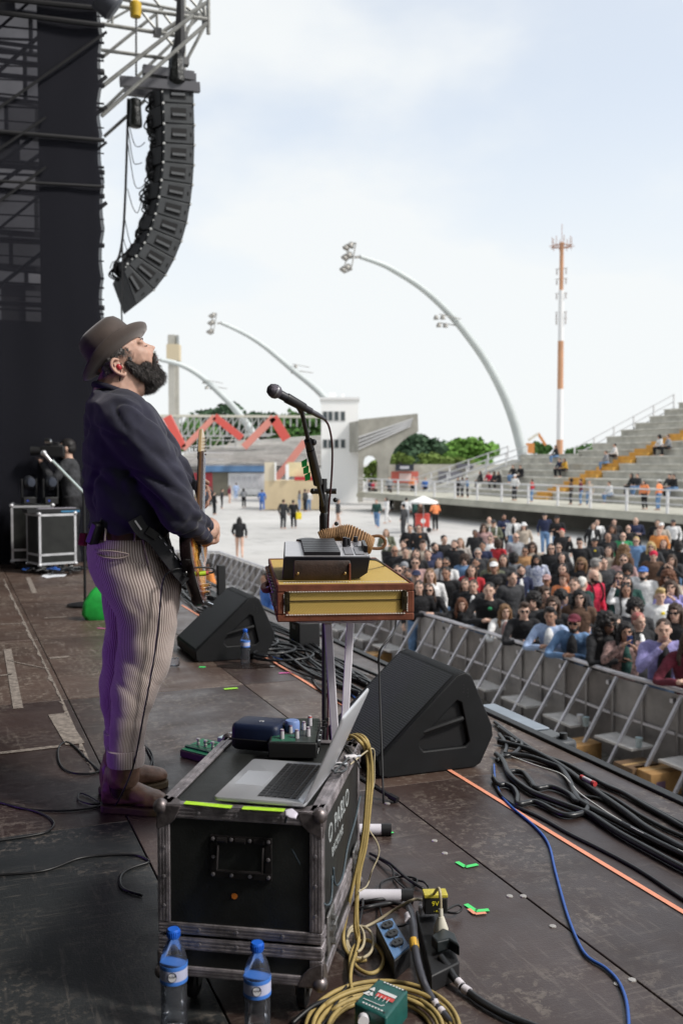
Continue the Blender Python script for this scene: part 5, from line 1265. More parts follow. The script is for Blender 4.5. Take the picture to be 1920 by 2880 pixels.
for s in (-1, 1):
    m = MB(); x_ = s*(h-.032)
    box(m, (x_, -.005, SH*.68), (.016, .008, .030)); box(m, (x_, -.005, SH*.42), (.016, .008, .030)); box(m, (x_+s*.004, -.0065, SH*.56), (.012, .010, .022)); cyl(m, (x_, -.008, SH*.78), (x_, -.008, SH*.82), .0035, 6)
    obj('latch', m, mat('dark_brass', (.05, .038, .02), .4, .8), sc_, bevel=.001)
m = MB()
for k in range(9):
    y_ = .06+k*.09; m = MB(); box(m, (-h-.004, y_, SH*.58), (.010, .024, .05)); ell(m, (-h-.007, y_, SH*.75), .009, nu=8, nv=5); ell(m, (-h-.007, y_, SH*.42), .008, nu=8, nv=5); obj('side_latch', m, mat('latch_nickel', (.28, .24, .26), .35, .9, nz=(60, .5)), sc_)
m = MB(); tube(m, [(-h-.012, .25, SH*.6), (-h-.03, .28, SH*.55), (-h-.032, .40, SH*.55), (-h-.012, .43, SH*.6)], .010, 8, smooth=3); obj('carry_handle', m, LEA, sc_)
ZT = cl.z
# ---- sampler on the suitcase
DVP = onz(905, 1622, ZT)
dv = thing('desktop_synthesizer', 'silver desktop synthesizer with black keys on the suitcase', 'synthesizer', Vector((-.04, 3.22, ZT)), R(3)); ID = inv(dv)
def dd_(u, v, d): return ID @ atd(u, v, d)
A_ = dd_(798, 1571, 3.24); B_ = dd_(1041, 1564, 3.24); C_ = dd_(948, 1519, 3.56); D_ = dd_(780, 1529, 3.56)
A_.z = B_.z = (A_.z+B_.z)/2+.0; D_.z = C_.z = (C_.z+D_.z)/2
tn = (B_-A_).cross(D_-A_).normalized()
bl_ = Vector((A_.x-.006, A_.y, .002)); br_ = Vector((B_.x-.035, A_.y, .002)); bm_1 = Vector((B_.x-.008, A_.y, .020))
m = MB(); Cx = Vector((B_.x-.01, D_.y, C_.z))
prof = [bl_, br_, bm_1, B_, A_]
back_ = [Vector((p.x+.0, D_.y, p.z if p.z < .04 else D_.z)) for p in prof]
loft(m, [prof, back_]); obj('case', m, mat('synth_black', (.010, .010, .014), .38), dv, bevel=.002)
Bk = Vector((B_.x, D_.y, D_.z)); Ak = Vector((A_.x, D_.y, D_.z))
def tp(f, g, h_=0.0): return A_.lerp(B_, f).lerp(Ak.lerp(Bk, f), g)+tn*h_
m = MB(); prism(m, [tp(.015, .02, .0005), tp(.985, .02, .0005), tp(.985, .985, .0005), tp(.015, .985, .0005)], tn*.002); obj('top_plate', m, mat('synth_silver', (.56, .55, .57), .32, .5, nz=(30, .06)), dv)
SB = mat('key_black', (.014, .013, .016), .35)
for k in range(8):
    f0 = .20; g0 = .06+k*.112; m = MB(); prism(m, [tp(.235-.012*k*.3, g0, .003), tp(.66-.004*k, g0, .003), tp(.66-.004*k, g0+.098, .003), tp(.235-.012*k*.3, g0+.098, .003)], tn*.012); obj('key', m, SB, dv, bevel=.0015)
for f0 in (.715, .84):
    m = MB(); prism(m, [tp(f0, .10, .003), tp(f0+.10, .10, .003), tp(f0+.10, .52, .003), tp(f0, .52, .003)], tn*.003); obj('pad', m, mat('pad_grey', (.22, .22, .24), .5), dv)
m = MB(); prism(m, [tp(.72, .58, .003), tp(.80, .58, .003), tp(.80, .95, .003), tp(.72, .95, .003)], tn*.002); prism(m, [tp(.86, .58, .003), tp(.95, .58, .003), tp(.95, .95, .003), tp(.86, .95, .003)], tn*.002); obj('display', m, mat('display_grey', (.18, .18, .20), .2), dv)
for f0, g0, hh in ((.745, .60, .034), (.79, .66, .028), (.90, .88, .022)):
    m = MB(); p = tp(f0, g0, .002); cyl(m, p, p+tn*hh, .009, 10, .008); obj('knob', m, SB, dv)
m = MB(); prism(m, [tp(.945, .25, .003), tp(.99, .22, .003), tp(.99, .62, .003), tp(.945, .62, .003)], tn*.022); obj('side_block', m, SB, dv, bevel=.002)
m = MB(); p = tp(.30, 1.05, -.005); lathe(m, [(.038, -.01), (.044, 0), (.04, .012), (.02, .016)], p, 14); obj('dial', m, SB, dv)
# ---- leather pouch
lp = thing('leather_pouch', 'dark brown leather pouch with two brass studs leaning on the synthesizer', 'pouch', Vector((0, 3.205, ZT)), R(2)); IQ = inv(lp)
a_ = IQ @ atd(826, 1633, 3.20); b_ = IQ @ atd(985, 1633, 3.20)
w_ = b_.x-a_.x; cx_ = (a_.x+b_.x)/2
vs = []; m = MB(); rings = []
for z, th in ((.002, .018), (.008, .026), (.03, .028), (.05, .024), (.060, .018), (.066, .008)):
    rings.append([Vector((cx_+w_/2*sx*(.97 if z < .005 or z > .06 else 1), -.0+th*sy*.5-.004, z)) for sx, sy in ((-1, -1), (-.5, -1.1), (0, -1.12), (.5, -1.1), (1, -1), (1, 1), (0, 1), (-1, 1))])
loft(m, rings); obj('body', m, mat('dark_leather', (.036, .020, .014), .5, nz=(25, .4), bump=(160, .6, .002)), lp, sharp=50, bevel=.002)
for f in (.07, .90):
    m = MB(); ell(m, (a_.x+w_*f, -.022, .026), (.0055, .005, .0055)); obj('stud', m, BRS, lp)
m = MB(); box(m, (cx_+w_*.485, -.012, .03), (.006, .024, .055)); obj('strap', m, LEA, lp, bevel=.002)
# ---- woven shaker
sh = thing('woven_shaker', 'brown woven wicker shaker with loop handle behind the synthesizer', 'shaker', Vector((.02, 3.70, ZT)), 0); IH = inv(sh)
DS = 3.68
def hp_(u, v, o=0): return IH @ atd(u, v, DS+o)
ax_ = [(902, 1515, .026), (915, 1510, .029), (930, 1508, .030), (945, 1507, .033), (958, 1508, .042), (975, 1512, .050), (1000, 1520, .046), (1025, 1529, .040), (1040, 1534, .034), (1046, 1536, .028)]
WK = mat('wicker', (.33, .19, .09), .7, nz=(30, .4)); m = MB()
# coiled cane: one long strand wound round the body
pts_ = smooth_path([hp_(u, v) for u, v, r in ax_], 6); rr_ = [x.x for x in smooth_path([Vector((r, 0, 0)) for u, v, r in ax_], 6)]
core = MB(); tube(core, pts_, [r*.93 for r in rr_], 14); obj('core', core, mat('wicker_dark', (.15, .08, .04), .8), sh)
turns = 30; hel = []
N_ = turns*12
for k in range(N_+1):
    f = k/N_*(len(pts_)-1); i = min(int(f), len(pts_)-2); q = f-i; p = pts_[i].lerp(pts_[i+1], q); r = rr_[i]*(1-q)+rr_[i+1]*q
    t_ = (pts_[i+1]-pts_[i]).normalized(); A2, B2 = frame_of(t_); w = 2*math.pi*k/12; rip = 1+.035*math.cos(w*6)
    hel.append(p+(A2*math.cos(w)+B2*math.sin(w))*r*rip)
tube(m, hel, .0031, 5); obj('wicker_coil', m, WK, sh, sharp=0)
m = MB(); tube(m, [hp_(1040, 1512), hp_(1052, 1508), hp_(1070, 1508), hp_(1081, 1517), hp_(1083, 1530), hp_(1074, 1541), hp_(1058, 1543), hp_(1040, 1541)], .0058, 8, smooth=5); obj('loop_handle', m, mat('wicker_handle', (.20, .10, .05), .65, nz=(60, .4), bump=(90, 1, .002)), sh)
cable('synth_cable', [atd(1040, 1573, 3.5), atd(1060, 1576, 3.55), atd(1085, 1592, 3.72), atd(1100, 1607, 3.9), atd(1112, 1650, 4.02), atd(1112, 1760, 4.0), atd(1092, 1798, 3.95), atd(1070, 1826, 3.92), atd(1064, 1860, 3.92), atd(1066, 1900, 3.95), onz(1078, 2260, .012)], .0042, RUBBER, 'thin black cable running from the synthesizer over the suitcase edge down behind the large monitor')
# ================================================================ flight case and what lies on it
def text_mesh(txt, size, ext=.0006, spacing=1.0):
    cu = bpy.data.curves.new('t', 'FONT'); cu.body = txt; cu.size = size; cu.extrude = ext; cu.align_x = 'CENTER'; cu.align_y = 'CENTER'; cu.space_character = spacing; cu.resolution_u = 3
    ob = bpy.data.objects.new('t', cu); S.collection.objects.link(ob); dg = bpy.context.evaluated_depsgraph_get(); me = bpy.data.meshes.new_from_object(ob.evaluated_get(dg))
    bpy.data.objects.remove(ob); bpy.data.curves.remove(cu); return me
def text(name, txt, size, m_, parent, loc, basis, sx=1.0, spacing=1.0, ext=.0006):
    me = text_mesh(txt, size, ext, spacing); X, Y = Vector(basis[0]).normalized(), Vector(basis[1]).normalized(); Z = X.cross(Y)
    for v in me.vertices: c = v.co.copy(); v.co = X*c.x*sx+Y*c.y+Z*c.z
    return obj(name, me, m_, parent, sharp=0, loc=loc)
CT = .50
FL = onz(443, 2262, CT); FR = onz(905, 2289, CT); BR = onz(1042, 2090, CT)
ex = (FR-FL).normalized(); CW = (FR-FL).length; ey = Vector((-ex.y, ex.x, 0)); CD = (BR-FR).dot(ey); CB = .092
fc = thing('flight_case', 'black flight case in the foreground with the open laptop on its lid', 'flight case', Vector((FL.x, FL.y, 0)), math.atan2(ex.y, ex.x)); IFc = inv(fc)
LAM = mat('case_laminate', (.011, .012, .011), .5, nz=(7, .5), bump=(190, .5, .001), rvar=.1)
EXT = mat('case_extrusion', (.34, .31, .32), .46, .75, nz=(22, .45), bump=(90, .6, .002), rvar=.12)
BALL = mat('ball_corner', (.19, .165, .165), .42, .8, nz=(60, .4))
SPL = .19
def cbx(n, x0, x1, y0, y1, z0, z1, m_=LAM, bv=.0, par=None): return obj(n, box(MB(), ((x0+x1)/2, (y0+y1)/2, (z0+z1)/2), (x1-x0, y1-y0, z1-z0)), m_, par or fc, bevel=bv)
cbx('lid_shell', .004, CW-.004, .004, CD-.004, SPL+.012, CT-.004)
cbx('base_tray', .004, CW-.004, .004, CD-.004, CB+.002, SPL-.012)
e = .030
for z0, z1, nm in ((CT-e, CT, 'edge_extrusion'), (SPL+.003, SPL+.030, 'lid_rim'), (SPL-.034, SPL-.003, 'base_rim'), (CB, CB+.024, 'edge_extrusion')):
    # ribbed aluminium: two narrow proud ridges on a flat strip
    def strip(x0, x1, y0, y1):
        ob_ = cbx(nm, x0, x1, y0, y1, z0, z1, EXT, .002)
        rm = MB(); h = z1-z0
        for f in (.22, .5, .78):
            if x1-x0 > y1-y0:
                yy = y0-.0006 if y0 < .01 else y1+.0006; box(rm, ((x0+x1)/2, yy, z0+h*f), (x1-x0-.004, .0016, .0030))
            else:
                xx = x0-.0006 if x0 < .01 else x1+.0006; box(rm, (xx, (y0+y1)/2, z0+h*f), (.0016, y1-y0-.004, .0030))
        obj('rib', rm, EXT, ob_)
    strip(.0, CW, -.001, .006); strip(0, CW, CD-.006, CD+.001); strip(-.001, .006, .0065, CD-.0065); strip(CW-.006, CW+.001, .0065, CD-.0065)
for x0, x1, y0, y1 in ((0, e, .0062, CD-.0062), (CW-e, CW, .0062, CD-.0062), (0, CW, -.0005, e*.8), (0, CW, CD-e*.8, CD+.0005)):
    ob_ = cbx('edge_extrusion', x0, x1, y0, y1, CT-.002, CT+.0035 if y1-y0 > .1 else CT+.0032, EXT, .0012)
    if y1-y0 > .1: obj('rib', box(MB(), ((x0+x1)/2, (y0+y1)/2, CT+.0042), (.004, y1-y0-.05, .0018)), EXT, ob_)
for x_ in (-.001, CW-e+.001):
    for z0, z1 in ((SPL+.031, CT-e-.001), (CB+.025, SPL-.035)):
        ob_ = cbx('corner_extrusion', x_, x_+e, -.0012, .005, z0, z1, EXT, .0015); rm = MB()
        for f in (.25, .5, .75): box(rm, (x_+e*f, -.0016, (z0+z1)/2), (.003, .0016, z1-z0-.004))
        obj('rib', rm, EXT, ob_)
        if x_ > 0: cbx('corner_extrusion', CW-.005, CW+.0012, .0055, e, z0, z1, EXT, .0015); cbx('corner_extrusion', CW-.005, CW+.0012, CD-e, CD-.0055, z0, z1, EXT, .0015)
RIV = mat('rivet_steel', (.45, .42, .44), .35, .85)
def rivets(pts, nrm, par=None):
    m_ = MB(); q = Vector(nrm).to_track_quat('Z', 'Y').to_matrix()
    for p in pts: lathe(m_, [(.0048, 0), (.0044, .0014), (.002, .0024)], p, 8, rot=q)
    o_ = obj('rivets', m_, RIV, par or fc); o_['kind'] = 'stuff'
rivets([(x, -.0022, z) for z in (CT-.015, SPL-.018, SPL+.017) for x in (.10, .19, .30)]+[(.015, -.0022, z) for z in (.26, .33, .40)]+[(CW-.015, -.0022, z) for z in (.26, .33, .40)], (0, -1, 0))
rivets([(x, y, CT+.0034) for x in (.015, CW-.015) for y in (.10, .2, .3, .42)], (0, 0, 1))
# corners: pressed plate with ball
for x_, sx in ((0, 1), (CW, -1)):
    for y_, sy in ((0, 1), (CD, -1)):
        for z_, sz in ((CT, -1), (CB, 1)):
            m = MB(); ell(m, (x_+sx*.006, y_+sy*.006, z_+sz*.006), .0185)
            k = .058
            for ax in range(3):
                pl_ = [Vector((0, 0, 0)), Vector((1, 0, 0)), Vector((.75, .55, 0)), Vector((.55, .75, 0)), Vector((0, 1, 0))]
                pp_ = []
                for p in pl_:
                    q = [0, 0, 0]; q[ax] = -.0035; q[(ax+1) % 3] = p.x*k; q[(ax+2) % 3] = p.y*k
                    pp_.append(Vector((x_+sx*q[0], y_+sy*q[1], z_+sz*q[2])))
                exv = [0, 0, 0]; exv[ax] = .003*((sx, sy, sz)[ax]); prism(m, pp_, exv)
            obj('ball_corner', m, BALL, fc, bevel=.0015)
    m = MB()
    for z_ in (.30, .36): pass
# recessed handle plate on the near end
hx0, hx1, hz0, hz1 = CW*.325, CW*.70, .335, .435
PLT = mat('handle_plate', (.018, .016, .016), .42, .4)
m = MB(); t_ = .016
for b_ in ((hx0, hx1, hz1-t_, hz1), (hx0, hx1, hz0, hz0+t_), (hx0, hx0+t_, hz0+t_, hz1-t_), (hx1-t_, hx1, hz0+t_, hz1-t_)): box(m, ((b_[0]+b_[1])/2, .0015, (b_[2]+b_[3])/2), (b_[1]-b_[0], .006, b_[3]-b_[2]))
hpl = obj('handle_plate', m, PLT, fc, bevel=.001)
rivets([(hx0+(hx1-hx0)*f, -.002, z) for f in (.05, .35, .65, .95) for z in (hz0+.008, hz1-.008)]+[(x, -.002, (hz0+hz1)/2) for x in (hx0+.008, hx1-.008)], (0, -1, 0), hpl)
m = MB(); tube(m, [(hx0+.02, -.003, hz1-.022), (hx0+.02, -.012, hz0+.022), (hx1-.02, -.012, hz0+.022), (hx1-.02, -.003, hz1-.022)], .0035, 8); obj('handle', m, mat('handle_steel', (.10, .09, .09), .35, .9), hpl)
for f in (.2, .5, .8): obj('hinge', cyl(MB(), (hx0+(hx1-hx0)*(f-.08), -.003, hz1-.009), (hx0+(hx1-hx0)*(f+.08), -.003, hz1-.009), .007, 8), PLT, hpl)
m = MB(); lathe(m, [(.007, 0), (.007, .0012)], (CW*.47, .0035, .292), 14, rot=rx(R(90))); obj('sticker', m, mat('sticker_orange', (.75, .22, .03), .5), fc)
# side: stencilled name and butterfly latches
PAL = mat('stencil_paint', (.34, .36, .36), .7, nz=(70, .35))
text('stencil_text', 'O PABLO', .066, PAL, fc, (CW-.0034, CD*.44, .405), ((0, 1, 0), (0, 0, 1)), 1.05, 1.1)
text('stencil_text', 'BACKLINE', .034, PAL, fc, (CW-.0034, CD*.40, .348), ((0, 1, 0), (0, 0, 1)), 1.0, 1.1)
for y_ in (.09, CD-.10):
    lt = obj('butterfly_latch', box(MB(), (CW+.003, y_, SPL), (.006, .085, .095)), mat('latch_zinc', (.30, .29, .28), .4, .85, nz=(50, .4)), fc, bevel=.002)
    m = MB()
    for s in (-1, 1): box(m, (CW+.011, y_+s*.014, SPL), (.010, .020, .014)); cyl(m, (CW+.008, y_, SPL+s*.03), (CW+.016, y_, SPL+s*.03), .008, 8)
    tube(m, [(CW+.012, y_-.02, SPL-.01), (CW+.016, y_-.022, SPL+.02), (CW+.016, y_+.022, SPL+.02), (CW+.012, y_+.02, SPL-.01)], .003, 6); obj('latch_wing', m, mat('latch_zinc', (0, 0, 0)), lt)
# castors
for x_ in (.06, CW-.06):
    for y_ in (.07, CD-.08):
        cb_ = obj('castor', box(MB(), (x_, y_, CB-.012), (.06, .055, .020)), mat('castor_steel', (.3, .3, .3), .4, .8), fc, bevel=.002)
        for s in (-1, 1): obj('fork', box(MB(), (x_+s*.017, y_+.008, CB-.035), (.003, .03, .045)), mat('castor_steel', (0, 0, 0)), cb_)
        obj('wheel', lathe(MB(), [(.030, -.012), (.036, -.008), (.036, .008), (.030, .012)], (x_, y_+.012, .036), 14, rot=ry(R(90))), RUBBER, cb_)

def ct(u, v, z=CT+.004): return IFc @ onz(u, v, z)
# tape strips on the lid edge
LIM = mat('lime_tape', (.42, .72, .03), .6, nz=(60, .15))
for u0, u1, l in ((520, 652, 'longer lime gaffer tape strip at the left of the case edge'), (682, 800, 'shorter lime gaffer tape strip below the laptop')):
    a_ = onz(u0, 2257 if u0 < 600 else 2272, CT+.0048); b_ = onz(u1, 2270 if u0 < 600 else 2279, CT+.0048); w_ = ey*.010
    tag(obj('tape_strip', prism(MB(), [a_-w_, b_-w_, b_+w_, a_+w_], (0, 0, .0006)), LIM), l, 'tape')
# ---- laptop
LZ = CT+.0045
lapo = onz(601, 2257, LZ); lp1 = onz(861, 2272, LZ); lrot = R(-12.5)
LDp = (lp1-lapo).length; lf = onz(700, 2148, LZ); LWd = (lf-lapo).length
lt_ = thing('laptop', 'open silver laptop with black keys on the flight case', 'laptop', Vector((lapo.x, lapo.y, LZ)), lrot)
SIL = mat('laptop_aluminium', (.62, .63, .66), .34, .55, bump=(600, .15, .001))
def rrect(x0, x1, y0, y1, z, r=.010, n=4):
    o = []
    for cx, cy, a0 in ((x1-r, y1-r, 0), (x0+r, y1-r, 90), (x0+r, y0+r, 180), (x1-r, y0+r, 270)):
        for k in range(n+1): w = R(a0+90*k/n); o.append(Vector((cx+r*math.cos(w), cy+r*math.sin(w), z)))
    return o
m = MB(); loft(m, [rrect(.006, LDp-.004, .006, LWd-.006, .001), rrect(0, LDp, 0, LWd, .006), rrect(0, LDp, 0, LWd, .0135), rrect(.001, LDp-.001, .001, LWd-.001, .0145)]); lb = obj('base', m, SIL, lt_, sharp=50)
prism_pad = MB(); prism(prism_pad, rrect(.018, .088, LWd*.32, LWd*.68, .0140, .004), (0, 0, .0007)); obj('trackpad', prism_pad, mat('trackpad_grey', (.50, .51, .54), .40, .55), lt_, bevel=.0004)
KB = mat('key_cap', (.012, .012, .013), .42)
km = MB(); prism(km, rrect(.098, LDp-.022, .022, LWd-.022, .01455, .003), (0, 0, .0003)); obj('key_well', km, mat('key_well', (.20, .20, .21), .5), lt_)
rows = 6; ry0 = .100; rp = (LDp-.026-ry0)/rows
km0 = None
for r_ in range(rows):
    n_ = (14, 14, 14, 13, 12, 10)[5-r_] if r_ else 10; y = .024; span = LWd-.048
    ws = {0: [1, 1, 1, 1.25, 5, 1.25, 1, 1, 1, 1]}.get(r_, None) or ([1.4]+[1]*(n_-2)+[1.5] if r_ < 5 else [1]*14)
    u_ = span/sum(ws)
    for w_ in ws:
        m = MB(); x0 = ry0+r_*rp; box(m, (x0+rp*.45, y+w_*u_/2, .0158), (rp*(.84 if r_ < 5 else .60), w_*u_-.0028, .0018)); obj('key', m, KB, lt_); y += w_*u_
la = R(117); dx, dz_ = math.cos(R(66)), math.sin(R(66)); hp0 = Vector((LDp-.004, 0, .0148)); LL = LDp*1.02
def lidp(a, b, t): return hp0+Vector((dx*a-dz_*0+dz_*t, b, dz_*a-dx*t))
m = MB(); r_ = .012; outl = []
for cx, cy, a0 in ((LL-r_, LWd-r_, 0), (.003, LWd-.003, 90), (.003, .003, 180), (LL-r_, r_, 270)):
    rr = r_ if cx > .1 else .003
    for k in range(5): w = R(a0+90*k/4); outl.append((cx+rr*math.cos(w), cy+rr*math.sin(w)))
loft(m, [[lidp(a, b, 0) for a, b in outl], [lidp(a, b, .003) for a, b in outl], [lidp(LL/2+(a-LL/2)*.97, LWd/2+(b-LWd/2)*.975, .0062) for a, b in outl]]); lid_o = obj('lid', m, SIL, lt_, sharp=50)
m = MB(); q = [lidp(.012, .008, -.0006), lidp(LL-.008, .008, -.0006), lidp(LL-.008, LWd-.008, -.0006), lidp(.012, LWd-.008, -.0006)]; m.add(q, [(0, 1, 2, 3)]); obj('screen', m, mat('screen_glass', (.01, .01, .012), .1), lid_o)
m = MB(); lathe(m, [(.014, 0), (.012, .0004)], (0, 0, 0), 14); me = m.mesh()
obj('hinge', cyl(MB(), (LDp-.004, .03, .0125), (LDp-.004, LWd-.03, .0125), .0035, 8), BLACK, lt_)
# ---- mixer / effects desk
mxa = onz(754, 2133, CT+.004); mxb = onz(889, 2139, CT+.004); MW = (mxb-mxa).length
mx_ = thing('audio_mixer', 'compact black mixer with white knobs and one big blue knob', 'mixer', mxa, math.atan2((mxb-mxa).y, (mxb-mxa).x)+R(7)); 
MD = .20; MH0, MH1 = .042, .058
sd0 = [Vector((0, 0, 0)), Vector((0, MD, 0)), Vector((0, MD, MH1)), Vector((0, 0, MH0))]
m = MB(); prism(m, sd0, (MW, 0, 0)); obj('case', m, mat('mixer_black', (.012, .012, .012), .45), mx_, bevel=.003)
MS = (MH1-MH0)/MD
def mt(x, y, h=0): return Vector((x, y, MH0+y*MS+h))
m = MB(); prism(m, [mt(.004, .004, .0003), mt(MW-.004, .004, .0003), mt(MW-.004, MD-.004, .0003), mt(.004, MD-.004, .0003)], (0, 0, .0012)); obj('panel', m, mat('mixer_panel', (.035, .045, .042), .4, nz=(50, .3)), mx_)
m = MB(); prism(m, [mt(.008, .008, .0018), mt(MW*.55, .008, .0018), mt(MW*.55, .06, .0018), mt(.008, .06, .0018)], (0, 0, .0005)); obj('green_panel', m, mat('mixer_green', (.02, .10, .06), .5), mx_)
KW = mat('knob_grey', (.45, .43, .46), .5); 
for x, y, h_, r_ in ((.035, .03, .026, .0065), (.075, .035, .024, .0065), (.055, .075, .022, .0060), (.105, .05, .026, .0065), (.09, .10, .024, .006), (.105, .135, .028, .0065)):
    m = MB(); p = mt(x, y, .0015); lathe(m, [(r_, 0), (r_*.9, h_*.8), (r_*.7, h_)], p, 10); ko = obj('knob', m, KW, mx_)
    m = MB(); lathe(m, [(r_*.92, 0), (r_*.75, .004)], p+Vector((0, 0, h_*.82)), 10); obj('knob_cap', m, mat('cap_red' if y > .12 else 'cap_plum', (.35, .05, .04) if y > .12 else (.16, .10, .16), .5), ko)
m = MB(); lathe(m, [(.021, 0), (.021, .024), (.018, .029)], mt(.058, .095, .0015), 18); obj('big_knob', m, mat('knob_blue', (.16, .24, .48), .45), mx_)
for k in range(4):
    m = MB(); p = mt(.125, .10+k*.024, .0015); box(m, p+Vector((.012, 0, 0)), (.034, .003, .001)); box(m, p+Vector((.020+.006*(k % 2), 0, .005)), (.010, .008, .010)); obj('fader', m, BLACK, mx_)
m = MB(); box(m, (MW+.001, MD*.5, .028), (.002, MD*.92, .044)); rp_ = obj('rear_panel', m, mat('rear_panel', (.02, .022, .025), .4), mx_)
for k in range(7):
    m = MB(); lathe(m, [(.0075, 0), (.0075, .006), (.004, .006)], (MW+.002, .02+k*.026, .032), 8, rot=ry(R(90))); obj('socket', m, CHROME if k % 2 else BLACK, rp_)
m = MB()
for k in range(9): box(m, (MW+.0024, .015+k*.02, .013), (.0006, .010, .004))
obj('print', m, mat('print_white', (.6, .6, .6), .6), rp_)
# ---- navy zip pouch
pq = onz(744, 2116, CT+.004); zp = thing('zip_pouch', 'navy blue hard zip pouch with small white logo', 'pouch', pq+Vector((-.016, .055, 0)), R(-16))
m = MB(); loft(m, [rrect(-.064, .064, -.046, .046, .002, .016), rrect(-.070, .070, -.052, .052, .010, .018), rrect(-.071, .071, -.053, .053, .030, .018)]); obj('lower_shell', m, mat('pouch_navy_shaded', (.008, .009, .014), .55, bump=(400, .4, .001)), zp, sharp=60)  # shade on the lower half is put into its near-black colour
m = MB(); loft(m, [rrect(-.0705, .0705, -.0525, .0525, .034, .018), rrect(-.070, .070, -.052, .052, .060, .018), rrect(-.067, .067, -.049, .049, .070, .016), rrect(-.060, .060, -.042, .042, .0735, .014)]); obj('upper_shell', m, mat('pouch_navy', (.006, .013, .040), .5, nz=(12, .2), bump=(400, .4, .001)), zp, sharp=60)
m = MB(); tube(m, rrect(-.0715, .0715, -.0535, .0535, .032, .018), .0022, 6, closed=True); obj('zip', m, BLACK, zp)
text('logo', 'TS', .016, mat('print_white', (0, 0, 0)), zp, (.005, -.005, .0738), ((1, .1, 0), (-.1, 1, 0)))
m = MB(); tube(m, [(-.05, .05, .05), (-.065, .07, .06), (-.085, .06, .04), (-.08, .03, .01)], .003, 6, smooth=4); obj('wrist_cord', m, RUBBER, zp)
# ---- folded label and small cables on the lid
wl = tag(obj('cloth_label', fuse(prism(MB(), [onz(u, v, CT+.006) for u, v in ((800, 2284), (822, 2278), (838, 2292), (832, 2306), (812, 2304), (802, 2298))], (0, 0, .006)), .003, 3), mat('white_cloth', (.62, .58, .66), .8), sharp=0), 'crumpled white label hanging at the case corner below the laptop', 'label')
cable('thin_cable', [onz(806, 2296, CT+.006), atd(803, 2320, 2.26), atd(814, 2370, 2.255), atd(850, 2440, 2.25), atd(890, 2510, 2.25), atd(915, 2545, 2.26), atd(931, 2530, 2.30), atd(934, 2462, 2.33)], .0028, mat('teal_cable', (.05, .07, .085), .4), 'thin teal cable drooping across the front of the flight case')
cable('thin_cable', [atd(937, 2440, 2.33), atd(940, 2480, 2.335), atd(950, 2489, 2.36), atd(964, 2460, 2.41), atd(978, 2380, 2.48), atd(1000, 2300, 2.56), atd(1012, 2240, 2.62)], .0028, mat('teal_cable', (0, 0, 0)), 'thin teal cable hooked along the lettered side of the case')
cable('coiled_lead', [ct_ for ct_ in [onz(934+22*math.cos(a)+18, 2160+11*math.sin(a), CT+.008+.0012*a) for a in [k*.42 for k in range(36)]]]+[onz(990, 2120, CT+.01), onz(965, 2095, CT+.01)], .0030, mat('grey_lead', (.05, .055, .06), .4), 'small grey lead coiled on the lid behind the laptop screen', smooth=2)
for u, v, l in ((945, 2157, 'flat white plug lying inside the coiled lead'), (985, 2135, 'white cable plug at the far right of the lid')):
    t = thing('white_plug', l, 'plug', onz(u, v, CT+.006), R(20)); obj('body', box(MB(), (0, 0, .006), (.034, .016, .010)), mat('plug_white', (.66, .64, .66), .5), t, bevel=.003); obj('pin', cyl(MB(), (.017, 0, .006), (.030, 0, .006), .003, 8), CHROME, t)
cable('black_lead', [onz(955, 2088, CT+.008), onz(975, 2110, CT+.008), onz(1000, 2140, CT+.010), onz(1012, 2160, CT+.008)], .003, RUBBER, 'short black lead crossing the far right of the lid')
YEL = mat('yellow_cable', (.36, .265, .095), .55, nz=(25, .2)); CRM = mat('cream_cable', (.42, .36, .24), .5)
def hang(pts, dtop=2.74, dbot=2.60):
    o = []
    for u, v in pts:
        f = max(0, min(1, (v-2150)/(2680-2150))); o.append(atd(u, v, dtop+(dbot-dtop)*f))
    return o
top_ = [onz(960, 2085, CT+.02), onz(985, 2070, CT+.03), onz(1010, 2085, CT+.035)]
cable('yellow_cable', top_+hang([(1027, 2110), (1034, 2160), (1030, 2250), (1022, 2340), (1008, 2420), (992, 2490), (975, 2570), (965, 2630)])+[onz(972, 2672, .012), onz(1000, 2700, .01), onz(1030, 2700, .01)], .0052, YEL, 'leftmost yellow cable pouring down over the side of the flight case', 'yellow cables over the case')
cable('yellow_cable', [p+Vector((.012, .01, 0)) for p in top_]+hang([(1036, 2112), (1041, 2165), (1034, 2270), (1024, 2370), (1008, 2440), (1003, 2500), (1000, 2560), (998, 2610)])+[onz(1005, 2650, .012), onz(996, 2700, .012), onz(984, 2735, .012)], .0052, YEL, 'middle yellow cable pouring down over the side of the flight case', 'yellow cables over the case')
cable('yellow_cable', [p+Vector((.02, .03, -.004)) for p in top_]+hang([(1042, 2125), (1046, 2190), (1038, 2290), (1028, 2380), (1012, 2450), (1004, 2530), (1004, 2600)])+[onz(1008, 2640, .02), onz(1000, 2680, .02), onz(988, 2720, .02), onz(985, 2760, .012), onz(993, 2800, .01)], .0048, YEL, 'rightmost yellow cable pouring down over the side of the flight case', 'yellow cables over the case')
cable('cream_wire', [onz(985, 2150, CT+.01), atd(1046, 2105, 2.78), atd(1052, 2150, 2.8), atd(1050, 2210, 2.8), atd(1028, 2270, 2.75), atd(1030, 2320, 2.75), atd(1060, 2370, 2.76), atd(1064, 2405, 2.76), atd(1045, 2450, 2.74), atd(1032, 2490, 2.72), onz(1008, 2508, .3)], .0022, CRM, 'thin cream wire looping loosely beside the yellow cables')
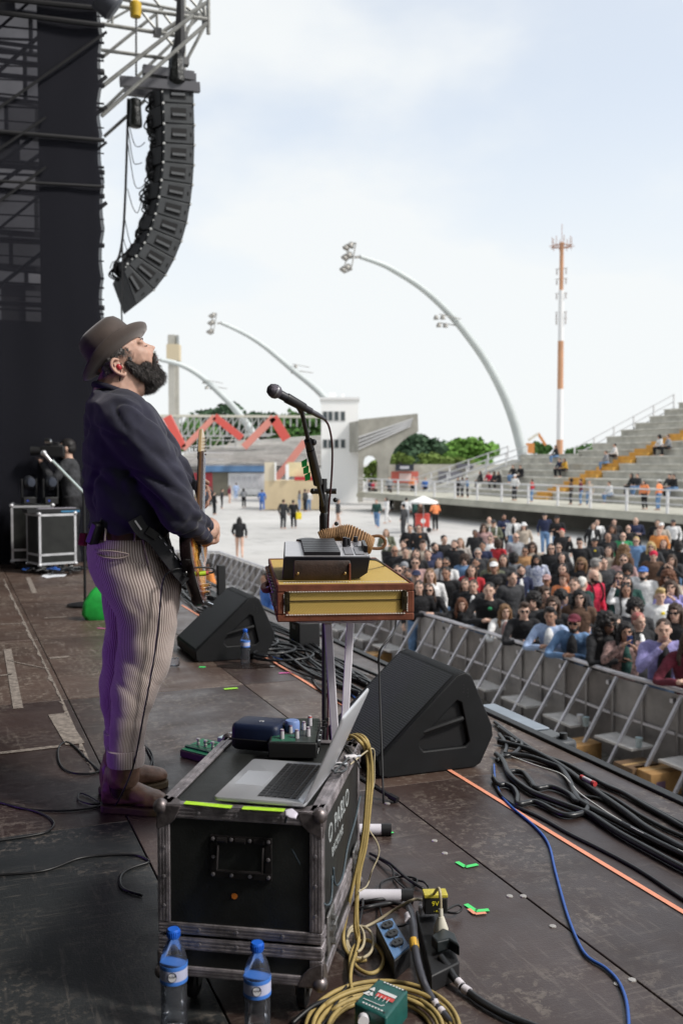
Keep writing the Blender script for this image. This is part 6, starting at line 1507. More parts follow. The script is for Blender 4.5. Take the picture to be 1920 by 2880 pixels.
# ================================================================ things on the deck
def bottle(t, tint, full=True, ht=.245, lay=False, frost=True):
    PET = bpy.data.materials.get('clear_bottle') or None
    if PET is None:
        PET = bpy.data.materials.new('clear_bottle'); PET.use_nodes = True; nt_ = PET.node_tree; N_ = nt_.nodes.new; tb = N_('ShaderNodeBsdfTransparent'); tb.inputs[0].default_value = (.90, .93, .97, 1); gb_ = N_('ShaderNodeBsdfGlossy'); gb_.inputs['Roughness'].default_value = .07; lw = N_('ShaderNodeLayerWeight'); lw.inputs[0].default_value = .27; mb_ = N_('ShaderNodeMixShader')
        df = N_('ShaderNodeBsdfDiffuse'); df.inputs[0].default_value = (.62, .64, .72, 1); m2b = N_('ShaderNodeMixShader'); m2b.inputs[0].default_value = .045
        for a_, b_ in ((lw.outputs['Fresnel'], mb_.inputs[0]), (tb.outputs[0], mb_.inputs[1]), (gb_.outputs[0], mb_.inputs[2]), (mb_.outputs[0], m2b.inputs[1]), (df.outputs[0], m2b.inputs[2]), (m2b.outputs[0], nt_.nodes['Material Output'].inputs[0])): nt_.links.new(a_, b_)
    k = ht/.245
    prof = [(.012, .002), (.030, .0), (.0325, .006), (.0325, .02)]
    for j in range(9): z = .026+j*.0095; prof += [(.0318, z), (.0295, z+.0045)]
    prof += [(.0322, .114), (.0328, .118), (.0328, .163), (.0322, .167), (.031, .175), (.025, .197), (.017, .212), (.013, .220), (.0125, .226)]
    obj('bottle_wall', lathe(MB(), [(r*k, z*k) for r, z in prof], n=28), PET, t, sharp=0)
    obj('wrapper', lathe(MB(), [(.0332*k, .119*k), (.0334*k, .121*k), (.0334*k, .161*k), (.0332*k, .163*k)], n=24), mat('wrapper_lilac', (.48, .50, .66), .4), t)
    for z0, z1 in ((.119, .128), (.154, .1635)):
        obj('wrapper_band', lathe(MB(), [(.0336*k, z0*k), (.0337*k, (z0+.001)*k), (.0337*k, (z1-.001)*k), (.0336*k, z1*k)], n=24), mat('band_blue', (.06, .20, .62), .4), t)
    cap = obj('cap', lathe(MB(), [(.0145*k, .224*k), (.0155*k, .226*k), (.0155*k, .242*k), (.0135*k, .2455*k)], n=18), mat('cap_blue', (.02, .13, .62), .35), t)
    m_ = MB()
    for j in range(22): a = j*2*math.pi/22; bar(m_, (.0157*k*math.cos(a), .0157*k*math.sin(a), .228*k), (.0157*k*math.cos(a), .0157*k*math.sin(a), .241*k), .0014)
    obj('cap_ridges', m_, mat('cap_blue', (0, 0, 0)), cap)
for u, vt, d, l in ((488, 2612, 2.235, 'left water bottle with blue cap before the flight case'), (723, 2650, 2.18, 'right water bottle with blue cap before the flight case')):
    p = atd(u, vt, d); t = thing('water_bottle', l, 'bottle', (p.x, p.y, 0), R(-25), 'blue capped water bottles'); bottle(t, 0, ht=p.z)
    k = p.z/.245; a0 = R(-62)
    # round emblem and lettering on the wrapper
    m = MB(); em_ = [(Vector((.0342*k*math.cos(a0+.30*math.cos(w)), .0342*k*math.sin(a0+.30*math.cos(w)), (.141+.0118*math.sin(w))*k))) for w in [2*math.pi*j/24 for j in range(24)]]
    tube(m, em_, .0006, 5, closed=True); m2 = MB(); m2.add([p_*1.0 for p_ in em_], [tuple(range(24))]); obj('emblem_disc', m2, mat('emblem_white', (.7, .7, .72), .5), t); obj('emblem_ring', m, mat('emblem_ink', (.03, .04, .09), .5), t)
    me = text_mesh('bonA', .010, .0002)
    for v in me.vertices: c = v.co.copy(); a = a0+c.x/.034; v.co = Vector((.0346*k*math.cos(a), .0346*k*math.sin(a), .143*k+c.y))
    obj('emblem_text', me, mat('emblem_ink', (0, 0, 0)), t, sharp=0)
p = onz(690, 1866); t = thing('water_bottle', 'upright water bottle in front of the farther wedge monitor', 'bottle', (p.x, p.y, 0), 0, 'blue capped water bottles'); bottle(t, 0, ht=.225)
p = onz(503, 1862, .03); t = thing('water_bottle', 'water bottle lying on its side behind the singer\'s leg', 'bottle', (p.x, p.y, .033), 0, 'blue capped water bottles'); bottle(t, 0, ht=.22); t.rotation_euler = (R(90), 0, R(-65))
p = onz(705, 1850); wet = MB(); lathe(wet, [(.16, .0026), (.15, .0032)], (0, 0, 0), 20); o = tag(obj('puddle', wet, mat('water_film', (.02, .014, .012), .06, spec=.7), loc=(p.x, p.y-.28, 0)), 'small dark water puddle in front of the bottle by the farther monitor', 'puddle'); o.scale = (1.2, .5, 1)

# ---- tape on the deck
OT = mat('orange_tape', (.78, .31, .19), .6, nz=(20, .12))
def tape(pix, w, mt_, label, z=.0030, cat='tape'):
    P_ = [onz(u, v, z) for u, v in pix]; m_ = MB()
    for i in range(len(P_)-1):
        d = (P_[i+1]-P_[i]).normalized(); s = Vector((-d.y, d.x, 0))*w/2; prism(m_, [P_[i]-s, P_[i+1]-s, P_[i+1]+s, P_[i]+s], (0, 0, .0008))
    return tag(obj('tape_line', m_, mt_), label, cat)
tape([(512, 1702), (560, 1731), (760, 1856), (1000, 2005), (1316, 2198), (1610, 2378), (1990, 2607), (2700, 3035)], .019, OT, 'long orange tape line marking the front edge zone of the deck')
GTP = mat('green_tape', (.08, .72, .18), .5)
tape([(1284, 2424), (1308, 2438), (1342, 2431)], .016, GTP, 'green tape corner mark beside the deck seam'); tape([(1309, 2543), (1337, 2562), (1374, 2559)], .016, GTP, 'green tape corner mark with orange tape under it'); tape([(1317, 2556), (1335, 2570), (1366, 2567)], .012, OT, 'orange tape corner mark below the green one', .0038)
tape([(630, 1938), (668, 1935)], .03, mat('lime_mark', (.35, .75, .05), .5), 'small lime tape mark behind the flight case'); tape([(560, 1876), (578, 1876)], .03, GTP, 'tiny green tape mark by the farther monitor'); tape([(784, 1893), (822, 1892)], .02, mat('pink_tape', (.75, .12, .42), .5), 'pink tape scrap on the orange line'); tape([(274, 1766), (296, 1768)], .02, mat('pink_tape', (0, 0, 0)), 'pink tape scrap behind the singer\'s leg'); tape([(1098, 2342), (1106, 2341)], .01, GTP, 'tiny green tape tip beside the stand foot')
RES = mat('tape_residue', (.20, .165, .14), .8, nz=(30, .6), col2=(.34, .29, .25))
for pix, w, l in (([(160, 2008), (212, 2092)], .085, 'broad pale tape scar beside the deck seam'), ([(0, 2118), (172, 2098)], .035, 'long pale tape scar crossing toward the singer'), ([(140, 1851), (196, 1846)], .05, 'short pale tape scar right of the seam'), ([(22, 1826), (52, 1992)], .05, 'pale tape scar along the left deck panel'), ([(125, 1738), (188, 1735)], .035, 'pale worn tape piece halfway back'), ([(0, 1756), (76, 1752)], .03, 'faint pale tape line at the left edge'), ([(80, 1624), (98, 1668)], .05, 'faint pale tape near the road cases'), ([(0, 1900), (34, 1896)], .03, 'tiny pale tape scar at the left edge'), ([(20, 1857), (140, 1882)], .012, 'thin pale scratch line across the left deck')):
    tape(pix, w, RES, l, .0026)
for pix, l in (([(18, 1627), (192, 1971)], 'far'), ([(192, 1971), (285, 2172)], 'near')):
    m_ = MB(); P_ = [onz(u, v, .0022) for u, v in pix]; d = (P_[1]-P_[0]).normalized(); s = Vector((-d.y, d.x, 0))
    q0 = P_[0]-s*.02; q1 = P_[1]-s*.02
    rr = random.Random(4 if l == 'far' else 6); n_ = 60; vs_ = []
    for k in range(n_+1): c_ = q0.lerp(q1, k/n_); vs_ += [c_-s*(.004), c_-s*(.012+.022*rr.random()**2)]
    m_.add(vs_, [(2*k, 2*k+2, 2*k+3, 2*k+1) for k in range(n_)]); m_.add([v+Vector((0, 0, -.0006)) for v in vs_], [(2*k+1, 2*k+3, 2*k+2, 2*k) for k in range(n_)])
    tag(obj('worn_edge', m_, RES, fixn=False), 'frayed pale wear along the '+l+' stretch of the left deck seam', 'wear mark')

# ---- cables along the stage edge
k6 = .3444
def px6(pts, z=.014): return [onz(1380+x*k6, 1900+y*k6, z) for x, y in pts]
CG = 'black cables along the stage edge'
THK = mat('multicore_black', (.016, .017, .019), .34, nz=(12, .3))
C6 = [
 ([(40, 640), (100, 700), (140, 790), (200, 860), (330, 950), (480, 1010), (640, 1070), (800, 1130), (900, 1195), (1063, 1300), (1300, 1430), (1620, 1600)], .015, 'thick black cable sweeping below the tangled loops'),
 ([(140, 790), (200, 780), (270, 800), (330, 870), (370, 920), (470, 908), (560, 930), (650, 980), (700, 1030), (760, 1030), (790, 1065), (770, 1110), (680, 1140), (600, 1140), (520, 1110), (430, 1060), (340, 1030), (220, 1050), (215, 980), (180, 920), (120, 890), (60, 890), (20, 840)], .0135, 'thick black cable making the two open loops on the deck'),
 ([(100, 640), (300, 660), (480, 720), (570, 760), (640, 860), (680, 950), (720, 1020), (820, 1085), (950, 1150), (1100, 1230), (1330, 1350), (1620, 1490)], .0145, 'thick black cable bending past the loops'),
 ([(60, 540), (300, 600), (500, 700), (640, 790), (760, 880), (900, 980), (1100, 1120), (1260, 1240), (1440, 1345), (1640, 1450)], .016, 'thickest black cable running straight along the deck'),
 ([(60, 420), (200, 520), (400, 640), (560, 700), (700, 760), (800, 830), (1000, 920), (1200, 1020), (1400, 1130), (1620, 1240)], .011, 'black cable closest but one to the stage lip'),
 ([(30, 380), (80, 420), (240, 540), (440, 660), (620, 725), (760, 800), (940, 900), (1080, 960), (1250, 1060), (1450, 1171), (1650, 1280)], .012, 'black cable nearest the stage lip'),
 ([(700, 980), (860, 1000), (1000, 1060), (1150, 1150), (1300, 1250), (1620, 1420)], .008, 'thin black cable joining the straight bundle'),
 ([(640, 780), (800, 900), (1000, 1000), (1200, 1130), (1400, 1240), (1620, 1340)], .009, 'thin black cable beside the red white connector'),
 ([(66, 480), (110, 540), (125, 590), (100, 650), (50, 700)], .012, 'short black cable arc close to the large monitor'),
 ([(110, 505), (160, 520), (190, 545), (230, 530), (252, 560), (210, 620), (150, 650), (90, 655)], .012, 'black cable loop tucked behind the large monitor')]
for pts, r, l in C6:
    if pts[-1][0] > 1500: pts = pts+[(pts[-1][0]+700, pts[-1][1]+330), (pts[-1][0]+1500, pts[-1][1]+760)]
    cable('black_cable', px6(pts, r), r*.82, THK, l, CG)
cable('white_wire', px6([(160, 660), (380, 740), (560, 800), (640, 870), (720, 960), (860, 1060), (980, 1140), (1200, 1270), (1600, 1460)], .022), .0035, mat('white_wire', (.5, .5, .48), .5), 'thin white wire lying among the black cables')
t = thing('cable_connector', 'white inline connector with red rings among the black cables', 'connector', px6([(800, 860)], .03)[0], 0); IT_ = inv(t)
a_, b_ = IT_ @ px6([(735, 828)], .034)[0], IT_ @ px6([(865, 895)], .034)[0]
obj('body', cyl(MB(), a_.lerp(b_, .15), a_.lerp(b_, .7), .009, 10), mat('connector_white', (.5, .48, .5), .4), t); obj('red_ring', cyl(MB(), a_, a_.lerp(b_, .15), .010, 10), mat('ring_red', (.5, .05, .05), .4), t); obj('red_ring', cyl(MB(), a_.lerp(b_, .7), a_.lerp(b_, .88), .010, 10), mat('ring_red', (0, 0, 0)), t)
cable('blue_cable', [onz(u, v, .006) for u, v in ((700, 1825), (740, 1840), (800, 1858), (850, 1880), (910, 1905), (955, 1925), (1000, 1965))], .0045, mat('blue_cable', (.02, .09, .36), .4), 'far blue cable curving between the monitors')
cable('blue_cable', [onz(u, v, .006) for u, v in ((1388, 2150), (1391, 2190), (1408, 2235), (1440, 2272), (1500, 2322), (1540, 2372), (1560, 2450), (1590, 2560), (1620, 2640), (1650, 2690), (1700, 2722), (1735, 2757), (1755, 2800), (1764, 2850), (1764, 2920), (1740, 3060), (1660, 3220))], .0048, mat('blue_cable', (0, 0, 0)), 'long bright blue cable snaking across the foreground deck')
cable('black_cable', [onz(u, v, .006) for u, v in ((1385, 2180), (1400, 2225), (1440, 2262), (1520, 2300), (1600, 2345), (1690, 2390), (1800, 2450), (1960, 2555), (2400, 2830))], .0065, THK, 'single black cable following the orange tape line', CG)
rg = random.Random(21)
for k in range(17):
    c0 = 2.02+.36*(k/17); a0 = rg.uniform(4.6, 5.4); pts = []; ph = rg.uniform(0, 6); am_ = rg.uniform(.02, .10)
    n_ = 12
    for j in range(n_+1):
        a = a0+(11.6-a0)*j/n_; pts.append(sg(min(2.48, c0+am_*math.sin(ph+j*1.3)+rg.uniform(-.05, .05)), a, .010+.010*(k % 3)))
    cable('black_cable', pts, rg.choice((.007, .010, .012)), THK, 'black cable in the long bundle behind the suitcase stand', 'bundled black cables far along the edge', n=6)
for k in range(5):
    c = sg(2.02-.05*k, 6.2+k*.22, .012+.006*k); R_ = .14+.03*rg.random()
    cable('black_cable', [c+Vector((R_*math.cos(w)*1.2, R_*math.sin(w), .002*j)) for j, w in enumerate([q*.5 for q in range(22)])], .009, THK, 'black cable coil in the bundle between the two monitors', 'bundled black cables far along the edge', n=6, smooth=2)
# loose cables at the left
for pts, l in (([(-40, 2240), (20, 2262), (80, 2276), (180, 2280), (270, 2270), (300, 2250)], 'black cable running left from the singer\'s boots'), ([(-40, 2250), (30, 2264), (110, 2285), (150, 2310), (140, 2335), (90, 2350), (-30, 2368)], 'black cable loop at the left edge of the picture'), ([(420, 2420), (380, 2405), (300, 2405), (220, 2415), (120, 2450), (-30, 2462)], 'black cable crossing the dark corner panel'), ([(420, 2425), (360, 2445), (338, 2470), (348, 2500), (400, 2518)], 'black cable hooking left of the flight case'), ([(283, 2170), (230, 2150), (175, 2110), (166, 2090), (185, 2088), (215, 2110), (165, 2150), (180, 2172), (240, 2178), (285, 2168)][0:1]+[(250, 2140), (205, 2095), (180, 2088), (164, 2110), (170, 2150), (200, 2172), (250, 2176), (292, 2166)], 'black cable loop on the deck behind the boots'), ([(405, 2095), (425, 2115), (432, 2150), (425, 2190), (410, 2205)], 'black cable arc in front of the boots'), ([(410, 2100), (420, 2120), (428, 2140), (418, 2165)], 'short black cable beside the far boot')):
    cable('black_cable', [onz(u, v, .005) for u, v in pts], .0042, RUBBER, l)

# ---- power boards, adapters and thick mains cables at the foot of the case
pb = thing('power_board', 'blue power board with black sockets beside the flight case', 'power strip', onz(1105, 2645), R(14+20)); IPB = inv(pb)
q = [IPB @ onz(u, v, .055) for u, v in ((1056, 2596), (1102, 2580), (1153, 2662), (1108, 2700))]
m = MB(); prism(m, [Vector((p.x, p.y, .0)) for p in q], (0, 0, .052)); obj('housing', m, BLACK, pb, bevel=.003)
m = MB(); ce = sum(q, Vector())/4; prism(m, [ce+(p-ce)*.94+Vector((0, 0, -.003)) for p in q], (0, 0, .004)); obj('blue_face', m, mat('board_blue', (.10, .20, .38), .35), pb)
for k in range(3):
    f = .20+k*.27; c = (q[0].lerp(q[3], f)+q[1].lerp(q[2], f))/2; dx_ = (q[1]-q[0]).normalized(); dy_ = (q[3]-q[0]).normalized(); m = MB()
    prism(m, [c+Vector((0, 0, .0015))+dx_*a*.019+dy_*b*.016 for a, b in ((-.6, -1), (.6, -1), (1, -.3), (1, .3), (.6, 1), (-.6, 1), (-1, .3), (-1, -.3))], (0, 0, .006)); so_ = obj('socket', m, mat('socket_black', (.012, .012, .012), .4), pb)
    m = MB()
    for a in (-.5, .5): box(m, c+dx_*a*.014+Vector((0, 0, .0080)), (.003, .007, .001))
    obj('slot', m, mat('slot_dark', (.002, .002, .002), .8), so_)
    m = MB(); lathe(m, [(.0025, 0), (.002, .002)], c+dy_*.021+Vector((0, 0, .0015)), 8); obj('screw', m, CHROME, pb)
pb2 = thing('power_strip', 'black power strip holding the plugs and the nine volt adapter', 'power strip', onz(1225, 2660), R(16)); IP2 = inv(pb2)
q = [IP2 @ onz(u, v, .045) for u, v in ((1168, 2560), (1232, 2548), (1292, 2706), (1212, 2745))]
m = MB(); prism(m, [Vector((p.x, p.y, 0)) for p in q], (0, 0, .045)); obj('housing', m, BLACK, pb2, bevel=.004)
m = MB(); pts = [IP2 @ onz(u, v, .055) for u, v in ((1212, 2662), (1245, 2640), (1278, 2655), (1292, 2692), (1262, 2672), (1228, 2682))]; prism(m, pts, (0, 0, .03)); obj('black_plug', m, mat('plug_black', (.010, .014, .015), .35), pb2, bevel=.004)
wp = thing('white_adapter', 'white plug adapter under the yellow nine volt supply', 'adapter', onz(1200, 2572, .05), R(8)); obj('body', box(MB(), (0, 0, .012), (.046, .03, .026)), mat('plug_white', (0, 0, 0)), wp, bevel=.006)
na = thing('power_adapter', 'black nine volt power adapter with yellow top', 'adapter', onz(1222, 2566, .07), R(4))
obj('body', box(MB(), (0, 0, .026), (.064, .040, .046)), mat('adapter_black', (.010, .010, .010), .45), na, bevel=.004); obj('yellow_top', box(MB(), (0, 0, .053), (.065, .041, .010)), mat('adapter_yellow', (.52, .44, .05), .45, nz=(200, .2)), na, bevel=.002)
YP = mat('print_yellow', (.75, .65, .03), .5); text('lettering', '9V', .018, YP, na, (-.002, -.0208, .033), ((1, 0, 0), (0, 0, 1))); text('lettering', '- mA', .008, YP, na, (.002, -.0208, .013), ((1, 0, 0), (0, 0, 1)))
cable('adapter_lead', [onz(1256, 2558, .05), onz(1285, 2545, .03), onz(1298, 2555, .02), onz(1280, 2568, .015), onz(1240, 2560, .012), onz(1225, 2540, .01)], .0035, RUBBER, 'black lead looping out of the nine volt adapter')
gp_ = thing('white_mains_plug', 'cream mains plug pushed into the black power strip', 'plug', onz(1239, 2628, .06), R(10)); obj('body', lathe(MB(), [(.008, .048), (.011, .04), (.020, .015), (.020, 0)], n=12), mat('plug_cream', (.60, .57, .48), .5), gp_); obj('collar', cyl(MB(), (0, 0, .046), (0, .004, .068), .006, 10), mat('plug_cream', (0, 0, 0)), gp_)
cable('mains_lead', [gp_.location+Vector((0, .004, .066)), gp_.location+Vector((-.004, .02, .115)), atd(1205, 2532, 2.72)+Vector((0, 0, 0)), onz(1165, 2530, .10), onz(1110, 2558, .05), onz(1060, 2590, .02), onz(1020, 2610, .01), onz(985, 2620, .01)], .0042, CRM, 'cream mains lead arching over the power boards')
GRC = mat('grey_mains', (.045, .045, .055), .35, nz=(15, .4))
cable('thick_cable', [onz(1136, 2545, .03), onz(1150, 2552, .075), onz(1160, 2592, .085), onz(1164, 2640, .08), onz(1170, 2690, .07), onz(1184, 2745, .05), onz(1200, 2785, .03), onz(1225, 2825, .015), onz(1262, 2868, .013), onz(1310, 2910, .013)], .0105, GRC, 'thick grey mains cable with yellow tape band')
cable('thick_cable', [onz(1238, 2690, .05), onz(1256, 2715, .04), onz(1280, 2755, .02), onz(1310, 2785, .013), onz(1360, 2822, .012), onz(1430, 2860, .012), onz(1520, 2895, .012)], .0100, THK, 'thick black mains cable with two white tape bands')
def band(u0, v0, u1, v1, z0, z1, r, mt_, label): tag(obj('tape_band', cyl(MB(), onz(u0, v0, z0), onz(u1, v1, z1), r, 12), mt_), label, 'tape')
band(1162, 2645, 1166, 2668, .079, .074, .0118, mat('yellow_tape', (.62, .36, .04), .5), 'yellow tape band round the thick grey cable'); WTB = mat('white_tape', (.66, .62, .66), .5)
band(1286, 2760, 1298, 2773, .019, .016, .0112, WTB, 'upper white tape band on the thick black cable'); band(1303, 2780, 1319, 2790, .0145, .0135, .0112, WTB, 'lower white tape band on the thick black cable'); band(1147, 2575, 1150, 2590, .078, .083, .0108, WTB, 'white tape band at the top of the grey cable'); band(1222, 2820, 1231, 2832, .0155, .014, .0112, WTB, 'white tape band low on the grey cable'); band(1238, 2842, 1248, 2852, .014, .0132, .0112, WTB, 'lowest white tape band on the grey cable')
for pts, l, r in (([(1040, 2400), (1090, 2425), (1120, 2450), (1150, 2475), (1190, 2500)], 'black lead slanting down to the power boards', .005), ([(1055, 2410), (1100, 2440), (1108, 2470), (1140, 2500)], 'thin black lead crossing beside the case', .003), ([(1068, 2505), (1075, 2480), (1120, 2466), (1170, 2472), (1160, 2500), (1135, 2520)], 'thin black lead looping over the white stand foot', .0035), ([(1160, 2475), (1190, 2480), (1205, 2500), (1195, 2530)], 'short black lead behind the nine volt adapter', .0035), ([(1000, 2540), (1060, 2530), (1120, 2525), (1160, 2505)], 'black lead along the white stand foot', .005), ([(1065, 2545), (1080, 2590), (1110, 2605), (1140, 2600), (1180, 2570)], 'thin black lead over the blue power board', .003), ([(1000, 2560), (1040, 2550), (1100, 2540), (1135, 2545)], 'black lead under the white stand foot', .006), ([(1013, 2500), (1020, 2540), (1010, 2600), (1000, 2680), (980, 2760), (940, 2830), (900, 2900)], 'dark lead hanging along the case toward the yellow coil', .004), ([(820, 2880), (880, 2830), (950, 2805), (1010, 2785), (1040, 2775)], 'dark teal lead curving to the green box', .006), ([(900, 2890), (960, 2830), (1000, 2800), (1030, 2785)], 'second dark lead curving to the green box', .006)):
    cable('black_lead', [onz(u, v, r+.004+.012*(i % 2)) for i, (u, v) in enumerate(pts)], r, RUBBER, l)
# loops of cream and yellow cable on the deck
for cx, cy, ru, rv, mt_, l, r in ((1012, 2650, 38, 45, CRM, 'cream cable loop beside the blue power board', .004), (1000, 2640, 24, 38, CRM, 'smaller cream cable loop at the case foot', .004)):
    cable('cable_loop', [onz(cx+ru*math.cos(w), cy+rv*math.sin(w), .006+.001*j) for j, w in enumerate([k*.45 for k in range(18)])], r, mt_, l, smooth=2)
cable('yellow_cable', [onz(u, v, .012) for u, v in ((984, 2735), (985, 2690), (1000, 2658), (1030, 2644), (1060, 2662), (1078, 2695), (1068, 2725), (1040, 2738), (1010, 2726), (992, 2705), (986, 2680))], .0052, YEL, 'yellow cable loop lying free on the deck')
coil_ = []
for k in range(8):
    rr = 130+k*9; cx, cy = 1075+rg.uniform(-6, 6), 2905+rg.uniform(-8, 6); coil_ += [onz(cx+rr*1.12*math.cos(w), cy-rr*.72*math.sin(w), .008+.006*((k+j//8) % 4)) for j, w in enumerate([R(-40+12*j) for j in range(30)])]
cable('yellow_cable', coil_, .0055, YEL, 'coil of yellow cable turns under the green box', smooth=2)
gb = thing('direct_box', 'green metal direct box lying on the yellow cable coil', 'direct box', onz(1070, 2812, .03), 0); IG = inv(gb)
q = [IG @ onz(u, v, .10) for u, v in ((1064, 2750), (1147, 2784), (1086, 2862), (995, 2818))]
m = MB(); ce = sum(q, Vector())/4
loft(m, [[Vector((p.x, p.y, .005)) for p in q], [Vector((p.x, p.y, q[0].z-.004)) for p in q], [ce+(p-ce)*.96 for p in q]]); obj('case', m, mat('box_green', (.012, .085, .075), .38, nz=(30, .2), bump=(200, .3, .001)), gb, bevel=.004)
dx_, dy_ = (q[1]-q[0]), (q[3]-q[0])
def gq(a, b, h=.0012): return q[0]+dx_*a+dy_*b+Vector((0, 0, h))
WPn = mat('print_white', (0, 0, 0)); RPn = mat('print_red', (.5, .06, .05), .5)
m = MB()
for a, b, s in ((.16, .42, .09), (.22, .58, .09), (.12, .60, .11)): prism(m, [gq(a-s, b+s*.6), gq(a+s, b+s*.6), gq(a+s*.2, b-s*.7), gq(a-s*.1, b-s*.7)], (0, 0, .0006))
obj('mountain_print', m, WPn, gb)
m = MB(); prism(m, [gq(.34, .34), gq(.9, .34), gq(.9, .44), gq(.34, .44)], (0, 0, .0005)); obj('title_print', m, WPn, gb)
m = MB(); prism(m, [gq(.36, .46), gq(.92, .46), gq(.92, .58), gq(.36, .58)], (0, 0, .0005)); obj('red_print', m, RPn, gb)
m = MB()
for a in (.42, .54, .66, .78): prism(m, [gq(a, .52, .002), gq(a+.015, .52, .002), gq(a+.015, .68, .002), gq(a, .68, .002)], (0, 0, .0005))
for k in range(7): prism(m, [gq(.25+k*.1, .06), gq(.31+k*.1, .06), gq(.31+k*.1, .10), gq(.25+k*.1, .10)], (0, 0, .0005)); prism(m, [gq(.22+k*.1, .90), gq(.28+k*.1, .90), gq(.28+k*.1, .94), gq(.22+k*.1, .94)], (0, 0, .0005))
bar(m, gq(.15, .80), gq(.72, .80), .002, .001); bar(m, gq(.72, .80), gq(.80, .74), .002, .001)
obj('line_print', m, WPn, gb)
for a in (.06, .94):
    for b in (.06, .94): obj('screw', lathe(MB(), [(.003, 0), (.002, .0015)], gq(a, b, 0), 8), BLACK, gb)
pc = (q[3]+q[2])/2; m = MB(); lathe(m, [(.012, .03), (.012, .0), (.008, -.004)], Vector((q[3].x+.02, q[3].y-.03, .05)), 12, rot=rx(R(75))); obj('jack_plug', m, mat('plug_white', (0, 0, 0)), gb)

# ---- green pedal behind the case
pd = thing('effects_pedal', 'green effects pedal with four knobs half behind the flight case', 'effects pedal', onz(585, 2130), R(-38))
m = MB(); prism(m, [Vector((-.105, -.07, 0)), Vector((-.105, .07, 0)), Vector((-.105, .07, .050)), Vector((-.105, -.07, .030))], (.24, 0, 0)); obj('case', m, mat('pedal_plum', (.07, .035, .05), .5), pd, bevel=.003)
m = MB(); prism(m, [Vector((-.10, -.066, .0315)), Vector((-.10, .066, .0505)), Vector((.13, .066, .0505)), Vector((.13, -.066, .0315))], (0, 0, .003)); obj('top_plate', m, mat('pedal_green', (.015, .16, .075), .35, nz=(14, .25)), pd)
for k in range(4): obj('knob', lathe(MB(), [(.008, 0), (.008, .010), (.0055, .012), (.0055, .022), (.009, .024), (.008, .030)], (-.06+k*.045, -.0, .045), 10), mat('knob_silver', (.4, .38, .38), .35, .7), pd)
for k in range(5): obj('slider', box(MB(), (-.05+k*.026, .040, .051), (.008, .030, .004)), BLACK, pd)
obj('green_bar', prism(MB(), [Vector((-.10, -.045, .039)), Vector((-.10, -.030, .041)), Vector((.13, -.030, .041)), Vector((.13, -.045, .039))], (0, 0, .006)), mat('pedal_dark', (.008, .05, .03), .4), pd)
tu = thing('tuner_pedal', 'small pale tuner pedal behind the case edge', 'effects pedal', onz(648, 2092), R(-30)); obj('body', box(MB(), (0, 0, .02), (.07, .11, .04)), mat('tuner_pale', (.35, .45, .48), .4), tu, bevel=.004); obj('display', box(MB(), (0, .02, .0405), (.05, .04, .002)), mat('tuner_grey', (.18, .18, .2), .25), tu)

# ---- upstage left: road cases, lamps, cameraman's corner
def road_case(t, w, d_, h, bright):
    obj('shell', box(MB(), (0, 0, h/2+.10), (w-.008, d_-.008, h-.008)), LAM, t)
    e_ = .026; mt_ = bright
    for x in (-1, 1):
        for y in (-1, 1): obj('edge_extrusion', box(MB(), (x*(w/2-e_/2), y*(d_/2-e_/2), h/2+.10), (e_, e_, h-2*e_-.002)), mt_, t)
    for z in (.10+e_/2, .10+h-e_/2, .10+h*.2):
        for y in (-1, 1): obj('edge_extrusion', box(MB(), (0, y*(d_/2-e_/2), z), (w, e_, e_)), mt_, t)
        for x in (-1, 1): obj('edge_extrusion', box(MB(), (x*(w/2-e_/2), 0, z), (e_, d_-2*e_-.002, e_)), mt_, t)
    for x in (-1, 1):
        for y in (-1, 1):
            for z in (.10, .10+h): obj('ball_corner', ell(MB(), (x*(w/2-.01), y*(d_/2-.01), z), .026, nu=8, nv=6), mt_, t)
            obj('castor', cyl(MB(), (x*w*.38-.02, y*d_*.36, .05), (x*w*.38+.02, y*d_*.36, .05), .05, 10), RUBBER, t)
RC = mat('road_case_edge', (.62, .62, .64), .4, .5, nz=(10, .2))
dR = 11.9
p = atd(142, 1600, dR); r1 = thing('road_case', 'black road case with bright edges and handle plate near the scrim', 'flight case', (p.x+.02, p.y, 0), R(38), 'road cases by the scrim'); road_case(r1, .46, .40, .60, RC)
o_ = obj('handle_plate', box(MB(), (.234, 0, .52), (.008, .16, .11)), RC, r1, bevel=.01); obj('plate_centre', box(MB(), (.239, 0, .52), (.004, .11, .065)), LAM, o_)
for k in range(4): obj('white_mark', box(MB(), (.232, -.03+k*.035, .245), (.004, .018, .045)), WPn, r1)
p = atd(95, 1580, 12.4); r2 = thing('road_case', 'second black road case standing half behind the first', 'flight case', (p.x, p.y, 0), R(16), 'road cases by the scrim'); road_case(r2, .50, .45, .68, RC)
kb = thing('road_case_keyboard', 'slim dark keyboard lying on the front road case', 'keyboard', (r1.location.x, r1.location.y, .702), R(30)); obj('case', box(MB(), (0, 0, .03), (.62, .24, .05)), BLACK, kb, bevel=.004); obj('keys', box(MB(), (.05, -.05, .058), (.45, .10, .008)), mat('keys_grey', (.35, .33, .38), .5), kb); obj('blue_edge', box(MB(), (.2, -.121, .02), (.22, .004, .02)), mat('edge_blue', (.05, .22, .4), .5), kb)
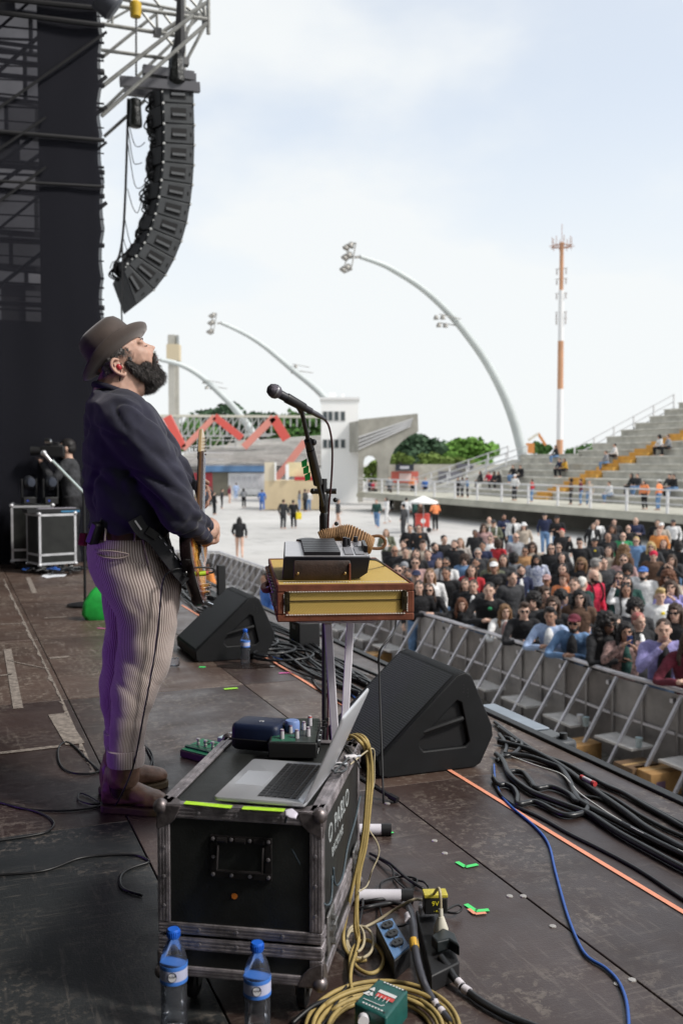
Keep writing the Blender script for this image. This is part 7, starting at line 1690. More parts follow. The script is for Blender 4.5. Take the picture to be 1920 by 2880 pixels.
for u, l in ((82, 'left round moving lamp on the rear road case'), (142, 'right round moving lamp behind the road cases')):
    p = atd(u, 1360, 12.5); t = thing('moving_lamp', l, 'stage light', (p.x, p.y, .785), R(30)); t.scale = (.62, .62, .72); obj('base', box(MB(), (0, 0, .06), (.26, .22, .12)), BLACK, t, bevel=.01)
    for s in (-1, 1): obj('yoke', box(MB(), (s*.14, 0, .27), (.03, .08, .34)), BLACK, t, bevel=.01)
    obj('head', ell(MB(), (0, 0, .37), (.12, .14, .13)), mat('lamp_head', (.018, .02, .024), .35), t); obj('lens', lathe(MB(), [(.085, 0), (.08, .01), (.05, .016)], (.02, -.13, .38), 14, rot=rx(R(80))), mat('lens_blue', (.02, .025, .04), .15), t)
    obj('status_light', box(MB(), (-.05, -.112, .06), (.03, .004, .02)), mat('blue_led', (.02, .08, .7), .4), t)
pp2 = atd(150, 1619, 11.5); tag(obj('paper_sheet', prism(MB(), [onz(u, v, .004) for u, v in ((116, 1621), (135, 1612), (188, 1616), (182, 1621), (150, 1623), (132, 1626))], (0, 0, .002)), mat('paper', (.72, .74, .78), .7)), 'white paper sheet lying on the deck before the road cases', 'paper')
for k in range(16):
    u = 85+k*9.5; p = onz(u, 1606+rg.uniform(-3, 4), .03)
    cable('cable_heap', [p+Vector((rg.uniform(-.12, .12), rg.uniform(-.1, .1), rg.uniform(0, .05))) for j in range(7)], .011, rg.choice((RUBBER, RUBBER, THK, mat('grey_lead', (0, 0, 0)), mat('blue_cable', (0, 0, 0)))), 'tangled dark cable in the heap below the road cases', 'cables heaped below the road cases', n=5, smooth=4)
gbg = thing('green_bag', 'bright green bag on the deck behind the singer\'s knees', 'bag', onz(278, 1742), R(10))
m = MB(); loft(m, [rrect(-.10, .14, -.06, .06, .0, .03), rrect(-.135, .16, -.08, .08, .05, .04), rrect(-.12, .15, -.075, .075, .15, .04), rrect(-.06, .13, -.06, .06, .24, .04), rrect(-.0, .10, -.03, .03, .29, .02)]); me = m.mesh(); obj('body', me, mat('bag_green', (.02, .40, .06), .5, nz=(8, .3)), gbg, sharp=60)
m = MB(); tube(m, [(-.02, -.02, .26), (.02, -.03, .36), (.08, -.02, .28)], .008, 6, smooth=4); obj('handle', m, mat('bag_strap', (.2, .2, .22), .5), gbg)
# second boom stand upstage
bs = thing('boom_stand', 'silver boom microphone stand upstage left of the singer', 'microphone stand', Vector((atd(250, 1500, 9.0).x, 9.0, 0)), 0); IB2 = inv(bs)
a_ = IB2 @ atd(236, 1386, 9.0); b_ = IB2 @ atd(148, 1296, 9.0); c_ = IB2 @ atd(130, 1276, 9.0)
obj('boom_arm', cyl(MB(), a_+(a_-b_)*.1, b_, .013, 8), mat('boom_silver', (.62, .72, .70), .3, .4), bs); obj('pole', cyl(MB(), (a_.x, a_.y, .03), (a_.x, a_.y, a_.z), .013, 8), BM, bs); obj('base', lathe(MB(), [(.16, 0), (.16, .02), (.03, .04)], (a_.x, a_.y, 0), 16), BM, bs)
m2_ = thing('microphone', 'silver microphone at the tip of the upstage boom stand', 'microphone', Vector((atd(135, 1285, 9.0).x, 9.0, atd(135, 1285, 9.0).z)), 0); qz = (c_-b_).normalized().to_track_quat('Z', 'Y').to_matrix()
obj('body', lathe(MB(), [(.014, -.02), (.018, .05), (.022, .07)], (.02, 0, -.03), 10, rot=qz), mat('mic_silver', (.55, .55, .56), .3, .6), m2_); obj('grille', ell(MB(), IS_.inverted().to_3x3() @ Vector((0, 0, 0))+qz @ Vector((0, 0, .085))+Vector((.02, 0, -.03)), .028), mat('mic_silver', (0, 0, 0)), m2_)
# black monitor power box and cans by the far wedge
ab = thing('stage_box', 'small black stage box with white label among the far cables', 'stage box', onz(856, 1815), ANG); obj('body', box(MB(), (0, 0, .09), (.16, .22, .18)), BLACK, ab, bevel=.01); obj('label', box(MB(), (-.081, 0, .14), (.003, .07, .03)), WPn, ab); obj('blue_light', box(MB(), (-.082, .02, .04), (.003, .02, .02)), mat('blue_led', (0, 0, 0)), ab)
cn = thing('cable_post', 'black upright post behind the farther wedge monitor', 'post', onz(622, 1690), ANG); obj('post', box(MB(), (0, 0, .17), (.075, .075, .34)), BLACK, cn, bevel=.006); obj('foot', box(MB(), (0, 0, .03), (.22, .30, .06)), BLACK, cn, bevel=.006); obj('label', box(MB(), (.0, -.151, .035), (.12, .003, .03)), WPn, cn)
# front fill speaker tucked against the lip of the stage
ff = thing('front_fill', 'grey topped front fill speaker tucked against the stage lip', 'loudspeaker', sg(2.75, 4.55, -.79), ANG)
obj('cabinet', box(MB(), (0, 0, .36), (.28, .82, .70)), mat('fill_grey', (.04, .044, .05), .5, nz=(6, .25)), ff, bevel=.02); obj('top_panel', box(MB(), (.01, .08, .716), (.20, .56, .012)), mat('fill_top', (.24, .28, .33), .5, nz=(3, .2)), ff, bevel=.004); obj('dark_flap', box(MB(), (.02, -.30, .716), (.15, .12, .012)), mat('fill_flap', (.10, .105, .11), .5), ff); obj('knob', cyl(MB(), (.08, -.37, .70), (.08, -.37, .74), .02, 10), BLACK, ff)
# ================================================================ crowd barrier
RAILZ = GZ+1.16
rail_px = [(616, 1550), (680, 1572), (740, 1593), (955, 1654), (1170, 1716), (1359, 1772), (1468, 1806), (1578, 1839), (1657, 1868), (1782, 1902), (1920, 1940), (2060, 1980), (2400, 2080)]
RLP = [onz(u, v, RAILZ) for u, v in rail_px]
line = []
for i in range(len(RLP)-1):
    for k in range(20): line.append(RLP[i].lerp(RLP[i+1], k/20))
line.append(RLP[-1])
PANL = mat('barrier_panel', (.30, .275, .26), .5, .15, nz=(1.6, .35), rvar=.12); BAR = mat('barrier_aluminium', (.52, .50, .52), .4, .7, nz=(6, .2)); STP_ = mat('step_board', (.52, .50, .48), .7, nz=(5, .2)); DARKP = mat('barrier_ply', (.20, .175, .16), .7, nz=(1.5, .4))
secs = []; acc = [line[0]]; d = 0
for a, b in zip(line, line[1:]):
    d += (b-a).length
    if d >= 1.12: acc.append(b); d = 0
def barrier(p0, p1, k):
    d = (p1-p0); L = d.length; t = thing('crowd_barrier', 'aluminium crowd barrier section with raking struts facing the stage pit', 'barrier', Vector((p0.x, p0.y, GZ)), math.atan2(d.y, d.x), 'crowd barrier sections'); H = 1.16
    # local x runs along the barrier towards the camera, local y towards... the crowd is on +y or -y
    n = -1 if (Vector((-d.y, d.x, 0)).dot(RV) > 0) else 1     # stage side
    obj('panel', box(MB(), (L/2, 0, H/2-.03), (L-.012, .02, H-.10)), PANL if k % 3 else DARKP, t)
    obj('top_rail', cyl(MB(), (0, 0, H-.02), (L-.006, 0, H-.02), .032, 10), BAR, t)
    obj('mid_rail', box(MB(), (L/2, n*.024, .60), (L-.02, .026, .035)), BAR, t)
    for x in (.03, L*.5): obj('upright', box(MB(), (x, n*.026, H/2-.04), (.03, .03, H-.12)), PANL, t)
    for x in (.10, L*.5+.08): obj('strut', bar(MB(), (x, n*.03, H-.06), (x, n*.72, .05), .038, .038), BAR, t)
    obj('base_plate', box(MB(), (L/2, n*.45, .012), (L-.02, .9, .024)), mat('base_plate', (.15, .14, .12), .6, .3, nz=(3, .4)), t)
    obj('step', box(MB(), (L/2, n*.33, .40), (L*.60, .36, .03)), STP_, t)
    obj('clamp', box(MB(), (L-.05, n*.03, H-.16), (.05, .06, .05)), BAR, t)
    return t, n
bars = []
for k, (a, b) in enumerate(zip(acc, acc[1:])):
    t, n = barrier(a, b, k); bars.append((t, n, (b-a).length))
# return leg of the barrier at the far end, turning to the stage
p = RLP[0]; q = onz(470, 1546, RAILZ); nn_ = 4
for k in range(nn_):
    t, n = barrier(p.lerp(q, k/nn_), p.lerp(q, (k+1)/nn_), k); t['label'] = 'aluminium crowd barrier section in the return leg toward the far wing'; t['group'] = 'barrier sections in the return leg'
CARD = mat('cardboard', (.34, .19, .07), .75, nz=(6, .25))
for u, v, l, rz_ in ((1628, 2150, 'open cardboard box under the barrier step nearer the monitor', .5), (1845, 2232, 'cardboard box under the barrier step at the right edge', .4), (1790, 2215, 'dark cardboard box beside the right edge cardboard box', .45), (1062, 1880, 'small cardboard box far along the pit', .4)):
    p = onz(u, v, GZ); t = thing('cardboard_box', l, 'box', (p.x, p.y, GZ), ANG+rz_-.4)
    mt_ = CARD if 'dark' not in l else mat('cardboard_dark', (.12, .07, .035), .8, nz=(6, .3))
    obj('body', box(MB(), (0, 0, .15), (.44, .34, .30)), mt_, t, bevel=.004); obj('tape', box(MB(), (0, 0, .3008), (.44, .05, .001)), mat('box_tape', (.42, .27, .12), .35), t)
    obj('print', box(MB(), (-.08, -.1705, .15), (.13, .001, .11)), mat('box_print', (.14, .08, .12), .7), t)
CUP = mat('cup_white', (.72, .72, .74), .4); CUC = mat('cup_clear', (.45, .55, .58), .15)
for u, v, l, m_ in ((1630, 2035, 'white plastic cup standing on the barrier step', CUP), (1646, 2042, 'clear plastic cup with drink on the barrier step', CUC), (1795, 2102, 'clear plastic cup on the right hand barrier step', CUC)):
    p = onz(u, v, GZ+.415); t = thing('plastic_cup', l, 'cup', p); obj('cup', lathe(MB(), [(.034, 0), (.046, .12), (.048, .122), (.044, .118), (.032, .006)], n=14), m_, t, sharp=60)

# ================================================================ people of the crowd: shared meshes, individual clothes
def limb(m, pts, rs, n=10): tube(m, pts, rs, n, smooth=2)
def fingers(m, wrist, d, nrm, curl=.4):
    d = d.normalized(); s = d.cross(nrm).normalized(); nrm = s.cross(d)
    ell(m, wrist+d*.045, (.035, .035, .022))
    for k in range(4):
        o = (k-1.5)*.019; b_ = wrist+d*.075+s*o; tube(m, [b_, b_+d*.03-nrm*.006*curl*2, b_+d*(.055-.012*curl)-nrm*.035*curl], [.0095, .009, .0075], 6)
    tube(m, [wrist+d*.02+s*.03, wrist+d*.05+s*.052, wrist+d*.075+s*.05], [.011, .010, .008], 6)
POSES = {}
V3 = Vector
def pose(name, R_, L_, lean=0.0, sit=False, stride=0.0):
    """R_, L_ = (elbow, hand) in body space: x forward, y left, z up, feet on z=0"""
    dz = -.44 if sit else 0; hip = V3((-.02, 0, .94+dz)); ch = V3((lean*.75, 0, 1.30+dz)); nk = V3((lean*1.05, 0, 1.47+dz)); H = V3((lean*1.2+.02, 0, 1.615+dz))
    b = MB(); sh = MB(); tr = MB()
    def tors(m, k, z0=0): loft(m, [[V3((c.x+rx_*k*math.cos(w), ry_*k*math.sin(w), c.z)) for w in [2*math.pi*j/16 for j in range(16)]] for c, rx_, ry_ in ((hip+V3((0, 0, z0)), .115, .165), (hip.lerp(ch, .4), .11, .155), (ch, .125, .185), (ch.lerp(nk, .55), .115, .185), (nk+V3((-.01, 0, -.02)), .085, .13), (nk+V3((0, 0, .015)), .06, .068))])
    tors(b, .93); tors(sh, 1.04, -.04)
    limb(b, [nk+V3((-.01, 0, -.05)), nk.lerp(H, .5), H+V3((-.01, 0, -.02))], [.062, .056, .058])
    ell(b, H+V3((-.008, 0, .02)), (.098, .076, .112)); ell(b, H+V3((.032, 0, -.05)), (.062, .055, .065)); ell(b, H+V3((.052, 0, -.088)), (.032, .034, .026))
    tube(b, [H+V3((.082, 0, .022)), H+V3((.105, 0, -.015)), H+V3((.098, 0, -.028))], [.010, .014, .012], 7); ell(b, H+V3((.086, 0, -.055)), (.012, .024, .012)); ell(b, H+V3((.078, 0, .034)), (.016, .052, .012))
    for s in (-1, 1): ell(b, H+V3((-.008, s*.078, -.005)), (.022, .010, .032)); ell(b, H+V3((.062, s*.036, -.022)), (.022, .02, .018))
    for s, (e, h) in ((-1, R_), (1, L_)):
        S_ = nk+V3((-.01, s*.185, -.05)); e = V3((e[0]+lean, e[1]*1, e[2]+dz)); h = V3((h[0]+lean, h[1], h[2]+dz))
        limb(b, [S_+V3((0, -s*.06, 0)), S_, S_.lerp(e, .5), e, e.lerp(h, .5), h], [.052, .054, .046, .038, .034, .026]); fingers(b, h-(h-e).normalized()*.01, h-e, V3((.2, s*.2, 1)))
        limb(sh, [S_+V3((0, -s*.07, .0)), S_, S_.lerp(e, .5), e, e.lerp(h, .55), e.lerp(h, .90)], [.068, .070, .060, .053, .047, .040])
    for s in (-1, 1):
        if sit: kn = V3((.44, s*.12, .50)); an = V3((.42+.08*s, s*.11, .07))
        else: kn = V3((.02+stride*s*.5, s*.095, .50)); an = V3((-.02+stride*s-(.1 if stride and s < 0 else 0), s*.10, .085+(.06 if stride and s < 0 else 0)))
        hp = hip+V3((0, s*.09, -.02)); limb(b, [hp, hp.lerp(kn, .5), kn, kn.lerp(an, .45), an], [.085, .075, .055, .054, .038])
        tube(b, [an+V3((-.06, 0, -.045)), an+V3((.03, 0, -.035)), an+V3((.16, 0, -.06))], [.036, .042, .026], 8)
        limb(tr, [hp+V3((0, 0, .06)), hp.lerp(kn, .5), kn, kn.lerp(an, .5), an+V3((0, 0, .0))], [.100, .092, .072, .066, .060])
    loft(tr, [[V3((c.x+rx_*math.cos(w), ry_*math.sin(w), c.z)) for w in [2*math.pi*j/16 for j in range(16)]] for c, rx_, ry_ in ((hip+V3((0, 0, .05)), .118, .165), (hip, .125, .178), (hip+V3((0, 0, -.10)), .12, .175))])
    bm_ = fuse(b, .0095, 4); sm_ = fuse(sh, .014, 5); displace(sm_, lambda c, q: .010*noise.noise((c.x*9, c.y*9, c.z*14))); tm_ = fuse(tr, .016, 4); displace(tm_, lambda c, q: .008*noise.noise(c*12))
    PL = MATS.get('skin')
    for me, n_ in ((bm_, 'body'), (sm_, 'top'), (tm_, 'trousers')):
        me.name = n_+'_'+name; me.materials.append(PL); me.shade_smooth()
    POSES[name] = (bm_, sm_, tm_, H)
pose('stand', ((-.06, -.27, 1.14), (.05, -.25, .90)), ((-.06, .27, 1.14), (.05, .25, .90)))
pose('fold', ((.04, -.27, 1.15), (.24, .06, 1.17)), ((.04, .27, 1.15), (.22, -.08, 1.20)))
pose('rail', ((.20, -.31, 1.14), (.40, -.02, 1.20)), ((.20, .31, 1.14), (.42, .06, 1.22)), .17)
pose('phone', ((.16, -.28, 1.24), (.34, -.07, 1.50)), ((.14, .27, 1.20), (.33, .05, 1.46)))
pose('raise', ((.12, -.30, 1.42), (.18, -.22, 1.72)), ((-.05, .27, 1.14), (.06, .25, .92)))
pose('hold', ((.02, -.27, 1.14), (.26, -.10, 1.24)), ((.02, .27, 1.14), (.26, .10, 1.18)))
pose('mouth', ((.20, -.26, 1.20), (.20, -.02, 1.46)), ((.22, .29, 1.12), (.44, .26, 1.12)), .06)
pose('walk', ((-.14, -.26, 1.14), (.04, -.25, .94)), ((.10, .26, 1.14), (.26, .22, 1.0)), .0, False, .20)
pose('sit', ((.10, -.27, 1.12), (.32, -.12, 1.06)), ((.10, .27, 1.12), (.32, .10, 1.06)), .08, True)
# heads of hair and hats, built about the head centre, facing +x
HAIR = {}
def hmesh(name, parts, vox=.012, amp=.006, fr=30, it=3):
    m = MB()
    for p in parts: ell(m, p[0], p[1], nu=12, nv=8)
    me = fuse(m, vox, it); displace(me, lambda c, q: amp*noise.noise(c*fr)+amp*.5*noise.noise(c*fr*2.3)); me.name = 'hair_'+name; me.materials.append(MATS['skin']); me.shade_smooth(); HAIR[name] = me
cap_ = [((-.022, 0, .045), (.099, .083, .100)), ((-.045, 0, .0), (.075, .080, .075))]
hmesh('short', cap_, .012, .006)
hmesh('quiff', cap_+[((.03, 0, .125), (.075, .07, .040)), ((.06, .01, .115), (.045, .05, .03))], .012, .010)
hmesh('fringe', cap_+[((.055, 0, .085), (.045, .072, .035)), ((-.01, .072, .0), (.05, .018, .05)), ((-.01, -.072, .0), (.05, .018, .05))], .012, .010)
lo = [((-.07, 0, -.12), (.055, .085, .14)), ((-.02, .085, -.10), (.05, .026, .15)), ((-.02, -.085, -.10), (.05, .026, .15)), ((.01, .092, -.19), (.04, .026, .09)), ((.01, -.092, -.19), (.04, .026, .09))]
hmesh('long', cap_+lo, .013, .009)
hmesh('wavy', [((a[0], a[1]*1.08, a[2]), (b[0]*1.15, b[1]*1.15, b[2]*1.05)) for a, b in cap_+lo], .013, .022, 26)
hmesh('curly', [((-.03, 0, .05), (.125, .12, .125)), ((-.05, 0, -.03), (.10, .12, .09))], .013, .026, 34, 2)
hmesh('bigcurl', [((-.03, 0, .05), (.13, .13, .13)), ((-.07, 0, -.10), (.10, .16, .15)), ((-.02, .12, -.13), (.07, .05, .14)), ((-.02, -.12, -.13), (.07, .05, .14)), ((-.08, 0, -.25), (.09, .15, .12))], .014, .034, 28, 2)
hmesh('bun', cap_+[((-.12, 0, .07), (.05, .05, .05))], .012, .006)
hmesh('cap', [((-.01, 0, .072), (.106, .090, .078)), ((.11, 0, .062), (.075, .072, .012)), ((.07, 0, .068), (.05, .074, .018))], .010, .0, 1)
hmesh('beanie', [((-.02, 0, .065), (.106, .092, .095)), ((-.015, 0, .035), (.108, .094, .03))], .011, .003)
hmesh('bucket', [((-.01, 0, .09), (.10, .09, .07)), ((-.005, 0, .045), (.145, .135, .022))], .011, .003)
hmesh('beard', [((.055, 0, -.085), (.052, .052, .045)), ((.02, .055, -.055), (.04, .018, .045)), ((.02, -.055, -.055), (.04, .018, .045))], .009, .005, 50)
def small(name, mb): me = mb.mesh(name); me.materials.append(MATS['skin']); me.shade_smooth(); return me
gm = MB(); 
for s in (-1, 1): ell(gm, (.094, s*.036, .010), (.010, .029, .020), nu=10, nv=6); bar(gm, (.085, s*.062, .014), (.0, s*.080, .014), .006)
bar(gm, (.100, -.01, .014), (.100, .01, .014), .006); SHADES = small('sunglasses', gm)
em_ = MB(); ell(em_, (.0885, .034, .010), (.006, .014, .0055), nu=8, nv=5); EYE_ = small('eye', em_)
bw_ = MB(); tube(bw_, [(.094, -.016, .030), (.094, -.036, .035), (.082, -.052, .030)], [.004, .005, .003], 5); tube(bw_, [(.094, .016, .030), (.094, .036, .035), (.082, .052, .030)], [.004, .005, .003], 5); BROW = small('eyebrows', bw_)
mm_ = MB(); tube(mm_, [(.086, -.024, -.058), (.099, 0, -.056), (.086, .024, -.058)], [.004, .0075, .004], 6); MOUTH = small('mouth', mm_)
pf_ = MB(); ell(pf_, (.075, 0, 1.22), (.075, .075, .24), nu=12, nv=8); PATCH = small('shirt_front', pf_)
bp_ = MB(); 
for s in (-1, 1): tube(bp_, [(-.11, s*.09, 1.46), (.02, s*.10, 1.515), (.125, s*.105, 1.40), (.135, s*.10, 1.2), (-.08, s*.14, 1.08)], .017, 6, smooth=3)
STRAPS = small('straps', bp_)
lg_ = MB(); ell(lg_, (.142, .03, 1.36), (.012, .032, .028), nu=10, nv=6); LOGO = small('chest_print', lg_)
SK = {'l': mat('skin_light', (.56, .36, .275), .55, sss=.1), 'm': mat('skin_mid', (.36, .20, .135), .55, sss=.1), 'd': mat('skin_deep', (.14, .07, .045), .5)}
PAL_ = {'blk': (.011, .011, .013), 'char': (.035, .036, .04), 'navy': (.016, .022, .06), 'wht': (.68, .68, .68), 'gry': (.24, .25, .27), 'red': (.42, .022, .03), 'crim': (.55, .02, .06), 'blu': (.05, .14, .42), 'den': (.13, .23, .40), 'lbl': (.35, .45, .65), 'lil': (.26, .24, .48), 'tan': (.40, .22, .10), 'brn': (.10, .055, .035), 'olv': (.11, .12, .08), 'grn': (.03, .24, .10), 'dgn': (.015, .06, .05), 'pnk': (.38, .24, .23), 'org': (.55, .20, .05), 'neon': (.85, .26, .10), 'bei': (.40, .34, .28), 'mus': (.50, .28, .03), 'yel': (.70, .55, .03), 'mar': (.12, .015, .03)}
HC_ = {'k': (.010, .008, .008), 'b': (.045, .025, .016), 'lb': (.17, .095, .045), 'a': (.12, .045, .02), 'y': (.42, .30, .13), 'g': (.22, .21, .20), 'w': (.62, .60, .56)}
def cm(k): return mat('cloth_'+k, PAL_[k], .85, nz=(9, .3), bump=(16, .9, .03))
def hm(k): return mat('hair_'+k, HC_[k], .6, nz=(60, .4)) if k in HC_ else cm(k)
PATM = mat('cloth_blue_pattern', (.03, .08, .36), .8, nz=(22, .5), col2=(.75, .78, .85)); PATK = mat('cloth_floral', (.012, .012, .014), .8, nz=(26, .5), col2=(.45, .28, .25)); PATB = mat('cloth_print', (.3, .26, .24), .8, nz=(24, .6), col2=(.6, .55, .5)); DYE = mat('dyed_hair', (.45, .42, .28), .8, nz=(30, .5), col2=(.55, .06, .10))
def cmx(k): return {'pat': PATM, 'flo': PATK, 'prt': PATB}.get(k) or cm(k)
def shared(name, me, m_, par, loc=(0, 0, 0), scale=None):
    o = bpy.data.objects.new(name, me); S.collection.objects.link(o); o.parent = par; o.location = loc
    if scale: o.scale = scale
    o.material_slots[0].link = 'OBJECT'; o.material_slots[0].material = m_; return o
def person(loc, rot, ps, hair, hc, top, ex, label, group, sc=1.0, bottom='blk', skin='l', detail=True, tilt=0):
    bm_, sm_, tm_, H = POSES[ps]
    b = bpy.data.objects.new('person', bm_); S.collection.objects.link(b); b.location = loc; b.rotation_euler = (rc_.uniform(-.05, .05), rc_.uniform(-.03, .05), rot); b.scale = (sc*1.07, sc*1.10, sc)
    b.material_slots[0].link = 'OBJECT'; b.material_slots[0].material = SK[skin]
    tag(b, label, 'person', group)
    shared('top', sm_, cmx(top), b)
    if bottom != 'none': shared('trousers', tm_, cm(bottom), b)
    if hair in ('cap', 'beanie', 'bucket'):
        shared('hat', HAIR[hair], hm(hc), b, H)
        if 'L' in ex: shared('hair', HAIR['long'], hm('b'), b, H)
        elif 'x' not in ex: shared('hair', HAIR['short'], hm('k'), b, H, (.97, .99, .9))
    elif hair == 'dye': shared('hair', HAIR['short'], DYE, b, H)
    elif hair != 'bald': shared('hair', HAIR[hair], hm(hc), b, H)
    if 'B' in ex: shared('beard', HAIR['beard'], hm('k'), b, H)
    if 's' in ex: shared('sunglasses', SHADES, mat('shade_black', (.008, .008, .010), .2), b, H)
    elif detail:
        shared('eye', EYE_, mat('eye_dark', (.02, .012, .01), .3), b, H); shared('eye', EYE_, MATS['eye_dark'], b, H-V3((0, .068, 0)))
    if detail:
        shared('eyebrows', BROW, mat('brow_dark', (.035, .02, .015), .8), b, H); shared('mouth', MOUTH, mat('lip_soft', (.26, .09, .075), .5), b, H)
    for e in ex.split(','):
        if e[:1] == '+': shared('shirt_front', PATCH, cmx(e[1:]), b, (POSES[ps][3].x-.02, 0, 0))
        if e[:1] == '#': shared('chest_print', LOGO, cmx(e[1:]), b, (POSES[ps][3].x-.02, 0, 0))
        if e[:1] == '=': shared('straps', STRAPS, cmx(e[1:]), b, (POSES[ps][3].x-.02, 0, 0))
    return b
k1 = 420/1568.0
TGT = sg(.6, 4.6)
rc_ = random.Random(11)
def crowd(org, x, y, ps, hair, hc, top, ex, label, turn=0, skin='l', bottom='blk', hh=None, front=False):
    u, v = org+x*k1, 1400+y*k1
    Hl = POSES[ps][3].z
    if front:
        d_ = ray(u, v); c_ = 8.62; 
        # standing against the rail: distance from the rail line decides the scale of the figure
        best = min(line, key=lambda p: abs((960+2800*p.x/(p.y*cp))-u)); off_ = .38
        c_ = best.dot(RV)+off_; P_ = CAM+d_*(c_/d_.dot(RV)); sc = (P_.z-GZ)/Hl; sc = max(.86, min(1.14, sc)); loc = Vector((P_.x, P_.y, GZ))
    else:
        sc = hh or rc_.uniform(.94, 1.06); P_ = onz(u, v, GZ+Hl*sc); loc = Vector((P_.x, P_.y, GZ))
    dr = TGT-loc; rot = math.atan2(dr.y, dr.x)+R(turn)+rc_.uniform(-.15, .15)
    return person(loc, rot, ps, hair, hc, top, ex, label, 'concert crowd behind the barrier', sc, bottom, skin, True), sc
A, Bq = 1080, 1500
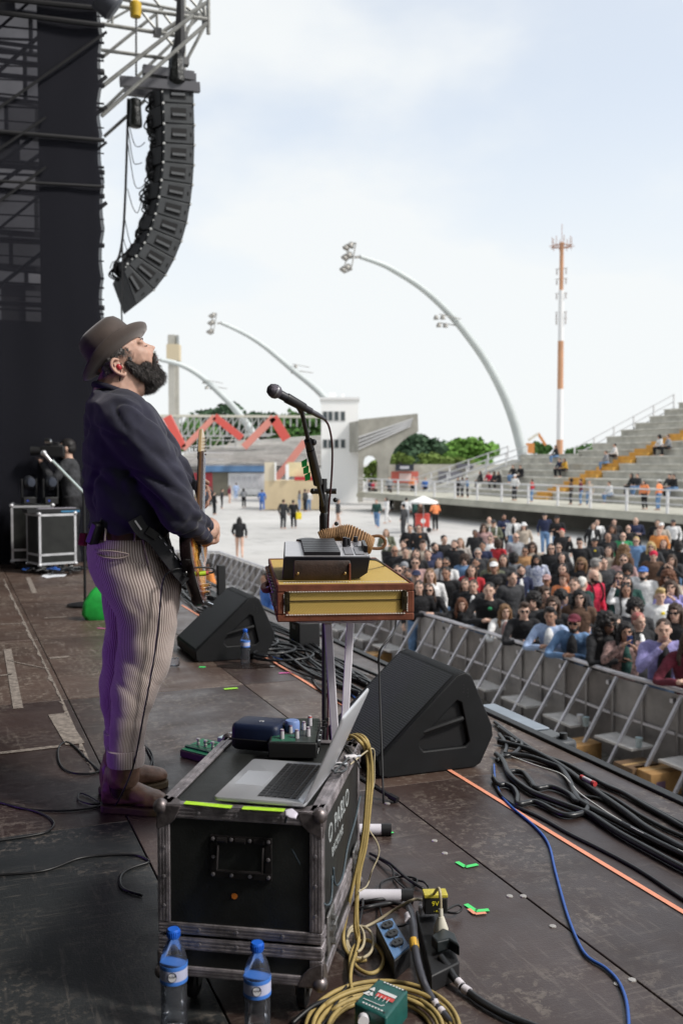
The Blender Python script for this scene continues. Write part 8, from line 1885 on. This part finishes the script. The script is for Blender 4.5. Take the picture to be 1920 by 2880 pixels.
CROWD = [
 # front row, leaning on the rail
 (A, 520, 955, 'rail', 'long', 'b', 'blk', 's', 'person with long hair and sunglasses leaning on the rail right beside the suitcase', 0, 'l', 1),
 (A, 775, 1110, 'rail', 'wavy', 'a', 'blk', '', 'person with long auburn hair in black resting forearms on the rail', 10, 'l', 1),
 (A, 1062, 960, 'rail', 'short', 'k', 'blk', '#grn', 'young person in black hoodie with tiny green chest print at the rail', 0, 'l', 1),
 (A, 1262, 1185, 'rail', 'wavy', 'lb', 'wht', '+pnk', 'person in white cardigan over pink shirt with wavy light hair at the rail', 15, 'l', 1),
 (A, 1455, 1165, 'rail', 'quiff', 'b', 'blk', 's', 'person in black jacket and sunglasses with a dark quiff leaning on the rail', 10, 'l', 1),
 (Bq, 210, 1235, 'rail', 'quiff', 'k', 'lbl', '+wht', 'person with dark hair in pale blue and white hoodie at the rail', 5, 'm', 1),
 (Bq, 400, 1290, 'rail', 'cap', 'mar', 'den', 'sB,+blk', 'bearded person in plum cap and denim jacket holding the rail', 5, 'm', 1),
 (Bq, 650, 1290, 'rail', 'bigcurl', 'k', 'blk', '', 'person with huge black curly hair hiding the face, in black at the rail', 40, 'd', 1),
 (Bq, 960, 1410, 'phone', 'wavy', 'k', 'flo', '+dgn', 'person in dark floral shirt lifting a phone at the rail', 20, 'm', 1),
 (Bq, 1405, 1370, 'mouth', 'short', 'b', 'lil', '+blk', 'person in lilac blue jacket with a hand pressed to the mouth at the rail', 10, 'l', 1),
 (Bq, 1640, 1500, 'rail', 'wavy', 'b', 'mar', '', 'person in wine red sleeves at the right edge of the rail', 10, 'l', 1),
 # second row
 (A, 355, 935, 'stand', 'long', 'k', 'blk', '', 'person with black hair hood framing a pale face beside the suitcase corner', 0, 'l', 0),
 (A, 885, 905, 'stand', 'long', 'b', 'blk', '', 'open mouthed person with brown hair behind the young one in the black hoodie', 0, 'l', 0),
 (A, 952, 925, 'hold', 'short', 'b', 'blk', '+wht', 'shouting short haired person in black and white top in the second row', 5, 'l', 0),
 (A, 1245, 925, 'stand', 'curly', 'k', 'navy', 's', 'person with bushy black curls and sunglasses in navy, second row', 0, 'l', 0),
 (A, 1395, 765, 'stand', 'short', 'k', 'navy', 'B,+wht', 'bearded person in navy jacket over white shirt looking left', 25, 'l', 0),
 (A, 895, 765, 'stand', 'long', 'b', 'red', '', 'long haired person in red jacket with head thrown back', 0, 'l', 0),
 (A, 640, 690, 'fold', 'short', 'k', 'wht', 'sB,=char', 'bearded person in white shirt and sunglasses with arms folded', 0, 'm', 0),
 (A, 458, 815, 'stand', 'long', 'lb', 'wht', '', 'fair person with long hair in white top left of the folded arms', 5, 'l', 0),
 (A, 348, 835, 'stand', 'cap', 'navy', 'blk', '#wht', 'person in navy cap bowing the head beside the suitcase', 0, 'l', 0),
 (A, 860, 655, 'stand', 'curly', 'b', 'den', 's', 'curly haired person in pale denim with sunglasses behind the red jacket', 0, 'l', 0),
 (A, 968, 690, 'stand', 'short', 'k', 'blk', 'B,+org', 'dark bearded person with orange scarf in the thick of the crowd', 0, 'm', 0),
 (A, 1185, 735, 'stand', 'cap', 'wht', 'blk', '', 'person in black hoodie wearing a white visor cap', 5, 'm', 0),
 (A, 1232, 650, 'stand', 'long', 'k', 'char', '', 'smiling person with black hair behind the white visor cap', 0, 'l', 0),
 (A, 235, 735, 'stand', 'beanie', 'gry', 'gry', 's', 'person in grey beanie and dark glasses near the suitcase', 0, 'l', 0),
 (A, 150, 765, 'stand', 'short', 'k', 'blk', 's', 'person in sunglasses just over the suitcase lid', 0, 'l', 0),
 (A, 222, 812, 'stand', 'short', 'k', 'brn', '', 'dark haired person half hidden by the suitcase corner', 0, 'm', 0),
 (A, 310, 685, 'stand', 'short', 'b', 'pnk', 's', 'person with short brown hair and dark glasses in pink', 0, 'l', 0),
 (A, 585, 685, 'stand', 'long', 'b', 'bei', '', 'person with brown hair in beige behind the folded arms', 0, 'l', 0),
 (A, 1385, 640, 'stand', 'curly', 'k', 'gry', '', 'person with a round black mop of hair seen from behind', 150, 'm', 0),
 (A, 1120, 700, 'stand', 'wavy', 'lb', 'olv', '', 'person with messy fair hair behind the white visor cap', 20, 'l', 0),
 # third row and beyond, left half
 (A, 40, 365, 'hold', 'long', 'lb', 'olv', '+wht', 'person with long fair hair in olive jacket at the left fringe of the crowd', 0, 'l', 0),
 (A, 250, 325, 'hold', 'short', 'k', 'blk', '', 'person in black jacket with short dark hair at the left fringe', 0, 'l', 0),
 (A, 388, 325, 'stand', 'short', 'k', 'blk', 's,#org', 'person in black with sunglasses and an orange lanyard', 0, 'l', 0),
 (A, 185, 495, 'stand', 'short', 'b', 'bei', '', 'short haired person in beige left of the crowd', 0, 'l', 0),
 (A, 135, 555, 'stand', 'bald', '', 'blk', 's', 'shaven headed person in black shirt and sunglasses left of the crowd', 0, 'm', 0),
 (A, 212, 575, 'stand', 'short', 'k', 'blk', '', 'dark haired person in black beside the shaven head', 0, 'l', 0),
 (A, 350, 595, 'stand', 'long', 'b', 'blk', '', 'person tilting the head with long brown hair on one side', 10, 'l', 0),
 (A, 415, 500, 'stand', 'quiff', 'b', 'bei', '', 'person with tousled brown hair behind the tilted head', 0, 'l', 0),
 (A, 532, 520, 'stand', 'short', 'k', 'navy', 'B', 'tall person in navy shirt seen in profile', 35, 'l', 0),
 (A, 612, 440, 'stand', 'bun', 'k', 'blk', '', 'person in black turtleneck with tied hair in profile', 30, 'l', 0),
 (A, 745, 495, 'stand', 'short', 'b', 'blk', 'B', 'person in black looking down, brown hair', 0, 'l', 0),
 (A, 805, 470, 'stand', 'long', 'lb', 'prt', '', 'fair person in mottled jacket right of the one looking down', 0, 'l', 0),
 (A, 958, 375, 'stand', 'short', 'k', 'blk', '', 'dark skinned person in plain black shirt in the upper crowd', 0, 'd', 0),
 (A, 1040, 315, 'stand', 'wavy', 'b', 'pnk', 's', 'person in dusty pink with big sunglasses in the upper crowd', 0, 'l', 0),
 (A, 1100, 235, 'stand', 'bald', '', 'bei', '', 'bald person in beige at the back of the crowd', 0, 'l', 0),
 (A, 1148, 270, 'fold', 'cap', 'char', 'olv', 's,=wht', 'person in dark cap with white strap across an olive jacket', 0, 'l', 0),
 (A, 1262, 205, 'fold', 'short', 'k', 'navy', 'B,#wht', 'bearded person in navy shirt with white print at the back', 20, 'm', 0),
 (A, 1355, 235, 'stand', 'short', 'k', 'wht', 's,+blk', 'person in white jacket over black with sunglasses at the back', 0, 'l', 0),
 (A, 1462, 300, 'stand', 'bucket', 'wht', 'bei', 'L', 'person in white bucket hat with long fair hair', 0, 'l', 0),
 (A, 1362, 420, 'stand', 'bald', '', 'gry', 's', 'shaven person in grey shirt seen in profile', 35, 'l', 0),
 (A, 1112, 440, 'stand', 'short', 'k', 'wht', 's', 'person in white shirt and sunglasses left of the big curls', 0, 'l', 0),
 (A, 1205, 490, 'stand', 'curly', 'b', 'red', '', 'person with brown curls seen from behind in red and white', 160, 'l', 0),
 (A, 1010, 505, 'stand', 'short', 'k', 'navy', '', 'person in navy half hidden in the upper middle crowd', 0, 'm', 0),
 (A, 1005, 580, 'stand', 'short', 'g', 'char', 's', 'grey haired person with glasses in charcoal', 0, 'l', 0),
 (A, 1455, 565, 'stand', 'bun', 'k', 'tan', 's', 'person in tan brown top with sunglasses', 0, 'm', 0),
 (A, 1540, 520, 'stand', 'wavy', 'b', 'bei', 's', 'person with long brown hair beside the tan top', 0, 'l', 0),
 # right half
 (Bq, 125, 195, 'stand', 'cap', 'blk', 'navy', '', 'tall person in navy jacket and black cap standing apart at the back', 0, 'l', 0),
 (Bq, 265, 225, 'hold', 'cap', 'blk', 'blk', '', 'person in black cap and black top beside the tall navy jacket', 0, 'm', 0),
 (Bq, 318, 365, 'stand', 'short', 'red', 'blk', '', 'person with dyed red hair in black', 0, 'l', 0),
 (Bq, 215, 535, 'stand', 'long', 'k', 'blk', 's', 'person in black with straight hair and sunglasses beside another pair of sunglasses', 0, 'l', 0),
 (Bq, 280, 520, 'stand', 'short', 'b', 'char', 's', 'short haired person in charcoal with sunglasses', 0, 'l', 0),
 (Bq, 325, 625, 'stand', 'long', 'k', 'blk', '', 'person with long black hair and open mouth in black', 0, 'l', 0),
 (Bq, 512, 475, 'raise', 'quiff', 'k', 'blk', 's', 'person in black shirt raising one arm with a phone', 0, 'l', 0),
 (Bq, 642, 465, 'stand', 'cap', 'blk', 'char', '#yel', 'person in black cap and black shirt with yellow round print', 0, 'm', 0),
 (Bq, 605, 295, 'stand', 'long', 'k', 'blk', '+wht', 'person in black jacket over white with long black hair', 0, 'l', 0),
 (Bq, 650, 260, 'stand', 'short', 'b', 'wht', '', 'person in white behind the black jacket over white', 0, 'l', 0),
 (Bq, 845, 255, 'stand', 'long', 'k', 'blk', '', 'person with very long dark hair at the back', 10, 'l', 0),
 (Bq, 812, 325, 'stand', 'wavy', 'b', 'char', '', 'person with brown wavy hair before the very long dark hair', 0, 'm', 0),
 (Bq, 772, 415, 'stand', 'bald', '', 'blk', '', 'buzz cut person in black in the right upper crowd', 20, 'm', 0),
 (Bq, 1010, 325, 'stand', 'bald', '', 'blk', 's', 'shaven person in black with glasses in the right upper crowd', 0, 'l', 0),
 (Bq, 1070, 245, 'fold', 'bald', '', 'navy', '', 'bald person in navy shirt with folded arms at the back', 0, 'l', 0),
 (Bq, 942, 410, 'stand', 'bald', '', 'grn', 's,+wht', 'bald person in green jacket and glasses', 0, 'l', 0),
 (Bq, 1095, 455, 'stand', 'short', 'y', 'den', 's', 'blond person in blue denim with orange tinted glasses', 0, 'l', 0),
 (Bq, 790, 565, 'stand', 'long', 'b', 'bei', '', 'person in cream jacket with straight hair drawn back', 0, 'l', 0),
 (Bq, 960, 560, 'stand', 'bigcurl', 'lb', 'brn', '', 'person with a great bush of brown hair', 150, 'l', 0),
 (Bq, 940, 655, 'stand', 'short', 'b', 'pnk', 's', 'person in pink with tinted glasses under the bush of brown hair', 0, 'l', 0),
 (Bq, 1280, 265, 'stand', 'short', 'k', 'blk', '', 'slim person in black at the back right', 0, 'l', 0),
 (Bq, 1348, 300, 'stand', 'cap', 'wht', 'bei', '', 'person in white cap at the back right', 0, 'l', 0),
 (Bq, 1325, 355, 'stand', 'short', 'a', 'org', '', 'person in rust orange jacket at the back right', 10, 'l', 0),
 (Bq, 1465, 265, 'stand', 'cap', 'char', 'wht', '', 'person in white sleeveless top and dark cap at the far right back', 0, 'm', 0),
 (Bq, 1340, 485, 'stand', 'long', 'a', 'blk', '', 'person with ginger hair in black at the right', 0, 'l', 0),
 (Bq, 1255, 515, 'stand', 'wavy', 'y', 'char', 's', 'blond wavy haired person with glasses at the right', 0, 'l', 0),
 (Bq, 1490, 515, 'stand', 'curly', 'k', 'blk', '', 'person with black afro at the right seen from behind', 140, 'd', 0),
 (Bq, 1235, 610, 'stand', 'beanie', 'crim', 'brn', '', 'person in crimson knitted hat', 0, 'l', 0),
 (Bq, 1462, 655, 'phone', 'wavy', 'b', 'blk', '', 'person with brown fringe lifting hands to the face at the right', 0, 'l', 0),
 (Bq, 755, 690, 'stand', 'short', 'k', 'char', '', 'dark haired person in charcoal looking left in the middle', 30, 'l', 0),
 (Bq, 482, 690, 'stand', 'wavy', 'lb', 'blk', 's', 'person with honey curls and sunglasses', 0, 'm', 0),
 (Bq, 620, 700, 'stand', 'fringe', 'g', 'bei', '', 'person with ash grey hair turned away', 120, 'l', 0),
 (Bq, 265, 755, 'stand', 'long', 'k', 'blk', 'B', 'person with long black hair and moustache in black', 0, 'l', 0),
 (Bq, 320, 860, 'stand', 'fringe', 'a', 'neon', '+wht', 'person with brown bob in orange vest over white', -25, 'l', 0),
 (Bq, 58, 650, 'stand', 'wavy', 'k', 'pat', 'B', 'bearded person with long dark curls in blue patterned shirt', 0, 'm', 0),
 (Bq, 130, 870, 'stand', 'cap', 'pnk', 'blk', '', 'person in white and pink cap with face in shadow', 0, 'm', 0),
 (Bq, 95, 1005, 'stand', 'wavy', 'b', 'brn', '', 'person with brown curls in profile above the rail', 30, 'l', 0),
 (Bq, 445, 1050, 'stand', 'wavy', 'k', 'brn', '', 'pale person with long black curls in the second row', 0, 'l', 0),
 (Bq, 520, 905, 'stand', 'short', 'w', 'dgn', '', 'white blond person in dark green seen from behind', 150, 'l', 0),
 (Bq, 612, 820, 'stand', 'bald', '', 'crim', 'B,=blk', 'bald bearded person in bright red shirt with black backpack straps', 45, 'l', 0),
 (Bq, 903, 835, 'phone', 'long', 'k', 'blk', 's', 'person holding up a phone with both hands, blue cloth on the arms', 0, 'l', 0),
 (Bq, 1002, 765, 'stand', 'curly', 'k', 'gry', 'sB', 'curly black haired person in sunglasses left of the blue cap', 0, 'm', 0),
 (Bq, 1010, 890, 'stand', 'long', 'k', 'dgn', 's', 'person with black hair and sunglasses in dark green', 0, 'l', 0),
 (Bq, 1165, 800, 'stand', 'cap', 'blu', 'wht', 'B', 'bearded person in blue cap and loose white shirt', 0, 'l', 0),
 (Bq, 1402, 835, 'stand', 'bigcurl', 'a', 'bei', 's', 'person with red curls and sunglasses at the right', 0, 'l', 0),
 (Bq, 982, 975, 'raise', 'long', 'k', 'wht', '=char', 'person in white top with dark hair raising a hand', 10, 'm', 0),
 (Bq, 1302, 1030, 'stand', 'quiff', 'y', 'wht', '#yel', 'blond young person in white print shirt with a tote strap', 20, 'l', 0),
 (Bq, 1485, 950, 'phone', 'wavy', 'b', 'lil', '', 'person in lilac with brown fringe drinking at the right', 0, 'l', 0),
 (Bq, 1052, 1165, 'stand', 'curly', 'k', 'char', '', 'person with short dark curls behind the dyed hair', 20, 'l', 0),
 (Bq, 842, 1310, 'hold', 'long', 'k', 'char', '', 'smiling person with glasses behind the raised phone', 10, 'l', 0),
 (Bq, 1065, 1290, 'stand', 'dye', '', 'blk', '+wht', 'person with bleached hair dyed in red blotches, black top, at the rail', 40, 'l', 0),
 (Bq, 1515, 1205, 'stand', 'wavy', 'b', 'blk', 's', 'person with brown waves and sunglasses at the right edge', 0, 'l', 0),
 (Bq, 420, 920, 'stand', 'short', 'b', 'char', '', 'small face between the orange vest and the white blond hair', 0, 'l', 0),
 (Bq, 45, 1090, 'stand', 'curly', 'k', 'char', '', 'person with black curls in charcoal above the denim jacket', 0, 'l', 0),
 (Bq, 185, 1120, 'stand', 'wavy', 'b', 'blk', '', 'person with brown hair in black behind the pale blue hoodie', 0, 'l', 0),
 (Bq, 300, 1060, 'stand', 'curly', 'k', 'blu', '', 'person in bright blue with black curls in the second row', 60, 'l', 0),
 (Bq, 1470, 640, 'stand', 'short', 'k', 'char', '', 'person in charcoal beyond the lifted hands at the right', 0, 'l', 0),
 (A, 700, 790, 'stand', 'short', 'k', 'blk', '', 'dark haired person in black between white shirt and red jacket', 0, 'm', 0),
 (A, 1310, 840, 'stand', 'bun', 'k', 'char', '', 'person with hair tied up behind the bushy curls', 40, 'l', 0),
 (A, 470, 600, 'stand', 'short', 'b', 'navy', '', 'person in navy between the tilted head and the tall profile', 0, 'l', 0),
]
FRONT = []
for (org, x, y, ps, hair, hc, top, ex, label, turn, skin, fr) in CROWD:
    b, sc = crowd(org, x, y, ps, hair, hc, top, ex, label, turn, skin, 'blk' if rc_.random() < .6 else 'den', None, bool(fr))
    if fr: FRONT.append((b.location.copy(), label))
    if ps == 'phone' and 'fringe' not in label:
        o = b.matrix_basis @ Vector((.36, -.01, 1.53)); t = thing('mobile_phone', 'phone held up by the '+label.split(' lifting')[0].split(' holding')[0], 'phone', o, b.rotation_euler.z); obj('body', box(MB(), (0, 0, .02), (.010, .075, .15)), mat('phone_blue', (.02, .05, .16), .3), t, bevel=.003); obj('camera_bump', box(MB(), (.0065, -.018, .07), (.004, .022, .028)), BLACK, t)
used_ = set()
for t, n, L in bars:
    c = t.location+Vector((math.cos(t.rotation_euler.z), math.sin(t.rotation_euler.z), 0))*L/2; q = min(FRONT, key=lambda f: (f[0]-c).length)
    if (q[0]-c).length < 1.1 and q[1] not in used_: used_.add(q[1]); t['label'] = 'crowd barrier section below the '+' '.join(q[1].split()[:9]).replace(' leaning on', '')
    elif c.x < 1.5: t['label'] = 'aluminium crowd barrier section behind the suitcase stand'
    else: t['label'] = 'aluminium crowd barrier section between two leaning listeners'
# people crossing the plaza: pixel of the feet
k8 = 740/1568.0
WALK = [(65, 772, 'stand', 'short', 'k', 'char', 'blk', 'distant walker half hidden by the singer\'s hand'), (93, 822, 'stand', 'short', 'k', 'blk', 'blk', 'distant person in black standing right of the singer\'s hand'), (135, 785, 'fold', 'short', 'k', 'char', 'blk', 'distant person in charcoal among the far group'), (182, 752, 'stand', 'long', 'b', 'mar', 'none', 'distant person in maroon dress on the plaza'), (217, 730, 'stand', 'short', 'b', 'lbl', 'lbl', 'distant person in pale blue on the plaza'), (268, 780, 'fold', 'long', 'k', 'gry', 'blk', 'distant person in grey top and black trousers'), (376, 800, 'walk', 'short', 'k', 'blu', 'blu', 'distant person in bright blue outfit by the beige kiosk'), (500, 906, 'stand', 'short', 'b', 'char', 'char', 'left person of the dark pair before the beige kiosk'), (564, 902, 'stand', 'short', 'k', 'blk', 'blk', 'right person of the dark pair carrying a yellow bag'), (631, 803, 'stand', 'short', 'b', 'char', 'blk', 'distant person leaning near the kiosk front'), (652, 800, 'stand', 'short', 'b', 'wht', 'den', 'distant person in white and jeans at the kiosk front'), (597, 800, 'stand', 'long', 'b', 'gry', 'lbl', 'distant person in pale clothes left at the kiosk front'), (826, 905, 'walk', 'bun', 'k', 'char', 'none', 'bare legged person in dark coat walking right of the stand'), (1060, 900, 'walk', 'short', 'k', 'dgn', 'den', 'person in dark top and jeans walking on the plaza'), (1118, 872, 'walk', 'long', 'k', 'wht', 'wht', 'person in white clothes on the plaza'), (242, 1082, 'walk', 'long', 'k', 'blk', 'none', 'bare legged person in black jacket and shorts walking near the barrier'), (1406, 915, 'hold', 'beanie', 'neon', 'neon', 'blk', 'person in bright orange hooded coat beside the parasol'), (1232, 880, 'stand', 'bun', 'k', 'wht', 'gry', 'person with white backpack walking away left of the parasol'), (1214, 952, 'stand', 'cap', 'blk', 'char', 'char', 'person in charcoal with cap at the left fringe'), (1145, 800, 'stand', 'short', 'b', 'bei', 'blk', 'distant person in beige by the concrete column'), (1280, 910, 'hold', 'short', 'k', 'dgn', 'blk', 'vendor in dark green under the parasol'), (1318, 925, 'stand', 'short', 'b', 'brn', 'blk', 'vendor in brown behind the red ice box')]
for x, y, ps, hair, hc, top, bot, label in WALK:
    p = onz(560+x*k8, 1060+y*k8, GZ); person(Vector((p.x, p.y, GZ)), rc_.uniform(-3.1, 3.1) if 'walking away' not in label else R(80), ps, hair, hc, top, '', label, 'people crossing the plaza', rc_.uniform(.95, 1.05), bot, 'l', False)
p = onz(560+578*k8, 1060+850*k8, GZ+.8); p = onz(560+564*k8, 1060+902*k8, GZ)
t = thing('shopping_bag', 'bright yellow bag hanging from the hand of the dark pair\'s right person', 'bag', Vector((p.x+.30, p.y-.1, GZ+.75)), .3); obj('body', box(MB(), (0, 0, 0), (.34, .12, .42)), cm('yel'), t, bevel=.02)
for s in (-1, 1): obj('handle', tube(MB(), [(-.08, s*.05, .2), (-.06, s*.05, .3), (.06, s*.05, .3), (.08, s*.05, .2)], .008, 5), cm('yel'), t)
# people on the right grandstand
k4 = 720/1568.0
def row_z(a):
    return None
SEAT = [(335, 540, 'sit', 'long', 'k', 'blk', '', 'seated person in black at the left end of the stand'), (383, 530, 'sit', 'short', 'k', 'crim', '', 'seated person in red at the left end of the stand'), (418, 562, 'sit', 'wavy', 'b', 'char', '', 'seated person with brown hair below the red one'), (448, 565, 'sit', 'long', 'k', 'blk', '', 'seated person in black with bare arms beside the brown hair'), (532, 495, 'sit', 'short', 'k', 'blk', '', 'left seated person of the black shirted pair on the stand'), (580, 498, 'sit', 'short', 'k', 'blk', 's', 'right seated person of the black shirted pair in jeans'), (795, 410, 'sit', 'long', 'k', 'blk', '', 'lone seated person in black high on the stand'), (820, 462, 'sit', 'short', 'k', 'navy', '', 'seated person in navy beside the mustard coat'), (852, 475, 'sit', 'long', 'b', 'mus', '', 'seated person in mustard yellow coat'), (1105, 410, 'sit', 'short', 'b', 'gry', '', 'seated person in grey stretched out on the stand'), (1155, 400, 'sit', 'short', 'k', 'wht', '', 'seated person in white by the orange stair'), (1435, 340, 'sit', 'curly', 'k', 'wht', '', 'seated person with afro hair high on the stand'), (1485, 345, 'sit', 'short', 'b', 'gry', '', 'seated person in grey jacket beside the afro hair'), (1130, 628, 'sit', 'short', 'b', 'wht', '', 'seated person in white low on the stand behind the rail'), (1260, 590, 'sit', 'long', 'k', 'blk', '', 'seated person in black behind the rail near the vests'), (1290, 580, 'sit', 'short', 'k', 'char', '', 'seated person in charcoal behind the rail near the vests'), (1490, 568, 'sit', 'short', 'k', 'char', '', 'seated person in charcoal at the right end behind the rail'), (1522, 590, 'sit', 'short', 'k', 'blk', '', 'seated person in black at the right end behind the rail')]
def on_stand(u, v, hz):
    """first point along the sight line whose head height fits the stand profile"""
    d = ray(u, v); lo_ = None; t = 30.0
    while t < 90:
        P_ = CAM+d*t; c = P_.dot(RV)
        ground = ZW if c < 36.6 else ZW+RH*(int((c-36.6)/RD)+1)
        if c > 32.4 and P_.z-ground <= hz: return Vector((P_.x, P_.y, ground))
        t += .05
    return None
for x, y, ps, hair, hc, top, ex, label in SEAT:
    u, v = 1200+x*k4, 1100+(y-32)*k4; g_ = on_stand(u, v, 1.17-.44)
    if g_ is None: continue
    person(g_-Vector((0, 0, .47)), ANG+math.pi+rc_.uniform(-.4, .4), ps, hair, hc, top, ex, label, 'people on the right grandstand', 1.0, rc_.choice(('blk', 'den', 'blk')), 'l', False)
STND = [(190, 560, 'short', 'k', 'blk', '', 'standing person in black at the left of the walkway'), (215, 562, 'long', 'b', 'gry', '', 'standing person in grey at the left of the walkway'), (250, 562, 'short', 'k', 'den', '', 'standing person in denim at the left of the walkway'), (535, 535, 'cap', 'wht', 'wht', '', 'person all in white with white cap on the walkway'), (640, 570, 'short', 'k', 'red', '', 'small person in red and black on the walkway'), (880, 560, 'curly', 'k', 'brn', '', 'person in brown with dark curls on the walkway'), (940, 560, 'short', 'k', 'mar', '', 'person in maroon on the walkway'), (990, 570, 'short', 'b', 'bei', '', 'person in cream on the walkway beside the maroon one'), (1335, 572, 'long', 'k', 'neon', '', 'steward with dark hair in orange vest on the walkway'), (1413, 568, 'cap', 'wht', 'neon', '', 'steward in white cap and orange vest on the walkway')]
for x, y, hair, hc, top, ex, label in STND:
    u, v = 1200+x*k4, 1100+(y-12)*k4; d = ray(u, v); P_ = CAM+d*(33.4/d.dot(RV)); sc = max(.8, min(1.12, (P_.z-ZW)/1.615))
    person(Vector((P_.x, P_.y, ZW)), ANG+math.pi+rc_.uniform(-1.2, 1.2), 'stand', hair, hc, top, ex, label, 'people on the right grandstand', sc, rc_.choice(('blk', 'den', 'char')), 'l', False)
FARP = [(1270, 600, 'neon', 'far person in orange before the red banner'), (1345, 610, 'blu', 'far person in blue right of the red banner'), (1012, 620, 'navy', 'far person in navy inside the arched opening'), (1035, 625, 'crim', 'far person in red inside the arched opening'), (1050, 630, 'bei', 'far person in beige inside the arched opening'), (1135, 605, 'gry', 'far person in grey beside the concrete column')]
for x, y, top, label in FARP:
    u, v = 560+x*k8, 1060+y*k8; P_ = atd(u, v, 97 if u < 1065 else 84); person(Vector((P_.x, P_.y, P_.z-1.6)), -1.5, 'stand', 'short', 'k', top, '', label, 'far people beyond the plaza', 1.0, 'blk', 'l', False)
# crew: steward in the pit, person in blue by the barrier, cameraman upstage
P_ = atd(592, 1590, 21.4); person(Vector((P_.x, P_.y, GZ)), R(200), 'stand', 'short', 'k', 'org', '', 'dark haired steward in orange shirt standing in the pit behind the guitar', None, 1.05, 'blk', 'd', True)
P_ = atd(748, 1600, 20.0); person(Vector((P_.x, P_.y, GZ)), R(200), 'stand', 'short', 'k', 'blu', '', 'person in blue in the pit mostly hidden by the suitcase', None, .97, 'blu', 'm', False)
P_ = atd(205, 1262, 12.9); cmn = person(Vector((P_.x, P_.y, P_.z-1.615*.98)), R(185), 'phone', 'short', 'k', 'char', '', 'camera operator in black filming at the far wing by the scrim', None, .98, 'blk', 'l', True)
vc = thing('video_camera', 'black shoulder video camera with shiny top light held by the operator', 'camera', atd(150, 1270, 12.7), R(185)); vc.scale = (.85, .85, .85)
obj('body', box(MB(), (0, 0, 0), (.34, .13, .17)), BLACK, vc, bevel=.015); obj('lens', cyl(MB(), (.17, 0, .01), (.32, 0, .01), .06, 14, .07), BLACK, vc); obj('viewfinder', box(MB(), (-.05, -.09, .08), (.14, .06, .06)), BLACK, vc, bevel=.01); obj('top_light', lathe(MB(), [(.02, -.05), (.05, -.03), (.055, .05)], (.06, 0, .15), 12, rot=ry(R(90))), CHROME, vc); obj('handle', tube(MB(), [(-.1, 0, .08), (-.08, 0, .13), (.0, 0, .13), (.03, 0, .08)], .012, 6), BLACK, vc)
rs_ = thing('camera_riser', 'black riser the camera operator stands on behind the road cases', 'platform', Vector((cmn.location.x, cmn.location.y, 0)), ANG); obj('deck', box(MB(), (0, 0, cmn.location.z-.02), (1.0, .6, .04)), BLACK, rs_)
for x in (-.45, .45):
    for y in (-.25, .25): obj('leg', box(MB(), (x, y, (cmn.location.z-.04)/2), (.05, .05, cmn.location.z-.04)), BLACK, rs_)
